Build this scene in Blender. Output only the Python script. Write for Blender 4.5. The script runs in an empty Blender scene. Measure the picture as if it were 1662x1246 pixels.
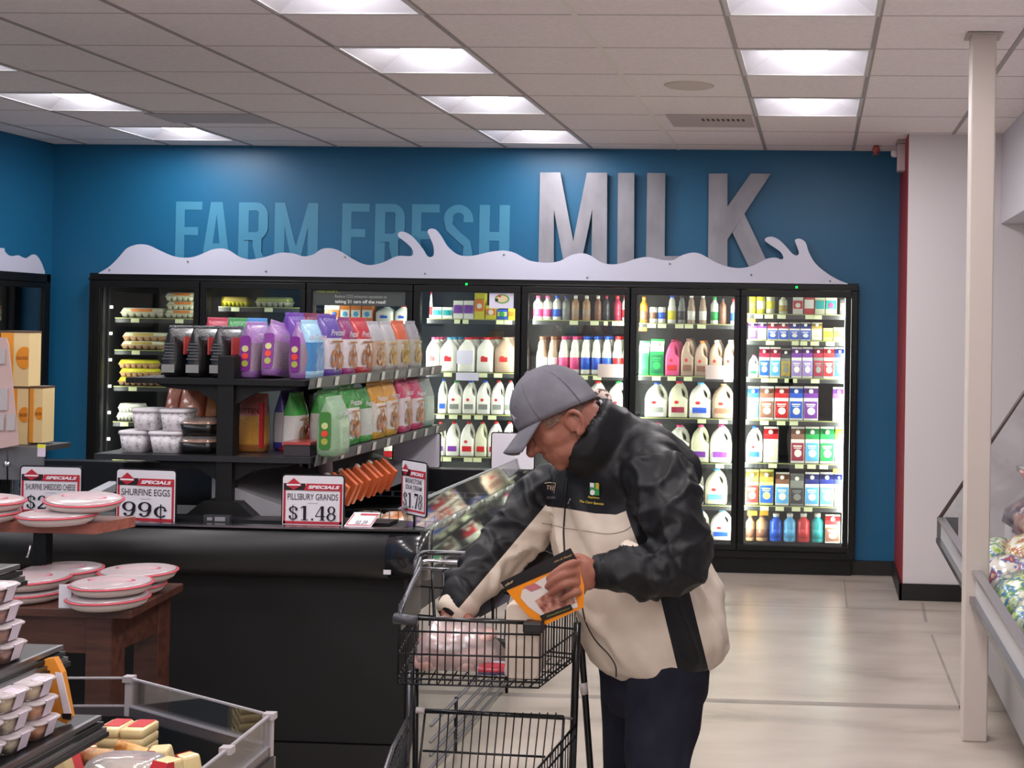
import bpy, bmesh, math, random
import numpy as np
from mathutils import Vector, Matrix
random.seed(7)
SC = bpy.context.scene
COL = SC.collection
PI = math.pi

# ---------------------------------------------------------------- camera
F_PX, PX, PY, YAW, PIT, ROL, HC = 2113.19, 1216.05, 507.34, .0528, .0121, .016, 1.695
WPX, HPX = 1662, 1246
_c, _s = math.cos, math.sin
CF = Vector((-_s(YAW)*_c(PIT), _c(YAW)*_c(PIT), _s(PIT)))
_r0 = Vector((_c(YAW), _s(YAW), 0)); _u0 = _r0.cross(CF)
CR = _c(ROL)*_r0 + _s(ROL)*_u0
CU = -_s(ROL)*_r0 + _c(ROL)*_u0
CO = Vector((0, 0, HC))
cd = bpy.data.cameras.new('camera'); cam = bpy.data.objects.new('camera', cd); COL.objects.link(cam)
m = Matrix((CR, CU, -CF)).transposed().to_4x4(); m.translation = CO; cam.matrix_world = m
cd.sensor_width = 36; cd.lens = F_PX/WPX*36
cd.shift_x = (WPX/2-PX)/WPX; cd.shift_y = (PY-HPX/2)/WPX
cd.clip_start = .05; cd.clip_end = 60
SC.camera = cam
def at(x, y, Y=None, Z=None, X=None):
    """the place in the room seen at photo point x, y on a given plane"""
    d = CF + CR*((x-PX)/F_PX) - CU*((y-PY)/F_PX)
    t = Y/d.y if Y is not None else ((Z-HC)/d.z if Z is not None else X/d.x)
    return CO + d*t

# ---------------------------------------------------------------- view and light
vs = SC.view_settings
vs.view_transform = 'Standard'; vs.look = 'None'; vs.gamma = 1; vs.use_curve_mapping = False
vs.exposure = 0.42
w = bpy.data.worlds.new('world'); SC.world = w; w.use_nodes = True
w.node_tree.nodes['Background'].inputs[0].default_value = (.9, .87, .9, 1)
w.node_tree.nodes['Background'].inputs[1].default_value = .12
TROFFER_W = 9.0          # watts of each ceiling fixture
COOLER_W = 8.0           # watts of each strip in the bright doors
H_CEIL = 2.943; TILE = .6096; GX0 = -.384; GY0 = 7.605; WALL_Y = 9.083

# ---------------------------------------------------------------- materials
def lin(c):
    if isinstance(c, str):
        c = [int(c[i:i+2], 16)/255 for i in (0, 2, 4)]
    return tuple((v/12.92 if v <= .04045 else ((v+.055)/1.055)**2.4) for v in c)
_mats = {}
def M(c, rough=.5, metal=0, name=None, spec=.5, emit=0, coat=0, noise=0, nscale=8, bump=0, bscale=60, sheen=0):
    key = (str(c), rough, metal, name, spec, emit, coat, noise, nscale, bump, bscale)
    if key in _mats: return _mats[key]
    mt = bpy.data.materials.new(name or 'paint_'+str(c)); mt.use_nodes = True
    nt = mt.node_tree; b = nt.nodes['Principled BSDF']
    L = lin(c) + (1,)
    b.inputs['Base Color'].default_value = L; b.inputs['Roughness'].default_value = rough
    b.inputs['Metallic'].default_value = metal; b.inputs['Specular IOR Level'].default_value = spec
    if coat: b.inputs['Coat Weight'].default_value = coat; b.inputs['Coat Roughness'].default_value = .12
    if emit: b.inputs['Emission Color'].default_value = L; b.inputs['Emission Strength'].default_value = emit
    if noise or bump:
        tc = nt.nodes.new('ShaderNodeTexCoord')
    if noise:
        n = nt.nodes.new('ShaderNodeTexNoise'); n.inputs['Scale'].default_value = nscale; n.inputs['Detail'].default_value = 4
        nt.links.new(tc.outputs['Object'], n.inputs['Vector'])
        r = nt.nodes.new('ShaderNodeValToRGB'); r.color_ramp.elements[0].position = .3; r.color_ramp.elements[1].position = .7
        r.color_ramp.elements[0].color = tuple(v*(1-noise) for v in L[:3])+(1,)
        r.color_ramp.elements[1].color = tuple(min(1, v*(1+noise*.5)) for v in L[:3])+(1,)
        nt.links.new(n.outputs[0], r.inputs[0]); nt.links.new(r.outputs[0], b.inputs['Base Color'])
    if bump:
        n2 = nt.nodes.new('ShaderNodeTexNoise'); n2.inputs['Scale'].default_value = bscale; n2.inputs['Detail'].default_value = 3
        nt.links.new(tc.outputs['Object'], n2.inputs['Vector'])
        bp_ = nt.nodes.new('ShaderNodeBump'); bp_.inputs['Strength'].default_value = bump; bp_.inputs['Distance'].default_value = .01
        nt.links.new(n2.outputs[0], bp_.inputs['Height']); nt.links.new(bp_.outputs[0], b.inputs['Normal'])
    _mats[key] = mt
    return mt
def ramp_mat(name, stops, scale=3, rough=.5, bump=0, metal=0, stretch=(1, 1, 1), coat=0, detail=6, kind='noise', coords='Object', spec=.5, const=False):
    mt = bpy.data.materials.new(name); mt.use_nodes = True; nt = mt.node_tree; b = nt.nodes['Principled BSDF']
    tc = nt.nodes.new('ShaderNodeTexCoord'); mp = nt.nodes.new('ShaderNodeMapping'); mp.inputs['Scale'].default_value = stretch
    nt.links.new(tc.outputs[coords], mp.inputs[0])
    if kind == 'noise':
        n = nt.nodes.new('ShaderNodeTexNoise'); n.inputs['Scale'].default_value = scale; n.inputs['Detail'].default_value = detail; out = n.outputs[0]
    else:
        n = nt.nodes.new('ShaderNodeTexVoronoi'); n.inputs['Scale'].default_value = scale; out = n.outputs['Color']
    nt.links.new(mp.outputs[0], n.inputs['Vector'])
    r = nt.nodes.new('ShaderNodeValToRGB'); e = r.color_ramp.elements
    if const: r.color_ramp.interpolation = 'CONSTANT'
    while len(e) < len(stops): e.new(.5)
    for k, (p, c) in enumerate(stops): e[k].position = p; e[k].color = lin(c)+(1,)
    nt.links.new(out, r.inputs[0]); nt.links.new(r.outputs[0], b.inputs['Base Color'])
    b.inputs['Roughness'].default_value = rough; b.inputs['Metallic'].default_value = metal; b.inputs['Specular IOR Level'].default_value = spec
    if coat: b.inputs['Coat Weight'].default_value = coat; b.inputs['Coat Roughness'].default_value = .1
    if bump:
        bp_ = nt.nodes.new('ShaderNodeBump'); bp_.inputs['Strength'].default_value = bump; bp_.inputs['Distance'].default_value = .01
        nt.links.new(out, bp_.inputs['Height']); nt.links.new(bp_.outputs[0], b.inputs['Normal'])
    return mt
def clear_mat(name, tint=(1, 1, 1), refl=.08, rough=.02, body=0, body_col=(.8, .8, .8)):
    """clear sheet: see-through, glossier at grazing angles, optionally a little milky"""
    mt = bpy.data.materials.new(name); mt.use_nodes = True; nt = mt.node_tree; nt.nodes.clear()
    o = nt.nodes.new('ShaderNodeOutputMaterial'); t = nt.nodes.new('ShaderNodeBsdfTransparent'); g = nt.nodes.new('ShaderNodeBsdfGlossy')
    t.inputs[0].default_value = tint+(1,); g.inputs['Roughness'].default_value = rough
    lw = nt.nodes.new('ShaderNodeLayerWeight'); lw.inputs[0].default_value = .25
    mr = nt.nodes.new('ShaderNodeMapRange'); mr.inputs['To Min'].default_value = refl; mr.inputs['To Max'].default_value = .7
    nt.links.new(lw.outputs['Fresnel'], mr.inputs['Value'])
    mx = nt.nodes.new('ShaderNodeMixShader'); nt.links.new(mr.outputs[0], mx.inputs[0]); nt.links.new(t.outputs[0], mx.inputs[1]); nt.links.new(g.outputs[0], mx.inputs[2])
    last = mx
    if body:
        d = nt.nodes.new('ShaderNodeBsdfDiffuse'); d.inputs[0].default_value = tuple(body_col)+(1,)
        m2 = nt.nodes.new('ShaderNodeMixShader'); m2.inputs[0].default_value = body
        nt.links.new(mx.outputs[0], m2.inputs[1]); nt.links.new(d.outputs[0], m2.inputs[2]); last = m2
    nt.links.new(last.outputs[0], o.inputs[0]); return mt

BLACK = M('09090a', .42, name='black_powder_coat', spec=.35); BLACKM = M('0b0b0c', .6, name='matt_black')
CHROME = M('c8c8cc', .22, 1, name='chrome'); STEEL = M('8a8a8e', .35, 1, name='brushed_steel')
WHITE = M('e9e8ea', .45, name='white_plastic'); GREY = M('6f6e70', .5, name='grey_plastic')

# ---------------------------------------------------------------- mesh helpers
class MB:
    def __init__(s): s.v = []; s.f = []; s.m = []; s.sm = []
    def add(s, vs_, fs, m=0, smooth=False):
        o = len(s.v); s.v += [tuple(v) for v in vs_]
        for f in fs: s.f.append([i+o for i in f]); s.m.append(m); s.sm.append(smooth)
        return s
    def box(s, x0, x1, y0, y1, z0, z1, m=0):
        v = [(x0, y0, z0), (x1, y0, z0), (x1, y1, z0), (x0, y1, z0), (x0, y0, z1), (x1, y0, z1), (x1, y1, z1), (x0, y1, z1)]
        return s.add(v, [(3, 2, 1, 0), (4, 5, 6, 7), (0, 1, 5, 4), (1, 2, 6, 5), (2, 3, 7, 6), (3, 0, 4, 7)], m)
    def obox(s, c, ax, ay, az, m=0):
        c, ax, ay, az = map(Vector, (c, ax, ay, az))
        v = [c+ax*i+ay*j+az*k for k in (-1, 1) for i, j in ((-1, -1), (1, -1), (1, 1), (-1, 1))]
        return s.add(v, [(3, 2, 1, 0), (4, 5, 6, 7), (0, 1, 5, 4), (1, 2, 6, 5), (2, 3, 7, 6), (3, 0, 4, 7)], m)
    def tube(s, pts, r, seg=8, m=0, cap=True):
        pts = [Vector(p) for p in pts]; n = len(pts)
        rs = r if isinstance(r, (list, tuple)) else [r]*n
        rings = []; prev = None
        for i, p in enumerate(pts):
            t = (pts[min(i+1, n-1)]-pts[max(i-1, 0)]).normalized()
            if prev is None:
                a = t.orthogonal().normalized()
            else:
                a = (prev-t*prev.dot(t)); a = a.normalized() if a.length > 1e-6 else t.orthogonal().normalized()
            prev = a; b = t.cross(a)
            rings.append([p+(a*math.cos(2*PI*k/seg+PI/seg)+b*math.sin(2*PI*k/seg+PI/seg))*rs[i] for k in range(seg)])
        v = [q for rg in rings for q in rg]
        f = [(i*seg+k, i*seg+(k+1) % seg, (i+1)*seg+(k+1) % seg, (i+1)*seg+k) for i in range(n-1) for k in range(seg)]
        if cap: f += [tuple(range(seg))[::-1], tuple((n-1)*seg+k for k in range(seg))]
        return s.add(v, f, m, True)
    def lathe(s, prof, c=(0, 0, 0), seg=16, m=0, sx=1, sy=1, smooth=True):
        n = len(prof); cx, cy, cz = c
        v = [(cx+r*sx*math.cos(2*PI*k/seg), cy+r*sy*math.sin(2*PI*k/seg), cz+z) for r, z in prof for k in range(seg)]
        f = [(i*seg+k, i*seg+(k+1) % seg, (i+1)*seg+(k+1) % seg, (i+1)*seg+k) for i in range(n-1) for k in range(seg)]
        f += [tuple(range(seg))[::-1], tuple((n-1)*seg+k for k in range(seg))]
        return s.add(v, f, m, smooth)
    def loft(s, secs, m=0, smooth=True, cap=True):
        n = len(secs); k_ = len(secs[0])
        v = [p for sc in secs for p in sc]
        f = [(i*k_+k, i*k_+(k+1) % k_, (i+1)*k_+(k+1) % k_, (i+1)*k_+k) for i in range(n-1) for k in range(k_)]
        if cap: f += [tuple(range(k_))[::-1], tuple((n-1)*k_+k for k in range(k_))]
        return s.add(v, f, m, smooth)
    def prism(s, poly, org, ux, uy, dep, m=0):
        """2-D outline in the plane org+ux*a+uy*b, thickened along dep"""
        org, ux, uy, dep = map(Vector, (org, ux, uy, dep)); n = len(poly)
        v = [org+ux*a+uy*b for a, b in poly] + [org+ux*a+uy*b+dep for a, b in poly]
        return s.add(v, [tuple(range(n)), tuple(range(n, 2*n))[::-1]] + [(i, i+n, (i+1) % n+n, (i+1) % n) for i in range(n)], m)
    def build(s, name, mats, parent=None, local=False, bevel=0, autos=False):
        me = bpy.data.meshes.new(name)
        off = Vector((0, 0, 0))
        if parent is not None and not local:
            p = parent
            while p is not None: off += p.location; p = p.parent
        me.from_pydata([tuple(Vector(v)-off) for v in s.v], [], s.f)
        if not isinstance(mats, (list, tuple)): mats = [mats]
        for x in mats: me.materials.append(x)
        me.polygons.foreach_set('material_index', s.m); me.polygons.foreach_set('use_smooth', s.sm)
        me.update()
        bm = bmesh.new(); bm.from_mesh(me); bmesh.ops.recalc_face_normals(bm, faces=bm.faces); bm.to_mesh(me); bm.free()
        o = bpy.data.objects.new(name, me); COL.objects.link(o)
        if parent is not None: o.parent = parent
        if bevel:
            md = o.modifiers.new('bevel', 'BEVEL'); md.width = bevel; md.segments = 2; md.limit_method = 'ANGLE'
        return o
def tag(o, label, cat, group=None, kind=None):
    if label: o['label'] = label
    if cat: o['category'] = cat
    if group: o['group'] = group
    if kind: o['kind'] = kind
    return o
def thing(name, label, cat, loc=(0, 0, 0), rz=0, group=None):
    o = bpy.data.objects.new(name, None); COL.objects.link(o); o.location = loc; o.rotation_euler = (0, 0, rz)
    o.empty_display_size = .05
    return tag(o, label, cat, group)
def struct(o): o['kind'] = 'structure'; return o
def rrect(w, h, r, n=4):
    return [(cx+r*math.cos(a), cy+r*math.sin(a)) for cx, cy, a0 in ((w-r, h-r, 0), (r, h-r, PI/2), (r, r, PI), (w-r, r, 1.5*PI)) for a in [a0+PI/2*k/n for k in range(n+1)]]
def smooth_path(pts, n=6, closed=False):
    """Catmull-Rom through 2-D points"""
    out = []; N = len(pts)
    g = lambda i: pts[i % N] if closed else pts[max(0, min(N-1, i))]
    for i in range(N if closed else N-1):
        p0, p1, p2, p3 = g(i-1), g(i), g(i+1), g(i+2)
        for k in range(n):
            t = k/n
            out.append(tuple(.5*((2*b)+(-a+c)*t+(2*a-5*b+4*c-d)*t*t+(-a+3*b-3*c+d)*t**3) for a, b, c, d in zip(p0, p1, p2, p3)))
    if not closed: out.append(tuple(pts[-1]))
    return out
_fc = {}
def text_geo(txt, bold=0, shear=0):
    key = (txt, bold, shear)
    if key in _fc: return _fc[key]
    cu = bpy.data.curves.new('t', 'FONT'); cu.body = txt; cu.fill_mode = 'FRONT'; cu.offset = bold; cu.shear = shear; cu.resolution_u = 3
    o = bpy.data.objects.new('t', cu); COL.objects.link(o)
    dg = bpy.context.evaluated_depsgraph_get(); me = o.evaluated_get(dg).to_mesh()
    v = [(p.co.x, p.co.y) for p in me.vertices]; f = [tuple(p.vertices) for p in me.polygons]
    o.evaluated_get(dg).to_mesh_clear(); bpy.data.objects.remove(o); bpy.data.curves.remove(cu)
    x0 = min(a for a, b in v); x1 = max(a for a, b in v); y0 = min(b for a, b in v); y1 = max(b for a, b in v)
    v = [((a-x0)/(x1-x0), (b-y0)/(y1-y0)) for a, b in v]
    _fc[key] = (v, f); return _fc[key]
def put_text(mb, txt, org, ux, uy, w, h, m=0, bold=0, shear=0):
    """fit flat lettering into the w by h field starting at org"""
    v, f = text_geo(txt, bold, shear); org, ux, uy = map(Vector, (org, ux, uy))
    mb.add([org+ux*(a*w)+uy*(b*h) for a, b in v], f, m)
# ================================================================ the room
XL, XR, YF = -5.509, 2.3, -4.0                       # left wall, right wall, wall behind the photographer
X_RET, Y_RET = .5584, 8.27                           # white return wall beside the teal one
X_SOF, Z_SOF = 1.14, 2.38
floor_m = ramp_mat('polished_concrete', [(.3, '94897d'), (.42, 'aca094'), (.55, 'b6aa9e'), (.75, 'c0b5aa')], 1.6, .3, .02, detail=12, stretch=(1, 2.6, 1), spec=.45)
nt = floor_m.node_tree
joint_m = M('978e85', .5, name='saw_cut_joint', noise=.2, nscale=5)
mb = MB(); mb.box(XL-.2, XR+.2, YF-.2, WALL_Y+1.1, -.15, 0)
struct(mb.build('floor', floor_m))
mb = MB()
def strip(a, b, w_, z=.0006):
    a, b = Vector(a), Vector(b); n = (b-a).cross(Vector((0, 0, 1))).normalized()*w_/2
    mb.add([(a+n)[:2]+(z,), (b+n)[:2]+(z,), (b-n)[:2]+(z,), (a-n)[:2]+(z,)], [(0, 1, 2, 3)])
jy = at(1300, 1143, Z=0).y
strip((XL, jy, 0), (XR, jy+.03, 0), .06)
j1, j2 = at(1512, 1030, Z=0), at(1556, 1140, Z=0)
strip(j1, j2+(j2-j1)*.1, .014); strip(at(1497, 978, Z=0), at(1503, 1010, Z=0), .02)
strip((XL, at(1250, 983, Z=0).y, 0), (XR, at(1250, 983, Z=0).y, 0), .012)
strip((at(1372, 960, Z=0).x, 8.9, 0), (at(1372, 960, Z=0).x, at(1250, 983, Z=0).y, 0), .012)
struct(mb.build('trim_1', joint_m))

# ceiling: tiles between T-bars, openings where the lights sit
light_cells = set()
for j in range(2, -19, -2):
    light_cells.add((-7, j)); light_cells.add((-3, j))
    if j < 2: light_cells.add((0, j))
tile_m = ramp_mat('ceiling_tile', [(.35, 'f0e7e5'), (.65, 'f6eeec')], 40, .9, .25, spec=.1)
grid_m = M('a39a98', .6, name='ceiling_grid')
gridw_m = M('ece8de', .6, name='ceiling_grid_white')
tiles = MB(); bars = MB()
xs = [GX0+TILE*i for i in range(-9, 6)]; ys = [GY0+TILE*j for j in range(-20, 4)]
for i in range(-9, 5):
    for j in range(-19, 4):
        if (i, j) in light_cells: continue
        x0 = max(XL-.1, GX0+TILE*i); x1 = GX0+TILE*(i+1); y0 = GY0+TILE*(j-1); y1 = min(WALL_Y+.1, y0+TILE)
        if x1 <= XL or y1 <= y0: continue
        tiles.box(x0, x1, y0, y1, H_CEIL, H_CEIL+.02)
tiles.build('ceiling', tile_m)['kind'] = 'structure'
bars = MB()
for k, x in enumerate(xs):
    if x > XL: bars.box(x-.011, x+.011, YF, WALL_Y, H_CEIL-.0035, H_CEIL+.012, 1 if k == 8 else 0)
struct(bars.build('trim_2', [grid_m, gridw_m]))
bars = MB()
for y in ys:
    if y < WALL_Y: bars.box(XL, XR, y-.0035, y+.0035, H_CEIL-.0015, H_CEIL+.012)
struct(bars.build('trim_3', M('b5acaa', .7)))
mb = MB(); mb.box(XL-.2, XR+.3, YF-.2, WALL_Y+.3, H_CEIL+.3, H_CEIL+.35); struct(mb.build('trim_4', M('555555', .9)))   # deck above the tiles

# walls
teal = M('175f86', .42, name='teal_paint', noise=.05, nscale=2, spec=.4)
white_w = M('ddd6d8', .6, name='white_wall_paint')
red_w = M('8e1f22', .5, name='red_paint')
base_m = M('161617', .45, name='black_cove_base')
CL, CRt, CB, CT = -5.179, .275, .112, 2.016          # outer frame of the wall cooler
mb = MB()
mb.box(XL-.2, CL+.02, WALL_Y, WALL_Y+.12, 0, H_CEIL+.02); mb.box(CRt-.02, X_RET+.02, WALL_Y, WALL_Y+.12, 0, H_CEIL+.02)
mb.box(CL+.02, CRt-.02, WALL_Y, WALL_Y+.12, CT-.02, H_CEIL+.02); mb.box(CL+.02, CRt-.02, WALL_Y, WALL_Y+.12, 0, CB+.02)
struct(mb.build('wall_back', teal))
LC0, LC1, LCB, LCT = 5.4, 8.98, .2, 2.0              # cooler in the left wall
mb = MB()
mb.box(XL-.12, XL, LC1-.02, WALL_Y+.1, 0, H_CEIL+.02); mb.box(XL-.12, XL, YF, LC0+.02, 0, H_CEIL+.02)
mb.box(XL-.12, XL, LC0+.02, LC1-.02, LCT-.02, H_CEIL+.02); mb.box(XL-.12, XL, LC0+.02, LC1-.02, 0, LCB+.02)
struct(mb.build('wall_left', teal))
mb = MB(); mb.box(X_RET, XR+.12, Y_RET, Y_RET+.12, 0, H_CEIL+.02); mb.box(X_RET+.004, X_RET+.12, Y_RET+.12, WALL_Y+.12, 0, H_CEIL+.02)
struct(mb.build('wall_return', white_w))
mb = MB(); mb.box(X_RET-.006, X_RET+.004, Y_RET+.002, WALL_Y, 0, H_CEIL); struct(mb.build('trim_5', red_w))
mb = MB(); mb.box(XR, XR+.12, YF, Y_RET, 0, H_CEIL+.02); struct(mb.build('wall_right', white_w))
mb = MB(); mb.box(XL-.12, XR+.12, YF-.12, YF, 0, H_CEIL+.02); struct(mb.build('wall_front', M('c9c2bf', .7)))
mb = MB(); mb.box(X_SOF, XR, YF, Y_RET, Z_SOF, H_CEIL); struct(mb.build('soffit', M('d2cfd6', .55)))
mb = MB(); mb.box(CL-.3, X_RET-.006, WALL_Y-.02, WALL_Y, 0, .10); mb.box(XL, CL-.3, WALL_Y-.02, WALL_Y, 0, .10); struct(mb.build('baseboard_back', base_m))
mb = MB(); mb.box(X_RET-.022, X_RET-.006, Y_RET-.016, WALL_Y-.02, 0, .105); mb.box(X_RET-.022, XR, Y_RET-.016, Y_RET, 0, .105); struct(mb.build('baseboard_return', base_m))

# white steel column
c0, c1 = at(1562, 1204, Z=0), at(1602, 1204, Z=0)
t = thing('support_column', 'slender square cream steel column standing on the floor at the right', 'column', ((c0.x+c1.x)/2, 5.50, 0))
mb = MB(); mb.box(c0.x, c1.x, 5.45, 5.555, 0, H_CEIL); mb.build('column_shaft', M('cdc1b9', .45, name='cream_enamel'), t, bevel=.006)
mb = MB(); mb.box(c0.x-.02, c1.x+.025, 5.43, 5.575, H_CEIL-.008, H_CEIL-.0036); mb.build('collar_plate', M('bab0aa', .5), t)

# ceiling lights
lens_m = M('ffffff', .5, name='lit_diffuser', emit=6.5)
refl_m = M('ebe8f0', .35, name='white_reflector'); frame_m = M('cfcac9', .5, name='troffer_frame')
def ceiling_light():
    t = thing('ceiling_light', '', 'ceiling light'); h = TILE/2
    fr = MB()
    for x0, x1, y0, y1 in ((-h, -h+.02, -h, h), (h-.02, h, -h, h), (-h+.02, h-.02, -h, -h+.02), (-h+.02, h-.02, h-.02, h)): fr.box(x0, x1, y0, y1, -.005, .06)
    fr.build('fixture_frame', frame_m, t, local=True)
    r = MB(); a = h-.02
    # four sloping reflector panels and a flat top
    top = [(-.13, -.2, .1), (.13, -.2, .1), (.13, .2, .1), (-.13, .2, .1)]; bot = [(-a, -a, .0), (a, -a, .0), (a, a, .0), (-a, a, .0)]
    r.add(bot+top, [(0, 1, 5, 4), (1, 2, 6, 5), (2, 3, 7, 6), (3, 0, 4, 7), (4, 5, 6, 7)])
    r.build('reflector', refl_m, t, local=True)
    d = MB(); n = 10; secs = []
    for y in [-.2+.4*k/8 for k in range(9)]:
        e = 1-(abs(y)/.2)**6*.35
        secs.append([(.11*math.cos(PI+PI*k/n)*e, y, .095+.075*math.sin(PI+PI*k/n)*e) for k in range(n+1)])
    v = [p for s_ in secs for p in s_]
    d.add(v, [(i*(n+1)+k, i*(n+1)+k+1, (i+1)*(n+1)+k+1, (i+1)*(n+1)+k) for i in range(8) for k in range(n)], 0, True)
    d.build('diffuser', lens_m, t, local=True)
    b = MB(); b.box(-a, a, -a, a, .12, .13); b.build('housing', STEEL, t, local=True)
    ld = bpy.data.lights.new('troffer_lamp', 'AREA'); ld.shape = 'SQUARE'; ld.size = .5; ld.energy = TROFFER_W; ld.color = (1.0, .955, .97)
    lo = bpy.data.objects.new('troffer_lamp', ld); COL.objects.link(lo); lo.parent = t; lo.location = (0, 0, -.012)
    return t
def copy_tree(o, parent=None):
    c = o.copy(); COL.objects.link(c); c.parent = parent
    for ch in list(o.children): copy_tree(ch, c)
    return c
proto = ceiling_light(); first = True
ORD = ['first', 'second', 'third', 'fourth', 'fifth', 'sixth', 'seventh', 'eighth', 'ninth', 'tenth', 'eleventh', 'twelfth', 'thirteenth', 'fourteenth']
rown = {-7: 'left', -3: 'middle', 0: 'right'}
for (i, j) in sorted(light_cells, key=lambda q: (q[0], -q[1])):
    o = proto if first else copy_tree(proto); first = False
    o.location = (GX0+TILE*(i+.5), GY0+TILE*(j-.5), H_CEIL)
    k = sum(1 for (a, b) in light_cells if a == i and b > j)
    o['label'] = 'square recessed ceiling light, %s from the teal wall in the %s row' % (ORD[k], rown[i])
    o['group'] = 'ceiling lights'

# round ceiling sensor plate and a slotted vent
p = at(1118, 139, Z=H_CEIL)
mb = MB(); mb.lathe([(.0, -.004), (.12, -.004), (.13, 0)], (p.x, p.y, H_CEIL), 28); tag(mb.build('speaker_plate', M('cfc3b8', .6)), 'round flat plate on the ceiling left of the right row of lights', 'ceiling plate')
p0, p1 = at(1080, 185, Z=H_CEIL), at(1222, 197, Z=H_CEIL)
t = thing('ceiling_vent', 'slotted return air vent in the ceiling near the teal wall', 'vent', ((p0.x+p1.x)/2, (p0.y+p1.y)/2, H_CEIL))
mb = MB(); mb.box(p0.x, p1.x, p0.y, p1.y+.2, H_CEIL-.006, H_CEIL-.001); mb.build('vent_plate', M('c2b6b0', .6), t)
mb = MB()
for k in range(9): mb.box(p0.x+.2+.03*k, p0.x+.215+.03*k, (p0.y+p1.y)/2, (p0.y+p1.y)/2+.08, H_CEIL-.008, H_CEIL-.006)
mb.build('vent_slots', M('5c5350', .8), t)
p = at(325, 188, Z=H_CEIL)
t = thing('ceiling_vent', 'faint square air vent in the ceiling between the left and middle light rows', 'vent', (p.x, p.y, H_CEIL))
mb = MB(); mb.box(p.x-.3, p.x+.36, p.y-.1, p.y+.25, H_CEIL-.006, H_CEIL-.001); mb.build('vent_plate', M('bfb4af', .6), t)

# security light / camera on the wall top at right
p = at(1462, 262, Y=8.6)
t = thing('security_camera', 'small white security camera hanging from the ceiling corner by the red stripe', 'camera', (p.x, 8.6, H_CEIL))
mb = MB(); mb.box(p.x-.03, p.x+.07, 8.5, 8.7, H_CEIL-.02, H_CEIL-.004); mb.build('mount_plate', M('b5a39f', .5), t)
mb = MB(); mb.box(p.x-.025, p.x+.03, 8.54, 8.64, H_CEIL-.2, H_CEIL-.02); mb.build('camera_housing', M('c4b2b4', .5), t, bevel=.008)
mb = MB(); mb.lathe([(.0, 0), (.022, .004), (.026, .02), (.02, .04), (0, .045)], (0, 0, 0), 14)
mb.v = [(p.x-.022-z, 8.59+x, 2.86+y) for x, y, z in mb.v]; mb.build('lens', M('d8ccd0', .3), t)
for n_, (x, y) in enumerate(((1422, 236),)):
    p = at(x, y, Z=H_CEIL); mb = MB(); mb.lathe([(.018, 0), (.03, -.03), (.012, -.05), (.03, -.06)], (p.x, p.y, H_CEIL-.0036), 12)
    tag(mb.build('sprinkler_head', M('b8605c', .4)), 'small reddish sprinkler head on the ceiling near the red stripe', 'sprinkler')
# ================================================================ wall graphics
wave_px = [(160,443),(178,432),(193,417),(205,403.5),(217,398),(227.6,396.3),(241,398),(260,407),(279,415),(296,418),(313,417),(330,411),(344,405),(359,403),(371,406),(385,415),(395,419),(408,421),(430,417),(455,410),(477,411.5),(493,416),(509,412.6),(520,405),(532.6,402.5),(549,406),(570.5,419),(588.5,428),(603,430),(621,426),(639,417.6),(650,415),(666,415.5),(670.5,411.5),(668,402.5),(657,392),(647,384.4),(646.3,378),(653.5,375.7),(664.3,380),(675,390),(686,404),(693,415),(699.7,417),(704,412.6),(703.3,399),(696.8,382.6),(694,375.4),(698.6,371),(707.7,373),(716.7,384.4),(725.7,399),(740,411.5),(754.6,415.5),(772.6,414),(794,409),(816,406.5),(834,409.7),(848,417),(861.7,423.4),(887,426.3),(908.6,423.4),(926.6,414),(944.7,410.8),(959,415),(977,426),(995,429),(1013,426),(1035,419),(1053,417),(1074.6,421.6),(1092.7,422),(1107,414),(1125,409.7),(1139.6,413),(1157.7,423.4),(1179,432),(1201,435),(1222.7,430.6),(1244,420),(1258.8,418),(1267.8,421),(1271.4,417.6),(1266,408),(1249.7,397),(1241.5,390),(1244,385.5),(1253.4,384),(1264,388.7),(1275,399),(1286,411.5),(1293,414.4),(1296.7,409.7),(1291,393.4),(1291,388.7),(1298.5,387.3),(1307.5,393.4),(1313,409.7),(1323.8,427.7),(1342,443),(1360,453.7),(1376,460)]
acrylic = M('c3c4d6', .18, name='glossy_white_acrylic', spec=.6)
WVY = 8.985
q = [at(x, y, Y=WVY) for x, y in wave_px]; zb = CT-.006
poly = [(v.x, max(v.z, zb)) for v in q]; poly = smooth_path(poly, 3)
poly = [(poly[0][0], zb)] + poly + [(poly[-1][0], zb)]
t = thing('wave_panel', 'long glossy white acrylic milk wave cut-out on top of the wall cooler', 'wall decoration', (poly[0][0], WVY, zb))
mb = MB(); mb.prism(poly, (0, WVY, 0), (1, 0, 0), (0, 0, 1), (0, .012, 0)); mb.build('wave_sheet', acrylic, t)
mb = MB()
for x, y in ((305,424),(432,440),(560,417),(690,444),(818,413),(953,450),(1087,428),(1219,446),(178,438),(1347,456)):
    v = at(x, y, Y=WVY); mb = MB(); mb.lathe([(.007, 0), (.007, .004), (0, .005)], (0, 0, 0), 8)
    mb.v = [(v.x+a, WVY-c, v.z+b) for a, b, c in mb.v]; mb.build('screw_head', M('8e8e98', .4, 1), t)
for x in (-4.9, -3.8, -2.6, -1.4, -.2): mb = MB(); mb.box(x-.01, x+.01, WVY+.012, WALL_Y-.001, zb+.02, zb+.05); mb.build('standoff', STEEL, t)
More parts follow.
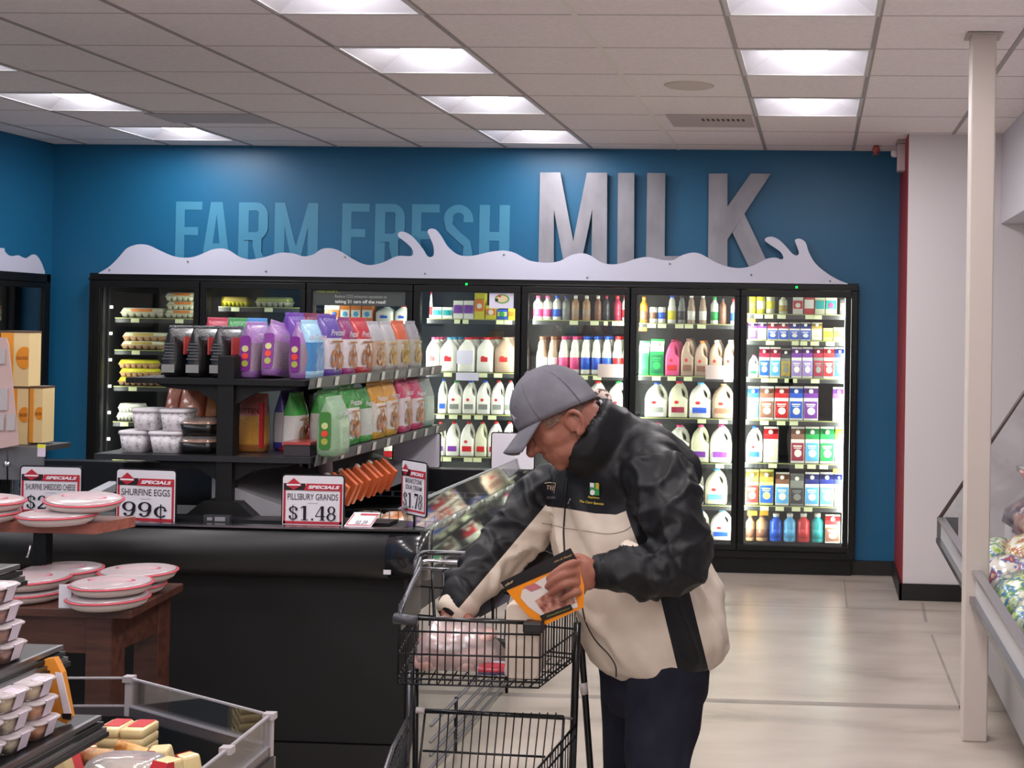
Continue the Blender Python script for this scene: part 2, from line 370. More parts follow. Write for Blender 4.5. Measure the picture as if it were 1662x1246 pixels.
# wave on the left wall cooler
XW = XL+.03
pl = [(0,402),(8,408),(14,414),(22,415.5),(30,414),(36,417),(43,419),(49,416),(54,413),(59,414),(64,420),(69,430),(73,441)]
q = [at(x, y, X=XW) for x, y in pl]
poly = smooth_path([(6.2, 2.25), (6.8, 2.12), (7.4, 2.2), (8.0, 2.1)]+[(v.y, v.z) for v in q], 4)
poly = [(5.6, 2.0), (5.8, 2.1)] + poly + [(poly[-1][0], 2.0)]
t = thing('wave_panel', 'short white wave cut-out above the cooler on the left wall', 'wall decoration', (XW, 8, 2.0))
mb = MB(); mb.prism(poly, (XW, 0, 0), (0, 1, 0), (0, 0, 1), (-.012, 0, 0)); mb.build('wave_sheet', acrylic, t)
for y in (6.4, 7.5, 8.6): mb = MB(); mb.box(XL+.001, XW-.012, y-.01, y+.01, 2.02, 2.05); mb.build('standoff', STEEL, t)

# painted FARM FRESH: strokes in a unit box (x right, y up)
def seg_poly(pts, w):                                # thick polyline as a strip of quads, vertical/horizontal weights
    out = []
    L = []; R_ = []
    for i, p in enumerate(pts):
        a = Vector(pts[max(0, i-1)]); b = Vector(pts[min(len(pts)-1, i+1)]); d = (b-a).normalized(); n = Vector((-d.y, d.x))
        k = Vector((n.x*w[0], n.y*w[1])); L.append(Vector(p)+k); R_.append(Vector(p)-k)
    return [[tuple(R_[i]), tuple(R_[i+1]), tuple(L[i+1]), tuple(L[i])] for i in range(len(pts)-1)]
SW, SH = .17, .065
def rect(a, b, c, d): return [(a, c), (b, c), (b, d), (a, d)]
arc = lambda cx, cy, rx, ry, a0, a1, n=10: [(cx+rx*math.cos(math.radians(a0+(a1-a0)*k/n)), cy+ry*math.sin(math.radians(a0+(a1-a0)*k/n))) for k in range(n+1)]
bowl = [(SW, .935)]+[(.5, .935)]+arc(.6, .79, .24, .145, 90, 0, 6)+arc(.6, .60, .24, .145, 0, -90, 6)+[(SW, .455)]
GL = {
 'F': [rect(0, .34, 0, 1), rect(.34, 1, .87, 1), rect(.34, .86, .46, .59)],
 'E': [rect(0, .34, 0, 1), rect(.34, 1, .87, 1), rect(.34, .88, .44, .57), rect(.34, 1, 0, .13)],
 'H': [rect(0, .34, 0, 1), rect(.66, 1, 0, 1), rect(.34, .66, .43, .57)],
 'A': [[(0, 0), (.3, 0), (.52, .85), (.4, 1), (.3, 1)], [(1, 0), (.7, 0), (.5, .85), (.4, 1), (.7, 1)], rect(.33, .7, .2, .33)],
 'M': [rect(0, .23, 0, 1), rect(.77, 1, 0, 1), [(.23, 1), (.23, .62), (.42, 0), (.5, 0), (.5, .3)], [(.77, 1), (.77, .62), (.58, 0), (.5, 0), (.5, .3)]],
 'R': [rect(0, .34, 0, 1)]+seg_poly(bowl, (SW*.95, SH))+[[(.5, .42), (.8, .45), (.8, .2), (1, 0), (.66, 0), (.5, .3)]],
 'S': seg_poly([(.83, .72)]+arc(.5, .78, .33, .155, 0, 180, 10)+[(.2, .64), (.5, .5), (.8, .38)]+arc(.5, .22, .33, .155, 0, -180, 10)+[(.17, .28)], (SW*.95, SH)),
}
fm = M('3f83a3', .42, name='pale_blue_lettering_paint')
mb = MB()
z0, z1 = at(560, 431, Y=WALL_Y).z, at(560, 330, Y=WALL_Y).z
for ch, a, b in (('F',72,190),('A',190,320),('R',355,487),('M',517,712),('F',820,942),('R',968,1102),('E',1133,1257),('S',1275,1410),('H',1437,1573)):
    xa, xb = at(260+a/2.77, 335, Y=WALL_Y).x, at(260+b/2.77, 335, Y=WALL_Y).x
    for k, pg in enumerate(GL[ch]):
        yy = WALL_Y-.002-.0003*k
        mb.add([(xa+(xb-xa)*u, yy, z0+(z1-z0)*v) for u, v in pg], [tuple(range(len(pg)))])
t = tag(mb.build('painted_lettering', fm), 'pale blue words FARM FRESH painted on the teal wall above the wave', 'lettering')
# raised metal MILK, outlines taken in photo points on the letter plane
LY = 9.03
milk_m = ramp_mat('brushed_aluminium', [(.3, '7f7e86'), (.6, '95949c'), (.8, 'a09fa7')], 6, .5, metal=.3, stretch=(1, 1, .5))
c5 = lambda pts: [(840+x/2.77, 240+y/2.77) for x, y in pts]
MILK = [('M', [[(102,110),(192,110),(192,118),(163,275),(163,560),(93,560)], [(192,110),(163,275),(216,560),(260,560),(285,480),(250,420)], [(312,111),(403,111),(401,560),(332,560),(336,275)], [(312,111),(336,275),(290,500),(272,560),(230,560),(250,420)]]),
        ('I', [[(452,112),(525,112),(523,560),(448,560)]]),
        ('L', [[(583,112),(664,113),(661,486),(578,486)], [(578,486),(740,486),(740,560),(578,560)]]),
        ('K', [[(860,115),(944,115),(943,560),(856,560)], [(1049,115),(1139,116),(1020,296),(943,412),(943,265)], [(1020,296),(1130,530),(1145,560),(1052,560),(966,380)]])]
for n_, (ch, polys) in enumerate(MILK):
    mb = MB()
    for k, pg in enumerate(polys):
        pts = [at(x, y, Y=LY) for x, y in c5(pg)]
        mb.prism([(v.x, v.z) for v in pts], (0, LY-.0004*k, 0), (1, 0, 0), (0, 0, 1), (0, .02, 0))
    b = at(*c5([(polys[0][0][0], 300)])[0], Y=LY)
    for dz in (-.1, .2): mb.box(b.x+.03, b.x+.05, LY+.02, WALL_Y, b.z+dz, b.z+dz+.02)
    tag(mb.build('metal_letter', milk_m), 'large brushed metal letter %s of the word MILK on the teal wall' % ch, 'letter', 'raised metal letters')

# ================================================================ wall cooler
PIT_D = .7662; FY = 9.0
t = cooler = thing('display_cooler', 'long black seven-door glass dairy cooler built into the teal wall', 'cooler', ((CL+CRt)/2, FY, CB))
mb = MB()
mb.box(CL, CRt, FY, WALL_Y+.02, CT-.05, CT); mb.box(CL, CRt, FY, WALL_Y+.02, CB, CB+.05)
mb.box(CL, CL+.045, FY, WALL_Y+.02, CB+.05, CT-.05); mb.box(CRt-.045, CRt, FY, WALL_Y+.02, CB+.05, CT-.05)
mb.box(CL-.004, CRt+.004, FY-.012, FY, CT-.05, CT-.035); mb.box(CL+.02, CRt-.02, FY+.03, WALL_Y+.01, 0.0, CB)
mb.build('cooler_frame', BLACK, t, bevel=.004)
cab = M('1b1b1d', .5, name='dark_cooler_liner')
mb = MB()
mb.box(CL, CRt, 9.93, 9.97, CB, CT); mb.box(CL+.005, CL+.028, WALL_Y+.021, 9.93, CB, CT); mb.box(CRt-.028, CRt-.005, WALL_Y+.021, 9.93, CB, CT); mb.box(CL, CRt, WALL_Y+.02, 9.93, CT-.01, CT+.03); mb.box(CL, CRt, WALL_Y+.02, 9.93, CB-.03, CB+.06)
mb.box(CL-.03, CL, WALL_Y+.12, 9.97, CB, CT); mb.box(CRt, CRt+.03, WALL_Y+.12, 9.97, CB, CT)
mb.build('cabinet', cab, t)
glass = clear_mat('cooler_glass', (.97, .98, .98), .035, .02)
led_m = M('f4fff4', .5, name='cooler_led_strip', emit=9); chr_m = M('55565a', .3, .8, name='door_gasket_metal')
for k in range(7):
    xa = CL+.045+PIT_D*k*(1)*((CRt-CL-.09)/(7*PIT_D)); xb = CL+.045+(CRt-CL-.09)/7*(k+1)
    d = MB(); z0, z1 = CB+.05, CT-.05
    rw = .042
    d.box(xa+.004, xb-.004, FY-.018, FY+.03, z1-rw-.008, z1-.003); d.box(xa+.004, xb-.004, FY-.018, FY+.03, z0+.003, z0+rw)
    d.box(xa+.004, xa+rw, FY-.018, FY+.03, z0+rw, z1-rw-.008); d.box(xb-rw, xb-.004, FY-.018, FY+.03, z0+rw, z1-rw-.008)
    do = d.build('cooler_door', BLACK, t, bevel=.003)
    g = MB(); g.box(xa+rw, xb-rw, FY+.0, FY+.012, z0+rw, z1-rw-.008); g.build('glass_pane', glass, do)
    g = MB(); g.box(xa+rw, xb-rw, FY-.002, FY-.0005, z0+rw, z0+rw+.008); g.box(xa+rw, xa+rw+.006, FY-.002, FY-.0005, z0+rw, z1-rw-.01); g.build('chrome_edge', chr_m, do)
    g = MB(); g.box(xb-.035, xb-.018, FY-.05, FY-.035, .95, 1.35); g.box(xb-.032, xb-.02, FY-.04, FY-.017, .97, .99); g.box(xb-.032, xb-.02, FY-.04, FY-.017, 1.31, 1.33); g.build('handle', BLACK, do)
    if k in (3, 6):
        v = at(757 if k == 3 else 1293, 461 if k == 3 else 466, Y=FY-.019); g = MB(); g.box(v.x-.007, v.x+.007, FY-.0195, FY-.018, v.z-.007, v.z+.007); g.build('indicator_lamp', M('00ff40', .5, name='green_indicator', emit=3), do)
    if k > 0:
        mb = MB(); mb.box(xa-.03, xa+.03, FY+.03, WALL_Y+.02, z0, z1); mb.build('mullion', cab, t)
for k in range(8):
    xa = CL+.045+(CRt-CL-.09)/7*k
    st = MB(); xx = xa+(.0 if 0 < k < 7 else (.03 if k == 0 else -.03))
    st.box(xx-.012, xx+.012, WALL_Y+.022, WALL_Y+.04, CB+.1, CT-.1); st.build('led_strip', led_m if k > 0 else M('4a4b50', .5), t)
    pw = (0, .35, .45, .8, 1.25, 1.5, 1.9, 1.3)[k]*COOLER_W
    ld = bpy.data.lights.new('cooler_lamp', 'AREA'); ld.shape = 'RECTANGLE'; ld.size = .05; ld.size_y = 1.65; ld.energy = max(pw, .35*COOLER_W); ld.color = (.95, 1.0, .88)
    lo = bpy.data.objects.new('cooler_lamp', ld); COL.objects.link(lo); lo.parent = t; lo.rotation_euler = (PI/2, 0, 0)
    lo.rotation_euler = (PI/2, 0, 0)
    lo.location = Vector((xx, WALL_Y+.045, (CB+CT)/2))-t.location
for k in range(9):
    mb = MB(); mb.lathe([(.011, 0), (.011, .02)], (CL+.092, 9.13, CT-.25-.19*k), 8); mb.build('lamp_clip', M('fffff0', .4, emit=2.5, name='small_cooler_lamp'), t)

# ---------------------------------------------------------------- products
def bands(mat_lo, mat_hi): pass
def rsec(w, d, r, z, cx=0, cy=0, n=3):
    w, d = w/2, d/2; r = min(r, w*.98, d*.98)
    return [(cx+sx*(w-r)+r*math.cos(a), cy+sy*(d-r)+r*math.sin(a), z) for sx, sy, a0 in ((1, 1, 0), (-1, 1, PI/2), (-1, -1, PI), (1, -1, 1.5*PI)) for a in [a0+PI/2*k/n for k in range(n+1)]]
_pm = {}
def pmesh(key, fn):
    if key not in _pm:
        mb = MB(); fn(mb); o = mb.build(key, [WHITE]*(1+max(mb.m))); _pm[key] = o.data; bpy.data.objects.remove(o)
    return _pm[key]
def m_jug(mb):
    S = [(1, 1, .04, 0), (1, 1, .14, .015), (1, 1, .14, .5)]
    secs = [rsec(.96, .96, .14, 0), rsec(1, 1, .16, .02), rsec(1, 1, .16, .5), rsec(.72, .96, .2, .58, -.13), rsec(.60, .86, .22, .68, -.15), rsec(.50, .7, .22, .78, -.12), rsec(.36, .45, .16, .88, -.03), rsec(.24, .26, .12, .93), rsec(.24, .26, .12, .955)]
    mb.loft(secs)
    mb.tube([(.36, 0, .46), (.40, 0, .56), (.38, 0, .68), (.30, 0, .78), (.16, 0, .87), (.04, 0, .9)], [.12, .1, .085, .085, .09, .1], 8)
def m_jug2(mb):
    mb.loft([rsec(.94, .94, .14, 0), rsec(1, 1, .2, .02), rsec(1, 1, .2, .6), rsec(.9, .9, .25, .7), rsec(.62, .66, .25, .82), rsec(.36, .36, .17, .9), rsec(.32, .32, .15, .955)])
def m_bot(mb): mb.lathe([(.42, 0), (.5, .02), (.5, .5), (.47, .56), (.36, .66), (.38, .72), (.32, .82), (.22, .88), (.2, .94)], seg=14)
def m_bot2(mb): mb.lathe([(.46, 0), (.5, .02), (.5, .66), (.46, .72), (.24, .82), (.22, .9)], seg=14)
def m_can(mb): mb.lathe([(.45, 0), (.5, .03), (.5, .93), (.44, 1)], seg=14)
def m_cap(mb): mb.lathe([(.5, 0), (.5, .85), (.42, 1), (0, 1)], seg=12)
def m_carton(mb):
    mb.box(-.5, .5, -.5, .5, 0, .80)
    mb.add([(-.5, -.5, .8), (.5, -.5, .8), (.5, .5, .8), (-.5, .5, .8), (-.5, 0, .94), (.5, 0, .94)], [(0, 1, 5, 4), (2, 3, 4, 5), (0, 4, 3), (1, 2, 5)])
    mb.box(-.5, .5, -.02, .02, .94, 1)
def m_box(mb): mb.box(-.5, .5, -.5, .5, 0, 1)
def m_roof(mb): mb.add([(-.5, -.501, .802), (.5, -.501, .802), (.5, -.02, .942), (-.5, -.02, .942)], [(0, 1, 2, 3)]); mb.box(-.5, .5, -.501, -.48, .66, .8)
def m_disc(mb):
    n = 12; mb.lathe([(.5, 0), (.5, .5), (.4, 1), (0, 1)], seg=n); mb.v = [(x, -z, y) for x, y, z in mb.v]
def m_panel(mb): mb.box(-.5, .5, -.004, 0, 0, 1)
def m_panel2(mb):                                       # picture panel: a field with a blob and two text bars
    mb.box(-.5, .5, -.004, 0, 0, 1, 0)
    mb.prism([(x*.3, y*.22) for x, y in arc(0, 0, 1, 1, 0, 330, 11)], (0.03, -.006, .42), (1, 0, 0), (0, 0, 1), (0, .003, 0), 1)
    mb.box(-.36, .34, -.006, -.003, .78, .86, 1); mb.box(-.3, .28, -.006, -.003, .68, .73, 1)
def m_egg(mb):                                          # egg carton: two halves with six cups showing
    for k in range(6):
        x = -.5+(k+.5)/6
        mb.loft([rsec(.10, .8, .05, 0, x), rsec(.155, .96, .06, .45, x), rsec(.155, .96, .06, .5, x)], 0)
    mb.box(-.5, .5, -.5, .5, .46, .53, 0)
    mb.loft([rsec(.99, .98, .04, .53), rsec(.95, .88, .06, .8), rsec(.9, .8, .06, 1)], 1)
MESHES = dict(jug=m_jug, jug2=m_jug2, bot=m_bot, bot2=m_bot2, can=m_can, carton=m_carton, box=m_box, egg=m_egg)
CN = dict(w=('white', 'f2f1e4'), c=('cream', 'dcdcbc'), b=('blue', '2b5fd0'), n=('navy', '1f2f7d'), r=('red', 'cf2f33'), p=('pink', 'e8588c'), g=('green', '2a9d52'), dg=('dark green', '1d6b45'),
          t=('teal', '2aa6a8'), v=('purple', '7b3fa0'), y=('yellow', 'e6dc3c'), o=('orange', 'e8842c'), k=('brown', '8f6450'), ch=('chocolate', 'b9a08a'), lb=('light blue', '62b4e6'), gy=('grey', '8b8f88'),
          d=('dark', '3b3a3e'), m=('maroon', '9c2a45'), tn=('tan', 'c29a72'), gd=('gold', 'b9a04a'), yg=('yellow-green', 'c3cc7a'), lv=('lilac', 'a48ccf'), bl=('black', '1b1b1f'))
def pc(c, rough=.35): return M(CN[c][1], rough, name=CN[c][0].replace(' ', '_')+'_packaging')
def part_from(mesh, name, mats, parent, loc, sc):
    o = bpy.data.objects.new(name, mesh); COL.objects.link(o); o.parent = parent; o.location = loc; o.scale = sc
    for s_, mt in zip(o.material_slots, mats): s_.link = 'OBJECT'; s_.material = mt
    return o
KIND = dict(jug=('milk_jug', 'milk jug', 'jug'), jug2=('milk_jug', 'handleless milk jug', 'jug'), bot=('milk_bottle', 'slim bottle', 'bottle'), bot2=('drink_bottle', 'bottle', 'bottle'), can=('drink_can', 'can', 'can'), carton=('milk_carton', 'carton', 'carton'), box=('food_box', 'box', 'box'), egg=('egg_carton', 'egg carton', 'carton'))
def product(typ, x, y, z, w, h, d, cols, label, group):
    """an item standing on its shelf, x centre, y front, z base"""
    nm, _, cat = KIND[typ]
    body, cap, lab = (list(cols)+[None]*3)[:3]
    t = thing(nm, label, cat, (x, y+d/2, z), group=group)
    if typ == 'egg':
        part_from(pmesh(typ, m_egg), 'carton_shell', [pc(body, .8), pc(cap or body, .7)], t, (0, 0, 0), (w, d, h))
        if lab: part_from(pmesh('panel', m_panel), 'label', [pc(lab)], t, (0, -d*.44, h*.6), (w*.5, 1, h*.3))
        return t
    o = part_from(pmesh(typ, MESHES[typ]), {'can': 'can_body', 'carton': 'carton_body', 'box': 'box_body'}.get(typ, 'bottle_body'), [pc(body)]*1, t, (0, 0, 0), (w, d, h))
    if typ in ('jug', 'jug2', 'bot', 'bot2'):
        cw = {'jug': .3, 'jug2': .38, 'bot': .48, 'bot2': .5}[typ]*w; cz = {'jug': .93, 'jug2': .93, 'bot': .91, 'bot2': .87}[typ]*h
        part_from(pmesh('cap', m_cap), 'cap', [pc(cap)], t, (0, 0, cz), (cw, cw, h-cz))
        if lab:
            if typ in ('jug', 'jug2'):
                part_from(pmesh('panel', m_panel), 'label', [pc(lab)], t, (0, -d*.5, h*(.14 if typ == 'jug' else .3)), (w*(.66 if typ == 'jug' else .4), 1, h*(.15 if typ == 'jug' else .13)))
                if w > .085 and lab != 'v': part_from(pmesh('disc', m_disc), 'emblem', [pc('r')], t, (-w*.08, -d*.5, h*.42), (w*.24, .003, h*.09))
            else:
                part_from(pmesh('can', m_can), 'label', [pc(lab)], t, (0, 0, h*.12), (w*1.02, d*1.02, h*.34))
    elif typ == 'carton':
        part_from(pmesh('roof', m_roof), 'gable_panel', [pc(cap)], t, (0, 0, 0), (w, d, h))
        part_from(pmesh('disc', m_disc), 'cap', [pc('w')], t, (0, -d*.36, h*.86), (w*.32, .02, w*.32))
        part_from(pmesh('panel2', m_panel2), 'label', [pc(lab), pc(body if lab != body else 'w')], t, (0, -d*.5, h*.06), (w*.92, 1, h*.5))
    elif typ == 'box':
        if cap: part_from(pmesh('panel', m_panel), 'label', [pc(cap)], t, (0, -d*.5, h*.3), (w*.9, 1, h*.45))
        if lab: part_from(pmesh('disc', m_disc), 'emblem', [pc(lab)], t, (0, -d*.5-.004, h*.5), (w*.5, .003, w*.5))
    elif typ == 'can':
        if cap: part_from(pmesh('can', m_can), 'label', [pc(cap)], t, (0, 0, h*.25), (w*1.02, d*1.02, h*.45))
    return t
PRY = 9.25
# door: [(shelf y, [(type, x0, x1, top y, colours)])]
def row(ox, oy, s, ys, top, items):
    out = []
    for it in items:
        typ, a, b, cols = it[:4]; tp = it[4] if len(it) > 4 else top
        out.append((typ, ox+a/s, ox+b/s, oy+tp/s, cols.split()))
    return (oy+ys/s, out)
A4 = (1020, 440, 4.374); A5 = (1020, 660, 4.374); A3 = (840, 440, 4.374); A2 = (480, 420, 3.46); A1 = (140, 420, 3.46)
DOORS = {
7: [row(*A4, 305, 168, [('can',855,903,'y gd'),('can',907,970,'y w'),('can',975,1040,'c y'),('bot2',1065,1130,'c k gd'),('box',1165,1240,'w r w',180),('box',1244,1320,'r w'),('box',1322,1395,'c t',178),('box',1397,1480,'c t p',178),('box',1500,1540,'d k',200)]),
    row(*A4, 492, 365, [('carton',850,912,'w v v'),('carton',915,980,'w v w'),('carton',985,1060,'w m b'),('carton',1063,1137,'w m b'),('carton',1140,1215,'w n b'),('carton',1218,1294,'w n b'),('carton',1297,1375,'c gd w'),('box',1380,1450,'yg y',405),('box',1453,1528,'yg y',400)]),
    row(*A4, 758, 540, [('jug',850,920,'w p g',595),('carton',925,1000,'w m b'),('carton',1003,1078,'w m lb'),('carton',1080,1150,'gy d gd',548),('carton',1155,1229,'w v lv'),('carton',1232,1306,'w v lv'),('carton',1310,1380,'gy m m'),('carton',1383,1460,'w r r'),('carton',1462,1535,'w n b')]),  # fourth and seventh cartons stand dim: shade painted as grey bodies
    row(*A4, 1060, 820, [('carton',842,925,'w b lb'),('carton',928,1030,'w k k'),('carton',1034,1137,'w r r'),('carton',1140,1238,'w b b'),('carton',1241,1346,'w v v'),('carton',1448,1535,'w v lv',825)]),
    row(*A5, 402, 145, [('jug',830,950,'w b b',140),('carton',955,1062,'w r c'),('carton',1150,1249,'w k m'),('carton',1252,1353,'w g lb'),('carton',1357,1462,'w g g'),('carton',1465,1530,'w y lb')]),
    row(*A5, 706, 470, [('carton',828,922,'yg gd r',450),('carton',927,1028,'yg gd b',450),('carton',1040,1139,'w k lb'),('carton',1144,1244,'gy gy d',480),('carton',1250,1352,'w n lb'),('carton',1356,1458,'w n lb'),('carton',1461,1522,'w n k')]),
    row(*A5, 995, 760, [('bot2',828,895,'tn k k',765),('bot2',900,990,'tn k k',765),('bot2',996,1090,'b w b'),('bot2',1096,1188,'lb w lb'),('bot2',1192,1287,'r w r'),('bot2',1293,1385,'t w t'),('carton',1393,1502,'w r k',772)])],
6: [row(*A4, 372, 170, [('bot2',76,134,'o o k',180),('can',145,202,'w k',255),('can',206,262,'w b',255),('bot',272,338,'w b y'),('bot',345,405,'gy d d',172),('bot',412,472,'ch w w'),('bot',497,552,'ch w w'),('bot2',578,636,'w g g',180),('bot2',640,692,'k d k',190),('bot2',720,768,'w r b',195)]),  # dim bottles have their shade put into grey and dark colours
    row(*A4, 745, 470, [('carton',72,145,'g w dg',495),('carton',149,250,'g w dg',482),('jug',254,362,'p m r',485),('jug',368,462,'ch k k',478),('jug',465,562,'ch o k',495),('jug',568,664,'ch w k',490),('jug',668,760,'ch w k',490)]),
    row(*A4, 1043, 790, [('jug',108,272,'w b gy'),('jug',278,420,'c r m',782),('jug',424,582,'w lb b'),('jug',588,745,'ch tn k',800)]),  # second jug is a dim one, its shade put into the cream
    row(*A5, 396, 130, [('jug',120,268,'w p v',112),('jug',272,432,'w p v'),('jug',438,570,'c p v'),('jug',572,728,'w p v')]),  # cream on the third jug is shade painted over the same white jug
    row(*A5, 694, 445, [('jug',395,532,'w lb lb'),('jug',538,696,'c lb lb')]),
    row(*A5, 990, 740, [('jug',440,570,'w lb b'),('jug',576,732,'w lb b')])],
5: [row(*A3, 348, 172, [('bot2',103,172,'w p p'),('bot2',174,238,'w p p'),('bot2',243,305,'w b b'),('bot2',310,372,'gy n gy'),('bot2',378,434,'tn w ch'),('bot2',454,514,'tn w ch'),('bot2',540,592,'k w k'),('bot2',600,650,'d m d'),('bot2',674,732,'m r m'),('bot2',736,780,'w r r')]),  # the dim bottles carry shade in their grey, dark and maroon colours
    row(*A3, 735, 462, [('bot',122,202,'ch k w'),('bot',205,278,'ch k w'),('bot',281,357,'w p p'),('bot',360,436,'w p p'),('bot',438,512,'w b b'),('bot',515,586,'w b b'),('bot',589,660,'w b b'),('bot',663,737,'w r r'),('bot',740,780,'w r r')]),
    row(*A3, 1045, 780, [('jug',486,622,'w r gy'),('jug',628,776,'w g gy')])],
4: [row(*A2, 338, 185, [('bot',708,766,'w r r'),('box',766,820,'w t t',272),('box',823,880,'w t t',272),('box',883,940,'w v v',235),('box',942,999,'w v v',235),('box',1001,1060,'y o w',192),('box',1064,1126,'y o w',262),('box',1129,1189,'b yg g',284),('box',1192,1230,'y o',280)]),
    row(*A2, 637, 440, [('jug2',725,800,'w p r'),('jug2',803,899,'w lb r'),('jug2',901,1003,'w r r'),('jug2',1008,1106,'w r r'),('jug2',1109,1222,'ch ch r')]),
    row(*A2, 873, 683, [('jug',795,845,'w b b',675),('jug',848,928,'w g gy'),('jug',931,1009,'w b gy'),('jug',1011,1090,'w b gy'),('jug',1092,1166,'w r gy'),('jug',1168,1225,'w r gy')]),
    row(*A2, 1112, 915, [('jug',770,835,'w r v'),('jug',838,915,'w r v'),('jug',918,1000,'w r r'),('jug',1003,1070,'c r r'),('jug',1073,1152,'w r r'),('jug',1156,1224,'w r r')])],  # fourth jug is dim: cream here paints in the shade
3: [row(*A2, 362, 262, [('box',128,186,'w o b'),('box',188,245,'w o b'),('box',247,305,'o w lb'),('box',307,366,'o w lb'),('box',368,430,'o w lb'),('jug2',440,546,'w n b'),('jug2',550,632,'w r b')]),
    row(*A2, 1112, 915, [('box',60,170,'lb b'),('box',330,396,'w lb'),('box',492,560,'r w w',1000)])],
2: [row(*A2, 270, 160, [('egg',-480,-418,'y y',165),('egg',-415,-272,'y gd',165),('egg',-232,-40,'c yg',160)]),
    row(*A1, 395, 355, [('egg',712,830,'c y w')])],
1: [row(*A1, 332, 240, [('egg',185,432,'c c o'),('egg',436,628,'c c o',270)]),
    row(*A1, 512, 462, [('egg',188,428,'tn c gd')]),
    row(*A1, 716, 665, [('egg',172,375,'tn y y'),('egg',380,620,'tn y w',690)]),
    row(*A1, 915, 828, [('egg',165,292,'w w'),('egg',310,428,'w w',850)]),
    row(*A1, 1128, 1055, [('egg',165,410,'c gy'),('egg',412,612,'c c',1098)])],
}
# cartons stacked on the first of each egg row: (door, row, item) -> list of extra tops, in stack order
STACK = {(1, 0, 1): 2, (1, 1, 0): 1, (1, 2, 0): 2, (1, 3, 0): 1}
tagm = M('e9efc0', .5, name='shelf_price_tag'); railm = M('3a3b3c', .4, name='shelf_rail')
DN = ['', 'first', 'second', 'third', 'fourth', 'fifth', 'sixth', 'seventh']
def desc(typ, cols):
    c = [CN[x][0] for x in cols]
    k = KIND[typ][1]
    if typ in ('jug', 'jug2', 'bot', 'bot2'): return '%s %s with %s cap' % (c[0], k, c[1])
    if typ == 'carton': return '%s %s with %s top' % (c[0], k, c[1])
    if typ == 'egg': return '%s %s' % (c[0], k)
    return '%s %s with %s' % (c[0], k, c[1]) if len(c) > 1 else '%s %s' % (c[0], k)
for dn, rows in DOORS.items():
    xa = CL+.045+(CRt-CL-.09)/7*(dn-1)+.034; xb = xa+(CRt-CL-.09)/7-.068; xm = (xa+xb)/2
    for ri, (ys_, items) in enumerate(rows):
        pxm = 160+176*(dn-.5)
        z = at(pxm, ys_, Y=PRY-.03).z
        if z < CB+.14: z = CB+.075
        sh = MB(); sh.box(xa, xb, PRY-.03, 9.86, z-.012, z-.001); sh.box(xa, xb, PRY-.042, PRY-.03, z-.036, z)
        if z > CB+.08: shelf = sh.build('shelf', railm, cooler)
        else: shelf = cooler
        rnd = random.Random(dn*31+ri); nt_ = 0
        if z > CB+.08:
            mb = MB(); mb.box(xa, xb, PRY-.0445, PRY-.042, z-.006, z-.001); mb.build('rail_trim', M('a9b060', .5), shelf)
            for it in items:
                if nt_ < 5 and rnd.random() < .75:
                    x = at((it[1]+it[2])/2+rnd.uniform(-6, 6), ys_, Y=PRY).x
                    if xa+.05 < x < xb-.05:
                        mb = MB(); mb.box(x-.03, x+.03, PRY-.046, PRY-.043, z-.035, z-.006, 0); mb.build('price_tag', tagm, shelf); nt_ += 1
        n = len(items); grp = 'items on %s shelf of %s cooler door' % (ORD[ri], DN[dn])
        for k, (typ, a, b, top, cols) in enumerate(items):
            pa, pb = at(a, ys_, Y=PRY), at(b, ys_, Y=PRY)
            if pb.x > xb+.03 : pb.x = xb+.0
            if pa.x < xa-.03 : pa.x = xa
            zt = at((a+b)/2, top, Y=PRY).z
            wd = (pb.x-pa.x)*.965; h = zt-z; x = (pa.x+pb.x)/2
            stack = STACK.get((dn, ri, k), 0)
            if stack:                                    # a pile of equal cartons
                h = .062
            dep = min(wd, .12) if typ in ('box', 'carton') else (.3 if False else wd)
            if typ == 'egg': dep = .12; h = min(h, .072) if not stack else h
            if typ == 'can': dep = wd
            lb = '%s, %s from left, %s shelf, %s cooler door' % (desc(typ, cols), ORD[k], ORD[ri], DN[dn])
            for q_ in range(stack+1):
                l2 = lb
                if stack: l2 = '%s, %s, %s shelf, %s cooler door' % (desc(typ, cols), ['bottom of pile', 'second up in pile', 'top of pile'][q_] if stack == 2 else ['lower of two', 'upper of two'][q_], ORD[ri], DN[dn])
                product(typ, x+(.01 if q_ % 2 else 0), PRY, z+.0005+q_*(h+.002), wd, h, dep, cols, l2, grp)
            # the files of jugs behind the front ones, seen over their shoulders
            if (dn, ri) in ((4, 1), (5, 1), (6, 1)) and typ in ('jug', 'jug2', 'bot'):
                for q_ in (1, 2, 3):
                    yb = PRY+q_*(dep+.006)
                    if yb+dep > 9.88: break
                    product(typ, x, yb, z+.0005, wd, h, dep, cols, '%s, %s behind %s front, %s shelf, %s door' % (desc(typ, cols), ORD[q_-1], ORD[k], ORD[ri], DN[dn]), grp)
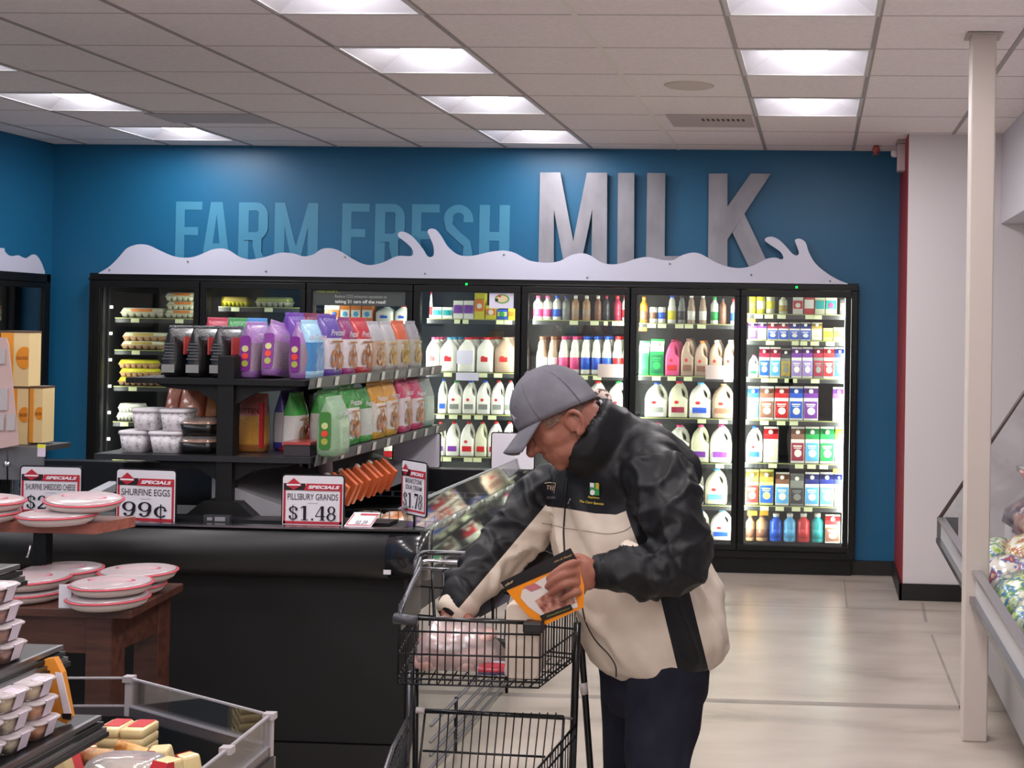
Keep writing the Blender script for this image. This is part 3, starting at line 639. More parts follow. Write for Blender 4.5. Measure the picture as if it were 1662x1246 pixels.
# paper notices clipped to the rails and stuck to the doors
def notice(name, x0, y0, x1, y1, Y, m, label, cat='notice', lines=()):
    a, b = at(x0, y1, Y=Y), at(x1, y0, Y=Y)
    t = thing(name, label, cat, ((a.x+b.x)/2, Y, a.z))
    mb = MB(); mb.box(a.x, b.x, Y-.0015, Y, a.z, b.z); mb.build('card', m, t)
    for (txt, fx, fy, fw, fh, col, bold) in lines:
        mb = MB(); put_text(mb, txt, (a.x+(b.x-a.x)*fx, Y-.0025, a.z+(b.z-a.z)*fy), (1, 0, 0), (0, 0, 1), (b.x-a.x)*fw, (b.z-a.z)*fh, 0, bold); mb.build('lettering', M(col, .6), t)
    return t
mauve = M('bba7a4', .6, name='mauve_paper'); card = M('dcd8ea', .6, name='white_card')
notice('shelf_notice', 970, 591, 1013, 612, PRY-.048, mauve, 'mauve paper notice on second shelf rail of fifth cooler door')
notice('shelf_notice', 1145, 593, 1192, 615, PRY-.048, mauve, 'mauve paper notice on second shelf rail of sixth cooler door')
notice('shelf_notice', 740, 605, 777, 617, PRY-.048, card, 'blank white card on second shelf rail of fourth cooler door')
notice('price_card', 741, 569, 768, 590, PRY-.004, card, 'small white card on the third jug behind fourth cooler door')
notice('door_sign', 508, 468, 658, 495, FY-.003, M('454a48', .5, name='dark_green_grey_vinyl'), 'dark grey sign reading taking 21 cars off the road on third door', 'sign',
       [('These coolers...', .03, .70, .26, .2, 'a4b83a', 0), ('Reduce CO2 emissions equivalent to', .24, .38, .56, .22, 'a9aba9', 0), ('taking 21 cars off the road!', .24, .08, .55, .24, 'd9dbd8', .03)])
sg = notice('door_sign', 794, 472, 834, 500, FY-.003, card, 'white sign with round farm emblem at top of fourth cooler door', 'sign')
mb = MB(); v = at(815, 485, Y=FY-.005)
for rx, rz, c_ in ((.052, .033, 0), (.04, .024, 1)):
    mb.prism([(v.x+rx*a, v.z+rz*b) for a, b in arc(0, 0, 1, 1, 0, 345, 23)], (0, FY-.0052-.0006*c_, 0), (1, 0, 0), (0, 0, 1), (0, .0005, 0), c_)
mb.prism([(v.x-.018+.03*a, v.z+.02+.018*b) for a, b in arc(0, 0, .4, .5, 0, 330, 11)], (0, FY-.0065, 0), (1, 0, 0), (0, 0, 1), (0, .0005, 0), 2)
mb.box(v.x-.05, v.x-.028, FY-.0065, FY-.006, v.z-.018, v.z+.002, 3)
mb.build('emblem', [M('6ea24a', .5), M('d9c9a0', .5), M('d2382e', .5), M('232323', .5)], sg)
notice('price_flag', 1037, 531, 1050, 537, PRY-.048, M('e68a2a', .6), 'small orange price flag under first shelf of sixth cooler door')
notice('price_flag', 1213, 517, 1226, 523, PRY-.048, M('e68a2a', .6), 'small orange price flag under first shelf of seventh cooler door')
notice('price_flag', 1352, 761, 1367, 768, PRY-.048, M('d8a02a', .6), 'small yellow price flag under fifth shelf of seventh cooler door')
notice('price_flag', 1213, 829, 1229, 836, PRY-.048, M('c99a26', .6), 'left yellow price flag under sixth shelf of seventh cooler door')
notice('price_flag', 1233, 829, 1247, 836, PRY-.048, M('c99a26', .6), 'right yellow price flag under sixth shelf of seventh cooler door')

# ---------------------------------------------------------------- cooler in the left wall
lglass = clear_mat('left_cooler_glass', (.9, .93, .95), .28, .03)
XF = XL+.06
t = lcool = thing('display_cooler', 'black glass-door cooler built into the left teal wall', 'cooler', (XL, 7.2, LCB))
mb = MB()
mb.box(XL-.02, XF, LC0, LC1, LCT-.06, LCT); mb.box(XL-.02, XF, LC0, LC1, LCB, LCB+.06)
for y in (LC0, LC1-.05): mb.box(XL-.02, XF, y, y+.05, LCB, LCT)
mb.build('cooler_frame', BLACK, t, bevel=.004)
mb = MB(); mb.box(XL-.8, XL-.78, LC0, LC1, LCB, LCT); mb.box(XL-.8, XL, LC1, LC1+.03, LCB, LCT); mb.box(XL-.8, XL, LC0-.03, LC0, LCB, LCT); mb.box(XL-.8, XL, LC0, LC1, LCT, LCT+.03); mb.box(XL-.8, XL, LC0, LC1, LCB-.03, LCB)
mb.build('cabinet', M('46545c', .6), t)
n = 5; dw = (LC1-LC0-.1)/n
for k in range(n):
    ya = LC0+.05+dw*k; yb = ya+dw; mb = MB()
    mb.box(XF-.03, XF+.012, ya+.003, yb-.003, LCT-.1, LCT-.063); mb.box(XF-.03, XF+.012, ya+.003, yb-.003, LCB+.063, LCB+.1)
    mb.box(XF-.03, XF+.012, ya+.003, ya+.04, LCB+.1, LCT-.1); mb.box(XF-.03, XF+.012, yb-.04, yb-.003, LCB+.1, LCT-.1)
    do = mb.build('cooler_door', BLACK, t)
    mb = MB(); mb.box(XF-.01, XF-.002, ya+.04, yb-.04, LCB+.1, LCT-.1); mb.build('glass_pane', lglass, do)
    for z in (.55, .9, 1.25, 1.6):
        if k > 2:
            mb = MB(); mb.box(XL-.6, XL-.06, ya+.05, yb-.05, z-.012, z); mb.build('shelf', railm, t)
k_ = 0
for z in (.901, 1.251, 1.601):
    for c in range(3):
        y = 8.38+.095*c
        product('bot2', XL-.15, y, z, .07, .24, .07, ['lb', 'w', 'w'], 'clear pale blue bottle, %s from left, %s shelf of the left wall cooler' % (ORD[c], ORD[k_]), 'bottles in the left wall cooler')
    k_ += 1
# ================================================================ refrigerated island in the foreground left
gloss_b = M('131316', .45, name='glossy_black_bumper'); ledge_m = M('19191c', .35, name='black_enamel'); dark = M('060607', .7, name='black_kick_panel')
IX0, IX1, IY0, IY1 = -4.6, -1.45, 4.78, 6.72
RZ = .925
t = island = thing('island_case', 'long black refrigerated island case with rounded bumper in the foreground', 'refrigerated case', ((IX0+IX1)/2, (IY0+IY1)/2, 0))
mb = MB(); mb.prism([(IX0, IY0+.06), (-1.52, IY0+.06), (-1.665, 5.42), (-2.2, 5.42), (-2.2, IY1-.05), (IX0, IY1-.05)], (0, 0, 0), (1, 0, 0), (0, 1, 0), (0, 0, .60)); mb.box(IX0, -1.53, IY0+.03, IY0+.08, .12, .8); mb.box(IX0, IX1-.02, IY1-.09, IY1-.04, .76, .93); mb.box(IX0, -1.5, IY0+.08, IY1, .735, .76); mb.build('case_body', dark, t)
mb = MB(); mb.box(IX0, -1.54, IY0+.02, IY0+.05, .0, .115); mb.build('kick_plate', M('161617', .5, name='kick_plate_metal'), t)
prof = [(0, .0), (-.012, -.006), (-.05, -.02), (-.075, -.055), (-.082, -.1), (-.07, -.14), (-.04, -.172), (0, -.185), (.04, -.185), (.04, 0)]
mb = MB(); mb.loft([[(x, IY0+a, RZ+b) for a, b in prof] for x in (IX0, IX1-.12)]); mb.build('end_bumper', gloss_b, t)
mb = MB(); mb.loft([[(IX1-.118-(0 if k == 0 else 0)+(.14+a*-.0)*k, IY0+a, RZ+b) for a, b in prof] for k in (0, .8, 1)]); mb.build('bumper_corner', M('1f1f22', .22, name='bumper_corner_cap', coat=.5), t)
mb = MB(); mb.box(IX1-.03, IX1-.005, IY0-.0, IY1, .745, .765); mb.build('side_bumper', gloss_b, t)
mb = MB(); mb.box(IX0, IX1-.12, IY0-.03, IY0+.02, RZ-.002, RZ+.006); mb.box(IX1-.12, IX1-.005, IY0-.03, IY0+.02, RZ-.001, RZ+.006); mb.box(IX1-.006, IX1+.012, IY0-.03, IY0-.022, RZ-.16, RZ+.004); mb.build('chrome_trim', M('9a9a9e', .25, 1, name='trim_chrome'), t)
mb = MB(); a, b = at(622, 932, Y=IY0-.084), at(634, 925, Y=IY0-.084); mb.box(a.x, b.x, IY0-.083, IY0-.08, a.z, b.z); mb.build('serial_label', M('d8d4d6', .5), t)
mb = MB(); mb.box(IX0, IX1-.1, IY0+.02, IY0+.07, .86, RZ-.005)
for k in range(4): mb.box(IX0, IX1-.16, IY0+.075+.03*k, IY0+.097+.03*k, RZ-.002, RZ+.012)
mb.box(IX0, IX1-.1, IY0+.02, IY0+.24, RZ-.03, RZ-.003); mb.build('vent_grille', ledge_m, t)
a, b = at(332, 847, Y=IY0+.06), at(374, 836, Y=IY0+.06)
mb = MB(); mb.box(a.x, b.x, IY0+.05, IY0+.07, RZ, RZ+.03); g = mb.build('thermometer', M('3b3b40', .25), t)
mb = MB(); mb.box(a.x+.015, a.x+.035, IY0+.047, IY0+.05, RZ+.01, RZ+.022); mb.box(a.x+.045, b.x-.015, IY0+.047, IY0+.05, RZ+.008, RZ+.024); mb.build('dial_window', M('8e8e92', .3), g)
# inner walls, far rim, interior dividers and wire bins
mb = MB(); mb.box(IX0, IX1-.05, IY1-.1, IY1, RZ-.02, RZ+.02); mb.box(IX0, IX1-.05, IY1-.105, IY1-.1, .62, RZ); mb.build('far_rim', ledge_m, t)
mb = MB()
for k in range(24): x = IX0+1.6+(IX1-IX0-1.7)*k/23; mb.box(x, x+.012, IY1-.108, IY1-.105, .80, .83)
mb.box(IX0+1.5, IX1-.06, IY1-.107, IY1-.1055, .80, .804); mb.box(IX0+1.5, IX1-.06, IY1-.107, IY1-.1055, .826, .83); mb.build('return_air_slots', M('8f8f98', .4), t)
wire = M('1b1b1d', .4, name='black_wire')
mb = MB()
for y in (5.28, 5.62):
    for z in (.78, .83, .88): mb.tube([(-2.1, y, z), (-1.62, y, z)], .0025, 4)
    for k in range(13): mb.tube([(-2.1+.04*k, y, .76), (-2.1+.04*k, y, .88)], .002, 4)
mb.build('wire_divider', wire, t)
# guard rails near the floor on the aisle side
for k, z in enumerate((.05, .10, .15, .21)):
    mb = MB(); mb.tube([(IX1+.045, IY0-.02, z), (IX1+.045, IY1, z)], .0065, 6); mb.build('guard_rail', M('77777c', .4, .3, name='grey_guard_rail'), t)
for y in (5.1, 5.95, 6.6):
    mb = MB(); mb.tube([(IX1+.045, y, 0), (IX1+.045, y, .22)], .007, 6); mb.build('rail_bracket', BLACK, t)
# sloping glass along the aisle side
pane = clear_mat('case_side_glass', (.95, .97, .96), .07, .03, .03, (.55, .57, .57))
mb = MB(); mb.add([(IX1-.01, IY0+.02, .765), (IX1-.01, IY1, .765), (IX1-.09, IY1, 1.0), (IX1-.09, IY0+.02, 1.0), (IX1-.016, IY0+.02, .765), (IX1-.016, IY1, .765), (IX1-.096, IY1, 1.0), (IX1-.096, IY0+.02, 1.0)], [(0, 1, 2, 3), (7, 6, 5, 4), (0, 4, 5, 1), (3, 2, 6, 7)]); mb.build('side_glass', pane, t)
mb = MB(); mb.obox((IX1-.093, (IY0+IY1)/2, 1.003), (.006, 0, .0), (0, (IY1-IY0)/2, 0), (0, 0, .004)); mb.build('glass_edge', M('a9aab0', .3, .6), t)
# grey ramp under the shelves, orange packs hang along it; black duct with white end beside the post
mb = MB(); mb.add([(-2.34, 5.0, 1.06), (-2.0, 5.0, .945), (-2.0, 6.55, .945), (-2.34, 6.55, 1.06), (-2.34, 5.0, .92), (-2.0, 5.0, .92), (-2.0, 6.55, .92), (-2.34, 6.55, .92)], [(0, 1, 2, 3), (0, 4, 5, 1), (3, 2, 6, 7), (1, 5, 6, 2), (0, 3, 7, 4)])
mb.build('grey_ramp', ramp_mat('brushed_grey_ramp', [(.3, '8a898d'), (.7, 'a3a2a7')], 3, .35, stretch=(1, .08, 1), metal=.3), t)
mb = MB(); mb.box(-2.86, -2.47, 5.25, 6.3, .93, 1.10); mb.build('black_duct', M('121214', .3, coat=.3), t)
mb = MB(); mb.box(-2.469, -2.38, 5.22, 6.3, .93, 1.12); mb.build('white_end_panel', M('e2dde2', .35), t)
mb = MB(); mb.box(-2.86, -2.47, 5.26, 6.3, 1.101, 1.106); mb.build('duct_top', M('8f8a80', .35), t)
q0, q1 = at(138, 812, Y=5.7), at(186, 787, Y=6.6); mb = MB(); mb.obox((q0+q1)/2, (q1-q0)/2, (.03, 0, .0), (0, 0, .02)); mb.build('light_ledge', M('c4c4cc', .35), t)

def snack_mesh(mb, crease=.02, seed=0):
    """flat-bottomed pouch, unit size, x width, y depth, z height; front at -y"""
    rnd = random.Random(seed); n = 6
    def sec(z, w, d, cx=0, cy=0):
        o = []
        for k in range(24):
            a = 2*PI*k/24; x = math.copysign(abs(math.cos(a))**.45, math.cos(a))*w/2; y = math.copysign(abs(math.sin(a))**.6, math.sin(a))*d/2
            j = crease*math.sin(3*a+z*9+seed)*math.sin(PI*min(1, z*1.2)); o.append((x+cx+j*.5, y+cy+j, z))
        return o
    prof = [(0, .9, .86), (.03, .97, .96), (.13, 1, 1), (.14, 1, 1), (.4, .98, 1.06), (.62, .96, .95), (.63, .96, .94), (.8, .95, .6), (.92, .96, .2), (.95, .97, .08), (1, .97, .05)]
    secs = [sec(z, w, d, .01*math.sin(seed+z*5)*z, .0) for z, w, d in prof]
    k_ = 24; v = [p for s_ in secs for p in s_]
    for i in range(len(secs)-1):
        pass
    o = len(mb.v); mb.v += v
    for i in range(len(secs)-1):
        zc = (prof[i][0]+prof[i+1][0])/2; mi = 2 if zc < .135 else (0 if zc < .625 else 1)
        for k in range(k_): mb.f.append([o+i*k_+k, o+i*k_+(k+1) % k_, o+(i+1)*k_+(k+1) % k_, o+(i+1)*k_+k]); mb.m.append(mi); mb.sm.append(True)
    mb.f.append([o+k for k in range(k_)][::-1]); mb.m.append(2); mb.sm.append(False)
    mb.f.append([o+(len(secs)-1)*k_+k for k in range(k_)]); mb.m.append(1); mb.sm.append(False)
for sd in range(3): pmesh('pouch%d' % sd, lambda mb, sd=sd: snack_mesh(mb, .025, sd))
def m_rings(mb):                                        # the printed biscuits on the front
    for cx, cz, r in ((-.17, .3, .16), (.14, .26, .17), (.02, .42, .13)):
        v = []; f = []; n = 14
        for k in range(n):
            a = 2*PI*k/n; v += [(cx+r*math.cos(a), -.004, cz+r*.9*math.sin(a)), (cx+r*.45*math.cos(a), -.004, cz+r*.4*math.sin(a))]
        mb.add(v, [(2*k, 2*k+1, (2*k+3) % (2*n), (2*k+2) % (2*n)) for k in range(n)], 0)
    mb.box(-.3, .25, -.005, -.004, .55, .58)
film = lambda c, r=.22: M(c, r, name='glossy_bag_film', coat=.6, bump=.35, bscale=22)
def snack_bag(x, y, z, rz, w, h, d, top, mid, bot, label, group=None, rings='a96a38', side=None, seed=0, tilt=0, word=None, wcol='d8d0d8'):
    t = thing('snack_bag', label, 'snack bag', (x, y, z), rz, group)
    if tilt: t.rotation_euler = (tilt, 0, rz)
    part_from(_pm['pouch%d' % (seed % 3)], 'pouch', [film(mid), film(top), film(bot)], t, (0, 0, 0), (w, d, h))
    if rings: part_from(pmesh('rings', m_rings), 'printed_picture', [M(rings, .35, name='printed_biscuits')], t, (0, -d*.535, 0), (w, 1, h))
    if word:
        mb = MB(); put_text(mb, word, (-w*.36, -d*.56, h*.66), (1, 0, 0), (0, -.15, 1), w*.7, h*.1, 0, .02); mb.build('printed_word', M(wcol, .4), t, local=True)
    if side:
        mb = MB(); mb.prism(rrect(d*.5, h*.62, d*.12), (-w*.5-.004, d*.25, h*.13), (0, -1, 0), (0, 0, 1), (.003, 0, 0)); g = mb.build('gusset_panel', M(side, .35), t, local=True)
        for k, c in enumerate(('c9c88a', 'e0442e', 'a5a84a')):
            mb = MB(); mb.prism([(a*.013, b*.013) for a, b in arc(0, 0, 1, 1, 0, 330, 11)], (-w*.5-.006, 0, h*(.52-.13*k)), (0, -1, 0), (0, 0, 1), (.002, 0, 0)); mb.build('printed_dot', M(c, .4), g, local=True)
    return t

# ---------------------------------------------------------------- shelving over the island
PYs = 5.0
SX0, SX1, UZ, LZ = -2.64, -1.975, 1.465, 1.165
t = rack = thing('display_rack', 'black two-tier shelving rack standing on the island case', 'shelf', (-2.33, 5.0, RZ))
pm_ = M('0c0c0e', .55, name='black_rack_steel', spec=.35)
for k, (y, zt) in enumerate(((5.0, 1.555), (5.75, 1.46), (6.62, 1.46))):
    a, b = -2.338, -2.272
    mb = MB(); mb.box(a, b, y-.03, y+.03, RZ+.0, zt); mb.build('post', pm_, t, bevel=.003)
    mb = MB(); fw = 1 if k == 0 else .45; mb.prism([(-.14*fw, 0), (.14*fw, 0), (.07*fw, .06), (-.07*fw, .06)], ((a+b)/2, y-.06, RZ+.006), (1, 0, 0), (0, 0, 1), (0, .12, 0)); mb.build('foot', pm_, t)
for (z, x0, x1) in ((UZ, SX0-.06, SX1), (LZ, SX0-.18, SX1+.03)):
    mb = MB(); mb.box(x0, x1-.012, 4.96, 6.75, z-.022, z); sh = mb.build('shelf', pm_ if z > 1.3 else M('2a2a2d', .3, name='dark_shelf_top'), t)
    mb = MB(); mb.obox((x1, 5.87, z-.012), (.003, 0, .002), (0, .885, 0), (.004, 0, .022)); mb.build('price_rail', M('5e5e5d', .4, name='grey_price_rail'), sh)
    for k in range(9):
        mb = MB(); y = 5.06+.19*k; mb.obox((x1+.008, y, z-.012), (.002, 0, .001), (0, .016, 0), (.003, 0, .018)); mb.build('price_tag', M('c9c8c0', .4), sh)
    for y in (5.0, 5.75, 6.62):
        for s_ in (-1, 1):
            mb = MB(); mb.prism([(.033, -.02), (.3, -.02), (.24, -.04), (.12, -.05), (.033, -.10)], (-2.305, y-.01, z), (s_, 0, 0), (0, 0, 1), (0, .02, 0)); mb.build('bracket', pm_, t)
# bags: front row on the upper shelf, black ones at the left
for k, (xa, xb, lab) in enumerate(((250, 282, 'leftmost'), (286, 325, 'middle'), (326, 362, 'rightmost'))):
    x = at((xa+xb)/2, 607, Y=5.03).x
    b = snack_bag(x+.012, 5.16, UZ+.001, PI/2, .24, .205, .075, '191919', '202022', '181818', '%s of the three black snack bags on the upper shelf end' % lab, 'black snack bags', None, seed=k)
    mb = MB(); mb.box(-.124, -.1225, -.026, .026, .018, .05); mb.build('gusset_label', M('8a8a88', .4), b, local=True)
    mb = MB()
    for q_ in range(6): mb.box(-.1245, -.1235, -.024, .024-.006*(q_ % 3), .07+.012*q_, .075+.012*q_)
    mb.build('gusset_print', M('58585a', .4), b, local=True)
    mb = MB(); mb.box(-.09, .10, -.05, -.045, .09, .16); mb.build('front_label', M('b5423f', .4), b, local=True)
for k, (x, c, lab) in enumerate(((-2.55, 'b3304a', 'red'), (-2.46, '3f8f4a', 'green'), (-2.38, '4a8fd0', 'blue'))):
    snack_bag(x, 5.42, UZ+.001, PI/2, .2, .24, .07, c, c, c, '%s-topped snack bag behind the black bags on upper shelf' % lab, 'bags behind the black ones', None, seed=k)
# purple bags
for k, (px, dx, rz, tl, lab) in enumerate(((396, 0, .02, 0, 'upright purple snack bag right of the post on the upper shelf'), (431, .01, .04, .0, 'second purple snack bag, leaning, on the upper shelf'), (480, .0, -.06, .0, 'third purple snack bag, crumpled, at the upper shelf corner'))):
    x = at(px, 610, Y=5.04).x
    b = snack_bag(x, 5.15, UZ+.001, PI/2+rz, .21, .225, .08, '9c74ac', '8f7a8c', '9468a6', lab, 'purple snack bags', None, side='7b2a8c', seed=k, word='Bagel', wcol='e8dfe8')
    if k == 1: b.rotation_euler = (0, .12, PI/2+.03)
ups = [(5.06, 5.23, '9cc6e0', '3c7fb8', '9fc8e4', 'blue', None), (5.24, 5.43, '5a3f9a', 'cfc8cf', '5a3f9a', 'purple and white pretzel', 'a96a38'), (5.44, 5.60, '8a2a66', 'd3c9cc', 'a03a80', 'maroon and white pretzel', 'a96a38'), (5.61, 5.79, 'b32a30', 'd6cdcc', 'b8303a', 'red and white pretzel', 'a0602e'), (5.80, 5.97, 'a9a6aa', 'b59a86', '9c958e', 'clear front', 'b98a5a'), (5.98, 6.14, 'aaa7a8', 'bcb2a6', 'a8a09a', 'clear orange-topped', 'b8924a'), (6.16, 6.32, 'c25a36', 'b9aea0', 'a8a09a', 'clear with orange top', 'b09030'), (6.36, 6.52, '8d8a8e', 'a5a090', 'a0a09a', 'pale clear', 'b09040')]
for k, (ya, yb, a, b_, c, nm, rg) in enumerate(ups):
    snack_bag(SX1-.07, (ya+yb)/2, UZ+.001, PI/2+random.uniform(-.08, .08), (yb-ya)*.96, (.235, .26, .25, .25, .235, .235, .24, .24)[k], .085, a, b_, c, '%s snack bag, %s along the upper aisle rail' % (nm, ORD[k]), 'snack bags on the upper shelf', rg, seed=k, word=('Chips' if k == 0 else 'Pretzel' if k < 4 else None))
for k, (y, c, nm) in enumerate(((5.3, '6a3aa0', 'purple'), (5.5, '7a1f4a', 'maroon'), (5.7, '8a1f30', 'dark red'), (5.42, '5a3f9a', 'violet'))):
    snack_bag(SX1-.19-.02*k, y, UZ+.001, PI/2, .17, .265, .08, c, c, c, '%s bag standing in the second row of the upper shelf' % nm, 'second row bags', None, seed=k)
los = [(5.20, 5.40, '3f9a3c', 'd2cfca', '3c9c3a', 'green and white pretzel'), (5.41, 5.61, '3f9a3c', 'd2cfca', '3c9c3a', 'bright green pretzel'), (5.62, 5.76, '3a8f38', 'b8bcb4', '48a048', 'rear green'), (5.77, 5.94, 'd69a2c', 'd6cfc6', 'c79a2e', 'golden pretzel'), (5.95, 6.12, 'd9a044', 'd3cbc4', 'd0a440', 'amber pretzel'), (6.14, 6.34, 'c03a66', 'd3c8ca', 'c44870', 'pink pretzel'), (6.35, 6.52, 'c8406a', 'cfc4c6', 'c44870', 'rear pink pretzel'), (6.54, 6.70, '9aa8a0', 'a9c0b0', '8fae9c', 'pale green clear')]
for k, (ya, yb, a, b_, c, nm) in enumerate(los):
    snack_bag(SX1-.05, (ya+yb)/2, LZ+.001, PI/2+random.uniform(-.08, .08), (yb-ya)*.96, (.25, .26, .24, .26, .265, .27, .25, .25)[k], .085, a, b_, c, '%s bag, %s along the lower aisle rail' % (nm, ORD[k]), 'snack bags on the lower shelf', None if k in (2, 7) else 'a96a38', seed=k+1, word='Pretzel' if k < 7 else None)
x = at(527, 728, Y=5.0).x
snack_bag(x+.0, 5.09, LZ+.001, PI/2+.02, .19, .235, .09, '8aa886', '8fae8a', '86a482', 'green flat-bottomed bag with dotted side panel at the lower shelf corner', None, None, side='3e7a34', seed=1, word='Chips')
snack_bag(SX1-.22, 5.33, LZ+.001, PI/2, .2, .25, .08, '4a3a9a', 'c8c2c8', '4a3a9a', 'purple-topped bag behind the green bag on the lower shelf', None, 'a96a38', seed=2)
snack_bag(SX1-.14, 5.2, LZ+.001, PI/2, .15, .24, .07, '3f9a3c', 'cfccc8', 'b03040', 'green-topped pretzel bag just behind the dotted green bag', None, 'a96a38', seed=0)
b = snack_bag(at(411, 715, Y=5.16).x, 5.16, LZ+.001, -.05, .125, .235, .075, 'b06a60', 'b07d2e', '8a5526', 'bronze and red snack bag just right of the post on lower shelf', None, None, seed=2, word='BITTEN', wcol='5a2a26')
mb = MB(); mb.box(.045, .06, -.043, -.03, .02, .2); mb.build('red_stripe', M('a8202c', .35), b, local=True)
# a fallen bag and the tray beside it
t = thing('snack_bag', 'crumpled red bag lying slumped on the lower shelf', 'snack bag', (at(480, 712, Y=5.25).x, 5.3, LZ))
mb = MB(); mb.loft([[(x_+.5*z_, y_*(1-.1*z_/.1), z_*.9+.002) for x_, y_, _ in rsec(.16-z_*.5, .17, .05, 0)] for z_ in (0, .02, .06, .09, .11)]); mb.build('pouch', film('b03a48'), t, local=True)
x0 = at(466, 712, Y=5.05).x; x1 = at(508, 712, Y=5.05).x
t = thing('snack_box', 'small dark tray with red lid lying beside the dotted green bag', 'box', ((x0+x1)/2, 5.08, LZ))
mb = MB(); mb.box(x0, x1, 5.02, 5.14, LZ+.001, LZ+.045); mb.build('tray', M('3a3438', .4), t); mb = MB(); mb.box(x0-.003, x1+.003, 5.015, 5.145, LZ+.045, LZ+.056); mb.build('lid', M('b0463e', .3, coat=.5), t)
# tubs, sandwich trays and brown bags at the left of the post
tub_m = ramp_mat('printed_white_tub', [(.36, 'a8a4aa'), (.46, 'dcd8dc'), (.7, 'f0ecf0')], 55, .35)
for k, (xa, xb, y0, lab) in enumerate(((199, 244, 0, 'lower left'), (247, 302, 0, 'lower right'), (219, 260, 1, 'upper left'), (264, 310, 1, 'upper right'), (252, 305, 2, 'rear'))):
    x = (at(xa, 715, Y=5.06).x+at(xb, 715, Y=5.06).x)/2; wz = at(xb, 715, Y=5.06).x-at(xa, 715, Y=5.06).x; z = LZ+.001+(.088 if y0 == 1 else 0)
    t = thing('deli_tub', '%s white patterned deli tub in the stack on lower shelf' % lab, 'tub', (x, 5.07 if y0 < 2 else 5.22, z), 0, 'white deli tubs')
    mb = MB(); mb.loft([rsec(wz*.76, .1, .02, 0), rsec(wz*.93, .12, .025, .072)]); mb.build('tub_body', tub_m, t, local=True)
    mb = MB(); mb.loft([rsec(wz*1.0, .13, .028, .072), rsec(wz*1.0, .13, .028, .08), rsec(wz*.95, .12, .025, .086)]); mb.build('lid', M('e2dee2', .25, name='clear_white_lid'), t, local=True)
for k in range(2):
    x = at(330, 715, Y=5.08).x; z = LZ+.001+.072*k
    t = thing('sandwich_tray', '%s black sandwich tray with clear lid beside the deli tubs' % ('lower', 'upper')[k], 'tray', (x, 5.09, z), 0, 'sandwich trays')
    mb = MB(); mb.loft([rsec(.12, .14, .02, 0), rsec(.145, .17, .03, .045)]); mb.build('tray', M('111113', .3), t, local=True)
    mb = MB(); mb.loft([rsec(.13, .15, .02, .03), rsec(.13, .15, .02, .05), rsec(.10, .12, .03, .056)]); mb.build('filling', ramp_mat('sandwich_filling%d' % k, [(.3, '6a3a22'), (.5, 'a8683a'), (.7, 'c8a06a')], 40, .5), t, local=True)
    mb = MB(); mb.loft([rsec(.146, .172, .03, .045), rsec(.146, .172, .03, .05), rsec(.12, .14, .03, .068)], cap=True); mb.build('lid', clear_mat('clear_lid%d' % k, (1, 1, 1), .15, .1, .12), t, local=True)
for k, (pxa, pxb, c) in enumerate(((266, 292, 'a0583e'), (288, 330, 'b0684e'), (332, 355, 'b8743a'))):
    xa, xb = at(pxa, 665, Y=5.32).x, at(pxb, 665, Y=5.32).x
    snack_bag((xa+xb)/2, 5.36, LZ+.001, 0, (xb-xa)*1.03, .25, .1, c, c, c, '%s copper-brown bag behind the deli tubs' % ('left', 'middle', 'right')[k], 'copper-brown bags', None, seed=k)
# orange packs hanging along the ramp
om = M('d8693a', .3, coat=.4, name='orange_film')
for k in range(9):
    y = 5.18+.085*k+.012*(k % 3)
    t = thing('cheese_pack', 'orange and black flat pack, %s from the front along the ramp' % ORD[k], 'pack', (-1.97, y, .95), -.1, 'orange packs along the ramp')
    mb = MB(); mb.obox((0, 0, .05), (.035, 0, -.03), (0, .012, .0), (.02, 0, .045)); mb.build('pack_film', om, t, local=True)
    mb = MB(); mb.obox((-.022, 0, .088), (.03, 0, -.026), (0, .0125, 0), (.006, 0, .01)); mb.build('header', M('e9dcd0' if k % 2 else '2a2222', .4), t, local=True)
# bags down in the well and flat packs behind the side glass
well = [(-2.06, 5.35, '6aa8d0', 'd8b070'), (-1.93, 5.36, '3f6fc8', 'e0b088'), (-1.80, 5.36, '3c68c8', 'd88a50'), (-1.72, 5.7, 'c8602e', 'e0b080'), (-1.86, 5.7, 'c86a3a', 'd9a070'), (-1.62, 5.95, 'c8502e', 'e2c0a0'), (-2.0, 5.7, '6aa8d0', 'e0c898'), (-1.62, 6.3, '2f5fd0', '2f5fd0')]
for k, (x, y, c, c2) in enumerate(well):
    t = thing('frozen_food_bag', '%s printed bag lying in the island well, bag %s from front' % (['sky blue', 'blue', 'deep blue', 'orange', 'rust orange', 'red-orange', 'pale blue', 'bright blue'][k], ORD[k]), 'bag', (x, y, .72), .2*(k % 3), 'bags in the island well')
    mb = MB(); mb.loft([[(a, b, z_+.25*b) for a, b, _ in rsec(w_, w_*1.5, .03, 0)] for w_, z_ in ((.11, .03), (.14, .06), (.14, .085), (.1, .11))]); mb.build('bag_film', ramp_mat('printed_bag%d' % k, [(.38, c), (.5, c2), (.62, 'e8e0d8')], 18, .3, coat=.4), t, local=True)
mb = MB(); mb.box(-2.3, IX1-.07, 5.1, 6.5, .60, .735); mb.build('well_floor', M('4a3634', .5), island)
silver = clear_mat('clear_pack', (.9, .95, .9), .3, .1, .16, (.62, .68, .56))
cc = ['8f9a80', '9aa090', 'b5402e', '7f8f78', 'a8a890', '5aa0c0', '9aa088', '8a9a7a']
n_ = 0
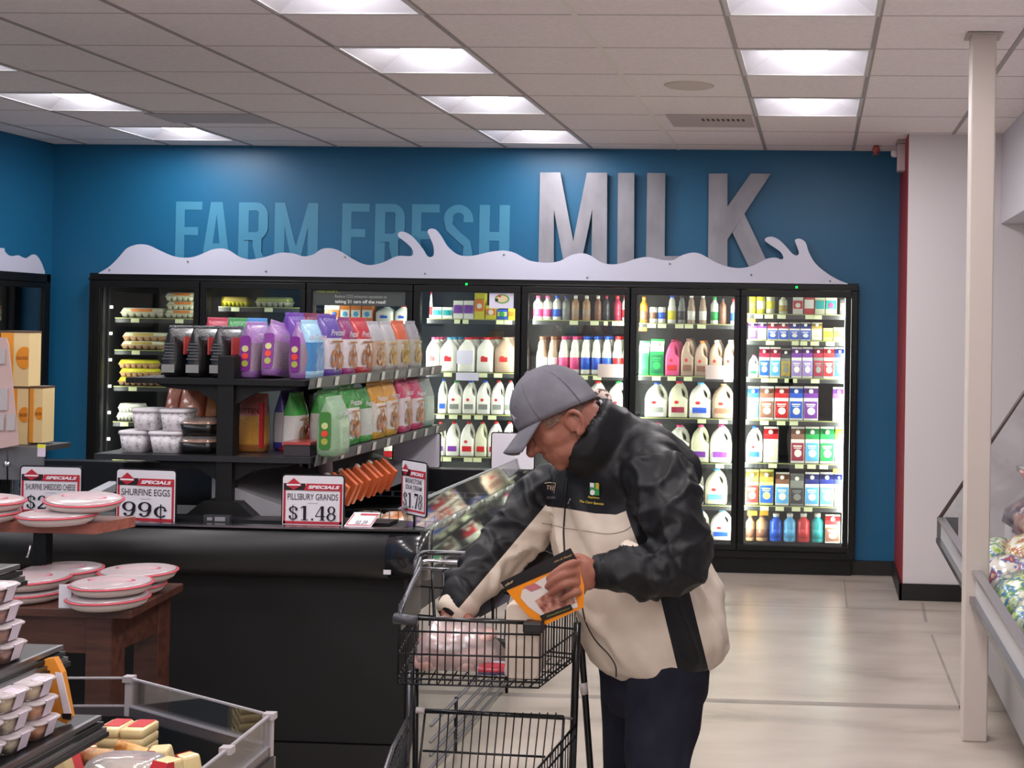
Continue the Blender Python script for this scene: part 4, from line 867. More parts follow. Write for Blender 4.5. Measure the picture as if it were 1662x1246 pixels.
for r_ in range(7):
    for q_ in range(2):
        y = 4.98+.235*r_; z = .74+.0*q_
        t = thing('flat_pack', '%s clear flat pack behind the side glass, %s from front' % (('lower', 'upper')[q_], ORD[r_]), 'pack', (-1.555+.01*q_, y, .80+.042*q_), .05*((n_ % 3)-1), 'clear flat packs behind the side glass')
        mb = MB(); mb.loft([[(a, b, z_+.55*a) for a, b, _ in rsec(.10*s_, .21*s_, .02, 0)] for s_, z_ in ((.9, 0), (1, .012), (1, .026), (.86, .038))]); mb.build('pack_film', silver, t, local=True)
        mb = MB(); mb.loft([[(a, b, z_+.55*a) for a, b, _ in rsec(.075, .17, .02, 0)] for z_ in (.010, .034)]); mb.build('contents', ramp_mat('pack_contents%d' % n_, [(.35, cc[n_ % 8]), (.5, 'c9cbb8'), (.62, cc[(n_+3) % 8])], 30, .4), t, local=True)
        n_ += 1
mb = MB(); mb.box(-1.66, -1.50, 4.9, 6.6, .6, .775); mb.build('product_riser', M('2a2a2d', .4), island)

# ---------------------------------------------------------------- signs
def el(cx, cy, rx, ry, a0=0, a1=360, n=16): return arc(cx, cy, rx, ry, a0, a1, n)
TH = (.10, .035)
DG = {
 '0': seg_poly(el(.5, .5, .36, .46), TH), '.': [[(.3, 0), (.7, 0), (.7, .14), (.3, .14)]],
 '1': [rect(.4, .66, .03, 1), rect(.2, .86, 0, .05), [(.4, 1), (.15, .88), (.15, .84), (.4, .88)]],
 '2': seg_poly([(.2, .7)]+el(.5, .72, .3, .24, 170, -20, 10)+[(.6, .4), (.14, .06)], TH)+[[(.12, 0), (.86, 0), (.9, .2), (.84, .2), (.78, .12), (.12, .12)]]+[el(.23, .7, .1, .07, 0, 330, 11)],
 '4': [rect(.55, .8, .03, 1), rect(.42, .92, 0, .05), [(.55, 1), (.04, .32), (.04, .26), (.95, .26), (.95, .32), (.12, .32), (.55, .88)]],
 '7': [[(.1, .86), (.1, 1), (.92, 1), (.92, .95), (.5, 0), (.24, 0), (.74, .86)], [(.1, 1), (.1, .7), (.15, .7), (.2, .86)]],
 '8': seg_poly(el(.5, .73, .27, .24), (.09, .03))+seg_poly(el(.5, .26, .33, .24), TH),
 '9': seg_poly(el(.48, .68, .33, .29), TH)+seg_poly([(.81, .7), (.8, .4), (.66, .12), (.44, .04), (.26, .1)], (.1, .035))+[el(.25, .17, .11, .08, 0, 330, 11)],
 '$': seg_poly([(.8, .72)]+el(.5, .75, .3, .18, 10, 200, 8)+[(.3, .58), (.7, .44)]+el(.5, .25, .3, .19, 20, -190, 8), TH)+[rect(.46, .52, -.08, 1.08)]+[el(.22, .27, .1, .07, 0, 330, 11), el(.78, .72, .09, .07, 0, 330, 11)],
 'c': seg_poly(el(.5, .38, .34, .34, 40, 320, 14), TH)+[rect(.46, .54, -.1, .88)]+[el(.78, .5, .1, .08, 0, 330, 11)],
}
sgblack, sgw, sgred, sgdk = M('121214', .3, name='sign_black'), M('dfdbe2', .35, name='sign_white'), M('b82a38', .4, name='sign_red'), M('2a1a20', .4, name='sign_dark_band')
def special_sign(x0, y0, x1, y1, Y, lines, price, label, rz=0, stem=None, base_z=None):
    base_z = RZ+.0005
    """x0..x1, y0..y1: corners in the photo; upright card on the plane Y"""
    a, b = at(x0, y1, Y=Y), at(x1, y0, Y=Y); wd = (b.x-a.x)/max(.5, math.cos(rz)); h = b.z-a.z; cx = (a.x+b.x)/2
    zb = base_z if base_z is not None else RZ+.012
    t = thing('price_sign', label, 'sign', (cx, Y, zb), rz)
    z0 = a.z-zb; x_ = -wd/2
    def F(k): return -.0015*k
    mb = MB(); mb.prism(rrect(wd, h, .014), (x_, 0, z0), (1, 0, 0), (0, 0, 1), (0, .005, 0)); mb.build('sign_frame', sgblack, t, local=True)
    mb = MB(); g = .005; mb.prism(rrect(wd-2*g, h-2*g, .011), (x_+g, F(1), z0+g), (1, 0, 0), (0, 0, 1), (0, .001, 0)); mb.build('sign_card', sgw, t, local=True)
    mb = MB(); L = x_+.035*wd; R_ = x_+.965*wd; B = z0+.07*h; T = z0+.83*h
    bw = .035*wd
    for r in ((L, R_, B, B+bw*1.2), (L, L+bw, B, T), (R_-bw, R_, B, T)): mb.add([(r[0], F(2), r[2]), (r[1], F(2), r[2]), (r[1], F(2), r[3]), (r[0], F(2), r[3])], [(0, 1, 2, 3)], 0)
    mb.add([(x_+.36*wd, F(3), z0+.70*h), (R_, F(3), z0+.70*h), (R_, F(3), T), (x_+.40*wd, F(3), T)], [(0, 1, 2, 3)], 0)
    mb.add([(L, F(2)-.0002, z0+.70*h), (x_+.38*wd, F(2)-.0002, z0+.70*h), (x_+.38*wd, F(2)-.0002, T), (L, F(2)-.0002, T)], [(0, 1, 2, 3)], 1)
    dx, dz = x_+.2*wd, z0+.80*h
    mb.add([(dx-.13*wd, F(4), dz), (dx, F(4), dz-.09*h), (dx+.13*wd, F(4), dz), (dx, F(4), dz+.13*h)], [(0, 1, 2, 3)], 0)
    mb.build('printed_border', [sgred, sgdk], t, local=True)
    mb = MB(); put_text(mb, 'SPECIALS', (x_+.43*wd, F(5), z0+.735*h), (1, 0, 0), (0, 0, 1), .50*wd, .065*h, 0, .05, .25)
    mb.add([(dx-.11*wd, F(5), dz-.012*h), (dx+.11*wd, F(5), dz-.012*h), (dx+.11*wd, F(5), dz+.018*h), (dx-.11*wd, F(5), dz+.018*h)], [(0, 1, 2, 3)])
    mb.build('banner_lettering', M('ece4ea', .4), t, local=True)
    mb = MB(); n = len(lines)
    for k, ln in enumerate(lines):
        hh = .12*h if n == 1 else .085*h
        put_text(mb, ln, (x_+(.1 if n == 1 else .18)*wd, F(2), z0+(.55-.115*k if n == 2 else .52)*h+(.03*h if n == 2 else 0)), (1, 0, 0), (0, 0, 1), (.8 if n == 1 else .64)*wd, hh, 0, .005)
    put_text(mb, 'assorted', (x_+.42*wd, F(2), z0+.455*h-(.02*h if n == 2 else 0)), (1, 0, 0), (0, 0, 1), .16*wd, .018*h)
    mb.build('product_lettering', M('3a3438', .5), t, local=True)
    mb = MB(); tot = sum(.45 if c == '.' else 1 for c in price); cw = .78*wd/tot; x = x_+.11*wd; hh = .27*h
    for c in price:
        w_ = cw*(.45 if c == '.' else 1)
        for k, pg in enumerate(DG[c]): mb.add([(x+w_*u, F(3)-.0001*k, z0+.14*h+hh*v) for u, v in pg], [tuple(range(len(pg)))])
        x += w_
    mb.build('price_figures', M('17131a', .4), t, local=True)
    mb = MB()
    if stem: mb.tube([(0, .004, z0+.02), (0, .004, .004)], .005, 6); mb.box(-.03, .03, -.02, .03, -.001, .005)
    else:
        for s_ in (-.3, .3): mb.box(s_*wd-.01, s_*wd+.01, .006, .012, 0, z0+.03)
    mb.build('sign_stand', sgblack, t, local=True)
    return t
special_sign(184, 762, 290, 850, 4.825, ['SHURFINE EGGS'], '99c', 'red bordered price sign reading 99 cents for eggs on the island rim', rz=-.1)
special_sign(456, 771, 560, 855, 4.82, ['PILLSBURY GRANDS'], '$1.48', 'red bordered price sign reading $1.48 on the island rim')
special_sign(31, 757, 134, 836, 4.95, ['SHURFINE SHREDDED CHEESE'], '$2.09', 'red bordered price sign reading $2.09 for shredded cheese behind the trays')
special_sign(642, 748, 702, 836, 4.82, ['BREAKSTONE', 'SOUR CREAM'], '$1.78', 'tall turned price sign reading $1.78 for sour cream at island corner', rz=-.75, stem=True)
a, b = at(558, 866, Y=4.80), at(618, 849, Y=4.86)
t = thing('price_sign', 'small white sign reading $2.29 lying on the island rim', 'sign', (a.x, 4.80, RZ+.006))
wq = b.x-a.x
mb = MB(); mb.add([(0, 0, 0), (wq*.86, 0, 0), (wq, .055, .045), (wq*.16, .055, .045), (0, .003, -.001), (wq*.86, .003, -.001), (wq, .058, .043), (wq*.16, .058, .043)], [(0, 1, 2, 3), (7, 6, 5, 4), (0, 4, 5, 1), (1, 5, 6, 2), (2, 6, 7, 3), (3, 7, 4, 0)]); mb.build('sign_card', sgw, t, local=True)
U2 = Vector((.16*wq, .055, .045)).normalized()*.07
def onc(u, v, e=.0012): return Vector((wq*.86*u, 0, 0))+U2*v*1.03+Vector((0, -e, e))
mb = MB()
for u0, u1, v0, v1 in ((.04, .07, .08, .9), (.93, .96, .08, .9), (.04, .96, .06, .11), (.3, .96, .8, .92)): mb.add([onc(u0, v0), onc(u1, v0), onc(u1, v1), onc(u0, v1)], [(0, 1, 2, 3)])
mb.build('printed_border', sgred, t, local=True)
mb = MB(); x = .32
for c in '$2.29':
    w_ = .1 if c != '.' else .05
    for pg in DG[c]: mb.add([onc(x+w_*u, .16+.25*v, .0014) for u, v in pg], [tuple(range(len(pg)))])
    x += w_
mb.build('price_figures', M('17131a', .4), t, local=True)
for k, (x0, y0, x1, y1) in enumerate(((636, 702, 716, 757), (796, 702, 869, 759))):
    a, b = at(x0, y1, Y=6.66), at(x1, y0, Y=6.66); z = RZ+.021
    t = thing('blank_sign', '%s blank white card in black frame on the far island rim' % ('left', 'right')[k], 'sign', ((a.x+b.x)/2, 6.66, z))
    mb = MB(); mb.prism(rrect(b.x-a.x, b.z-z, .014), (a.x, 6.66, z), (1, 0, 0), (0, 0, 1), (0, .005, 0)); mb.build('sign_frame', sgblack, t)
    mb = MB(); mb.prism(rrect(b.x-a.x-.012, b.z-z-.01, .01), (a.x+.006, 6.659, z+.004), (1, 0, 0), (0, 0, 1), (0, .0008, 0)); mb.build('sign_card', M('f0ecf6', .4), t)
# small white bottles standing past the lower shelf end
for k, (px, w_) in enumerate(((492, 26), (528, 20))):
    p = at(px, 768, Y=5.75); t = thing('spray_bottle', '%s white bottle under the lower shelf on the grey ramp' % ('left', 'right')[k], 'bottle', (p.x, 5.75, 1.0), 0, 'bottles under the shelf')
    mb = MB(); mb.lathe([(.03, 0), (.034, .01), (.03, .07), (.026, .13), (.012, .15)], seg=14); mb.build('bottle_body', M('c9c5cc', .4), t, local=True)

# ---------------------------------------------------------------- second rack at far left with cracker boxes
t = thing('display_rack', 'grey shelf band with yellow tag at the left edge carrying cracker boxes', 'shelf', (-3.4, 5.1, RZ))
a, b = at(0, 790, Y=4.98), at(72, 752, Y=4.98)
mb = MB(); mb.box(-3.75, b.x-.012, 4.98, 5.18, 1.165, 1.185); sh = mb.build('shelf', M('3a3a3c', .5), t)
mb = MB(); mb.box(-3.75, b.x, 4.965, 4.98, at(40, 778, Y=4.98).z, 1.185); mb.build('price_rail', M('67676a', .4), sh)
a, b2 = at(60, 741, Y=4.96), at(73, 721, Y=4.96); mb = MB(); mb.box(a.x, b2.x, 4.962, 4.965, a.z, b2.z, 0); mb.box(a.x, b2.x, 4.9615, 4.962, (a.z+b2.z)/2+.01, b2.z, 1); mb.build('price_tag', [M('d8c8d8', .5), M('dede3a', .5)], sh)
for x in (-3.3,): mb = MB(); mb.box(x-.03, x+.03, 5.08, 5.14, RZ+.002, 1.165); mb.build('post', pm_, t)
def cracker_box(x0, x1, y0, y1, Y, label):
    a, b = at(x0, y1, Y=Y), at(x1, y0, Y=Y); t = thing('cracker_box', label, 'box', ((a.x+b.x)/2, Y, a.z), 0, 'cracker boxes'); f = .45 if x1-x0 > 30 else .3
    xm = a.x+(b.x-a.x)*f
    mb = MB(); mb.box(a.x, b.x, Y, Y+.08, a.z, b.z-.008); mb.build('carton', M('e8cf98', .5, name='cream_card'), t)
    mb = MB(); mb.box(a.x-.0004, xm, Y-.001, Y+.0805, a.z+.001, b.z-.009); mb.build('orange_panel', M('e5962e', .45), t)
    mb = MB(); mb.box(a.x-.001, b.x+.001, Y-.0015, Y+.081, b.z-.008, b.z); mb.build('lid', M('5a4434', .5), t)
    mb = MB(); r = (b.x-xm); cz = a.z+(b.z-a.z)*.52
    mb.prism([(min(q[0], r*.98), q[1]) for q in el(r*.72, 0, r*.55, r*.7, 0, 340, 17)], (xm, Y-.002, cz), (1, 0, 0), (0, 0, 1), (0, .001, 0)); mb.build('emblem', M('e2902a', .45), t)
    mb = MB(); put_text(mb, 'CRACKER', (xm+r*.2, Y-.0025, cz-.008), (1, 0, 0), (0, 0, 1), r*.76, .013, 0, .02); mb.build('box_lettering', M('8a4a1a', .5), t)
    return t
cracker_box(0, 48, 537, 627, 5.06, 'tall orange and cream cracker box on top of the stack')
cracker_box(12, 46, 627, 722, 5.06, 'left orange and cream cracker box in the lower row')
cracker_box(47, 70, 627, 718, 5.06, 'right narrow orange and cream cracker box in the lower row')
t = thing('blister_pack', 'pinkish white hanging blister card at the left edge in front of the cracker boxes', 'pack', (at(8, 728, Y=4.93).x, 4.93, 1.17))
mb = MB(); P = [at(x, y, Y=4.93) for x, y in ((-40, 545), (10, 548), (14, 560), (30, 722), (-40, 735))]; mb.prism([(p.x, p.z) for p in P], (0, 4.93, 0), (1, 0, 0), (0, 0, 1), (0, .004, 0)); mb.build('backing_card', M('c4a8a4', .5), t)
for x0, x1, y0, y1 in ((-20, 8, 566, 590), (-20, 12, 630, 665), (-5, 7, 672, 698), (11, 24, 672, 698)):
    mb = MB(); a, b = at(x0, y1, Y=4.925), at(x1, y0, Y=4.925); mb.box(a.x, b.x, 4.922, 4.929, a.z, b.z); mb.build('blister_window', M('b9b2b2', .2, coat=.5), t)
t = thing('sign_clip_stand', 'thin dark rod with chrome clip hanging under the left shelf', 'sign stand', (at(12, 748, Y=4.93).x, 4.93, 1.1))
p = at(12, 730, Y=4.93); p2 = at(12, 790, Y=4.93)
mb = MB(); mb.tube([p, p2], .003, 6); mb.build('rod', BLACK, t); mb = MB(); mb.lathe([(.012, 0), (.014, .01), (.01, .02)], (p.x, 4.93, at(12, 757, Y=4.93).z), 10); mb.build('clip', CHROME, t)
for k, (px, py) in enumerate(((20, 800), (5, 800))):
    p = at(px, py+12, Y=5.2); t = thing('clear_bottle', '%s clear bottle with teal base behind the $2.09 sign' % ('right', 'left')[k], 'bottle', (p.x, 5.2, RZ+.02), 0, 'clear bottles at left edge')
    mb = MB(); mb.lathe([(.028, 0), (.03, .02), (.022, .06), (.03, .1), (.024, .17), (.012, .2)], seg=12); mb.build('bottle_body', clear_mat('clear_plastic%d' % k, (.85, .9, .95), .3, .1, .25, (.5, .6, .7)), t, local=True)

# ---------------------------------------------------------------- wooden table with trays
wood = ramp_mat('dark_oak', [(.3, '3a2019'), (.5, '4f2e24'), (.75, '60392d')], 5, .4, .04, stretch=(1, 8, 8))
wood2 = ramp_mat('red_oak_board', [(.3, '7c4634'), (.5, '94584a'), (.75, 'a86a58')], 5, .4, .04, stretch=(1, 8, 8))
TZ = .775; c = at(213, 990, Z=TZ); c2 = at(298, 946, Z=TZ); TY0, TY1, TX1 = c.y, c2.y, (c.x+c2.x)/2-.01
t = thing('wooden_table', 'small dark brown wooden table carrying round wrapped trays', 'table', (TX1-.5, (TY0+TY1)/2, 0))
mb = MB(); mb.prism([(c.x-1, TY0), (c.x, TY0), (c2.x, TY1), (c2.x-1, TY1)], (0, 0, TZ-.028), (1, 0, 0), (0, 1, 0), (0, 0, .028)); mb.build('tabletop', wood, t, bevel=.004)
mb = MB(); mb.box(TX1-.96, TX1-.05, TY0+.04, TY0+.06, TZ-.15, TZ-.028); mb.box(TX1-.07, TX1-.05, TY0+.04, TY1-.04, TZ-.15, TZ-.028); mb.box(TX1-.96, TX1-.05, TY1-.06, TY1-.04, TZ-.15, TZ-.028); mb.build('apron', wood, t)
for x, y in ((TX1-.13, TY0+.03), (TX1-.13, TY1-.11), (TX1-.97, TY0+.03), (TX1-.97, TY1-.11)):
    mb = MB(); mb.box(x, x+.085, y, y+.085, 0, TZ-.028); mb.build('leg', wood, t, bevel=.003)
UZ2 = 1.005; cu = at(155, 850, Z=UZ2); cu2 = at(220, 838, Z=UZ2)
px_, py_ = at(55, 900, Y=4.25).x, 4.3
t = thing('raised_shelf_stand', 'reddish wood board raised on a black post above the table', 'shelf', (px_, py_, TZ+.001))
mb = MB(); mb.add([(cu.x, cu.y, UZ2-.035), (cu2.x, cu2.y, UZ2-.035), (cu2.x-1.0, cu2.y, UZ2-.035), (cu.x-1.0, cu.y, UZ2-.035), (cu.x, cu.y, UZ2), (cu2.x, cu2.y, UZ2), (cu2.x-1.0, cu2.y, UZ2), (cu.x-1.0, cu.y, UZ2)], [(3, 2, 1, 0), (4, 5, 6, 7), (0, 1, 5, 4), (1, 2, 6, 5), (2, 3, 7, 6), (3, 0, 4, 7)]); mb.build('board', wood2, t)
mb = MB(); mb.box(px_-.022, px_+.022, py_-.02, py_+.02, TZ+.001, UZ2-.035); mb.box(px_-.06, px_+.06, py_-.05, py_+.05, TZ+.001, TZ+.007); mb.build('post', BLACK, t)
mb = MB(); mb.tube([at(50, 884, Y=4.2), at(45, 905, Y=4.2), at(42, 903, Y=4.2)], .003, 5); mb.build('hook', CHROME, t)
tray_c = M('cfc3bd', .5, name='cream_tray'); rim_r = M('d0505e', .4, name='red_rim'); film_c = clear_mat('stretch_film', (1, .98, .98), .30, .16, .42, (.82, .72, .74))
TR = .124
def round_tray(x, y, z, label, rx=0, ry=0):
    t = thing('round_tray', label, 'tray', (x, y, z), 0, 'round wrapped trays'); t.rotation_euler = (rx, ry, 0)
    mb = MB(); mb.lathe([(TR*.78, 0), (TR*.9, .008), (TR*.99, .026), (TR*.94, .028), (TR*.8, .012), (0, .012)], seg=36); mb.build('tray_base', tray_c, t, local=True)
    mb = MB(); mb.lathe([(TR*.97, .024), (TR*1.02, .026), (TR*1.02, .030), (TR*.96, .031)], seg=36); mb.build('red_rim', rim_r, t, local=True)
    mb = MB(); mb.lathe([(TR*.98, .031), (TR*.9, .035), (TR*.5, .039), (0, .040)], seg=30); mb.build('film', film_c, t, local=True)
    mb = MB(); mb.lathe([(TR*.5, .0385), (TR*.56, .0395), (TR*.62, .0385), (TR*.6, .037)], seg=24, sx=1, sy=.5); mb.build('printed_ring', M('c05a70', .4), t, local=True)
def tray_at(px, py, z, label, **k):
    p = at(px, py, Z=z+.035); round_tray(p.x, p.y, z, label, **k)
H1 = .042
tray_at(176, 965, TZ+.001, 'bottom tray of the front stack on the table'); p = at(176, 965, Z=TZ+.036); round_tray(p.x+.004, p.y+.01, TZ+.001+H1, 'top tray of the front stack on the table')
qx = p.x-.31; round_tray(qx, p.y+.06, TZ+.001, 'bottom tray of the left stack, half hidden by deli tubs'); round_tray(qx+.01, p.y+.06, TZ+.001+H1, 'upper tray of the left stack, half hidden by deli tubs')
round_tray(p.x-.28, p.y+.22, TZ+.001, 'rear left tray lying low at back of the table'); round_tray(p.x-.28, p.y+.22, TZ+.001+H1, 'rear left tray lying on another at back of the table')
round_tray(p.x-.05, p.y+.20, TZ+.001, 'rear right tray lying low at back of the table'); round_tray(p.x-.02, p.y+.22, TZ+.001+H1, 'rear right tray on top at back of the table')
mb = MB(); v = at(108, 980, Y=p.y-.04); mb.box(v.x-.02, v.x+.02, p.y-.05, p.y-.045, TZ+.001, TZ+.075)
tag(mb.build('paper_slip', M('d5d2dc', .5)), 'crumpled white paper slip between the two tray stacks', 'paper')
round_tray(cu.x-.13, 4.25, UZ2+.001, 'front right tray lying flat on the raised board')
round_tray(cu.x-.03-.05, 4.32, UZ2+.001+H1, 'tilted tray resting on the right one on the raised board', rx=.06, ry=.05)
round_tray(cu.x-.40, 4.25, UZ2+.001, 'lower left tray lying on the raised board')
round_tray(cu.x-.39, 4.26, UZ2+.001+H1, 'tilted tray on top at the left end of raised board', rx=.0, ry=.06)

# ---------------------------------------------------------------- dip shelves, foreground left
DYE = 2.86
dsh = M('151517', .38, 0, name='dark_shelf_metal')
t = thing('deli_case', 'dark multi-shelf deli case with chrome shelf lips at the lower left', 'refrigerated case', (-2.2, 2.4, 0))
shz = []
for k, (px, py, nm) in enumerate(((26, 915, 0), (96, 1046, 0), (158, 1160, 0))):
    e = at(px, py, Y=DYE); shz.append(e)
    mb = MB(); mb.box(e.x-.55, e.x, 1.2, DYE, e.z-.012, e.z); sh = mb.build('shelf', dsh, t)
    mb = MB(); mb.box(e.x-.04, e.x-.02, 1.3, DYE-.05, e.z-.024, e.z-.013); mb.build('shelf_lamp', M('fff6f0', .5, name='deli_shelf_lamp', emit=6), sh)
    for q_, (dz, c) in enumerate(((0, STEEL), (-.014, dsh), (-.026, STEEL), (-.036, dsh))):
        mb = MB(); mb.box(e.x, e.x+.010+.006*q_, 1.2, DYE, e.z+dz-.01, e.z+dz); mb.build('lip', c, sh)
mb = MB(); mb.box(-2.4, -2.3, 1.2, DYE, .0, 1.6); mb.box(-2.3, -1.75, 1.2, DYE-.3, 0, .5); mb.build('case_back', M('1a1a1c', .5), t)
mb = MB(); mb.box(-2.3, -2.2, DYE-.04, DYE, .0, 1.5); mb.build('upright', dsh, t)
tubc = clear_mat('clear_tub', (.98, .96, .96), .10, .12, .12, (.8, .7, .7)); lidc = clear_mat('frosted_lid', (1, .96, .97), .16, .2, .5, (.82, .72, .74))
labc = M('cdc0cc', .4, name='tub_label')
foods = {'o': [(.35, 'a8481c'), (.5, 'd07a2e'), (.65, 'e0a050')], 'g': [(.3, '4a4a30'), (.45, '9a9060'), (.55, 'd0c8a0'), (.7, '6a5a60')], 'y': [(.35, 'b89a50'), (.5, 'd8c48a'), (.65, 'e0d4b0')], 'm': [(.35, '5a3020'), (.5, '8a4a26'), (.65, 'b0662e')]}
fmat = {k: ramp_mat('deli_salad_'+k, v, 38, .45, .3) for k, v in foods.items()}
def deli_tub(x, y, z, f, label, grp):
    """rectangular hinged tub; its end faces the aisle (+x)"""
    t = thing('deli_tub', label, 'tub', (x, y, z), 0, grp)
    mb = MB(); mb.loft([rsec(.095, .066, .013, .0), rsec(.115, .082, .018, .033)]); mb.build('tub_body', tubc, t, local=True)
    mb = MB(); mb.loft([rsec(.09, .061, .013, .003), rsec(.108, .075, .018, .030)]); mb.build('salad', fmat[f], t, local=True)
    mb = MB(); mb.loft([rsec(.122, .088, .02, .033), rsec(.122, .088, .02, .036), rsec(.11, .078, .018, .040)]); mb.build('lid', lidc, t, local=True)
    mb = MB(); mb.add([(.0625, -.016, .038), (.0625, .016, .038), (.052, .016, .004), (.052, -.016, .004), (.03, -.016, .0415), (.03, .016, .0415)], [(0, 1, 2, 3), (4, 5, 1, 0)]); mb.build('label_strip', labc, t, local=True)
pat = {1: ['ooom', 'ooom', 'oomm', 'ooom'], 2: ['gygo', 'gygo', 'ggyy', 'ggyg']}
for s_ in (1, 2):
    e = shz[s_]; cnt = 0
    for r_ in range(10):
        y = DYE-.13-.094*r_-(.03 if s_ == 2 else .02)
        for lv in range(4):
            if s_ == 2 and r_ < 2 and lv == 3: continue
            f = pat[s_][lv % 4][min(3, max(0, 3-r_))]
            deli_tub(e.x-(.06 if s_ == 1 else .068)-.006*lv, y, e.z+.001+.0412*lv, f, '%s salad tub, %s up, pile %s from the far end, %s shelf' % (dict(o='orange', g='mixed', y='pale', m='brown')[f], ORD[lv], ORD[r_], ('', 'middle', 'lower')[s_]), 'salad tubs on the %s deli shelf' % ('', 'middle', 'lower')[s_])
# sliced meat pouch standing at the shelf end
e = shz[2]; P = at(98, 1125, Y=DYE-.06)
t = thing('meat_pouch', 'orange-edged pouch with long white label standing at the lower shelf end', 'pouch', (P.x, DYE-.08, e.z+.001))
mb = MB(); P_ = [at(x, y, Y=DYE-.07) for x, y in ((76, 1068), (92, 1066), (104, 1090), (112, 1130), (118, 1162), (111, 1176), (95, 1165), (70, 1150), (60, 1100))]
mb.prism([(p.x, max(p.z, e.z+.003)) for p in P_], (0, DYE-.08, 0), (1, 0, 0), (0, 0, 1), (0, .018, 0)); mb.build('pouch', M('d98a30', .3, coat=.4), t)
mb = MB(); P_ = [at(x, y, Y=DYE-.082) for x, y in ((90, 1090), (101, 1092), (116, 1157), (104, 1157))]; mb.prism([(p.x, p.z) for p in P_], (0, DYE-.084, 0), (1, 0, 0), (0, 0, 1), (0, .002, 0)); mb.build('long_label', M('dcd2da', .45), t)
mb = MB(); P_ = [at(x, y, Y=DYE-.082) for x, y in ((100, 1158), (116, 1158), (115, 1168), (102, 1166))]; mb.prism([(p.x, p.z) for p in P_], (0, DYE-.083, 0), (1, 0, 0), (0, 0, 1), (0, .002, 0)); mb.build('black_corner', M('1c1a1c', .4), t)

# ---------------------------------------------------------------- cheese well with clear guard
GZ = .72; GB = .645; CFz = .50
g0, g1, g2, g3 = at(60, 1100, Z=GZ), at(210, 1100, Z=GZ), at(438, 1160, Z=GZ), at(330, 1246, Z=GZ)
g0 = g1+(g0-g1)*2.2; g3 = g2+(g3-g2)*1.6
pts = [Vector((p.x, p.y, 0)) for p in (g0, g1, g2, g3)]
t = thing('cheese_well', 'open black cheese display well with clear acrylic guard, lower left corner', 'display case', ((g1.x+g2.x)/2, 3.0, 0))
acr = clear_mat('clear_acrylic_guard', (.95, .95, .95), .05, .03); edge = M('b9b5bb', .25, .3, name='bright_acrylic_edge')
for k in range(3):
    a, b = pts[k], pts[k+1]; n = (b-a).cross(Vector((0, 0, 1))).normalized()*.003
    mb = MB(); mb.obox((a+b)/2+Vector((0, 0, (GZ+GB)/2)), (b-a)/2, n, (0, 0, (GZ-GB)/2)); g = mb.build('guard_panel', acr, t)
    mb = MB(); mb.obox((a+b)/2+Vector((0, 0, GZ)), (b-a)/2, n*1.2, (0, 0, .0022)); mb.obox((a+b)/2+Vector((0, 0, GB)), (b-a)/2, n*1.2, (0, 0, .0022)); mb.build('polished_edge', edge, g)
    mb = MB(); mb.obox((a+b)/2+Vector((0, 0, GB-.014)), (b-a)/2, n*1.5, (0, 0, .012)); mb.build('rim_strip', M('7d7478', .25, .7, name='rim_metal'), t)
    mb = MB(); mb.obox((a+b)/2+Vector((0, 0, (GB-.026)/2)), (b-a)/2, n*4, (0, 0, (GB-.026)/2)); mb.build('well_wall', M('151517', .4), t)
for p in (pts[1], pts[2]):
    mb = MB(); mb.box(p.x-.008, p.x+.008, p.y-.008, p.y+.008, GB-.03, GZ+.004); mb.box(p.x-.014, p.x+.014, p.y-.012, p.y+.012, GZ-.01, GZ+.006); mb.build('corner_clip', M('c4bcc0', .3, .3), t)
m_ = pts[2]+(pts[3]-pts[2])*.42; mb = MB(); mb.box(m_.x-.014, m_.x+.014, m_.y-.012, m_.y+.012, GZ-.01, GZ+.006); mb.build('corner_clip', M('c4bcc0', .3, .3), t)
mb = MB(); mb.box(pts[2].x-.02, pts[2].x+.012, pts[2].y-.012, pts[2].y+.012, 0, GB-.03); mb.build('corner_post', M('77706f', .35, .4), t)
mb = MB(); mb.prism([(p.x, p.y) for p in pts]+[(pts[0].x, pts[3].y)], (0, 0, CFz-.02), (1, 0, 0), (0, 1, 0), (0, 0, .02)); mb.build('well_floor', M('151517', .5), t)
cheese = ramp_mat('pale_cheese', [(.3, 'd9bf86'), (.6, 'e6d09c'), (.8, 'ecdcb0')], 9, .35, coat=.3); redl = M('c03238', .4, name='red_cheese_label')
ch_y = 3.12; wdt = .062
for c_, (pxa, pxb, top) in enumerate(((120, 153, 1198), (155, 191, 1168), (193, 232, 1173))):
    a, b = at(pxa, 1200, Y=ch_y), at(pxb, 1200, Y=ch_y); zt = at((pxa+pxb)/2, top, Y=ch_y).z; hh = .0235
    n = int((zt-CFz)/hh); 
    for q_ in range(n):
        z = CFz+.001+q_*hh
        t = thing('cheese_block', 'pale cheese block, %s up in the %s stack of the well' % (ORD[q_], ('left', 'middle', 'right')[c_]), 'cheese', ((a.x+b.x)/2, ch_y+.04, z), 0, 'stacked cheese blocks')
        mb = MB(); mb.loft([rsec((b.x-a.x)*s_, .085*s_, .008, zz) for s_, zz in ((.93, 0), (.99, .003), (.99, hh-.004), (.93, hh-.001))]); mb.build('cheese', cheese, t, local=True)
        if q_ == n-1: mb = MB(); mb.box(-.02, .02, -.02, .04, hh-.001, hh+.0005); mb.build('red_label', redl, t, local=True)
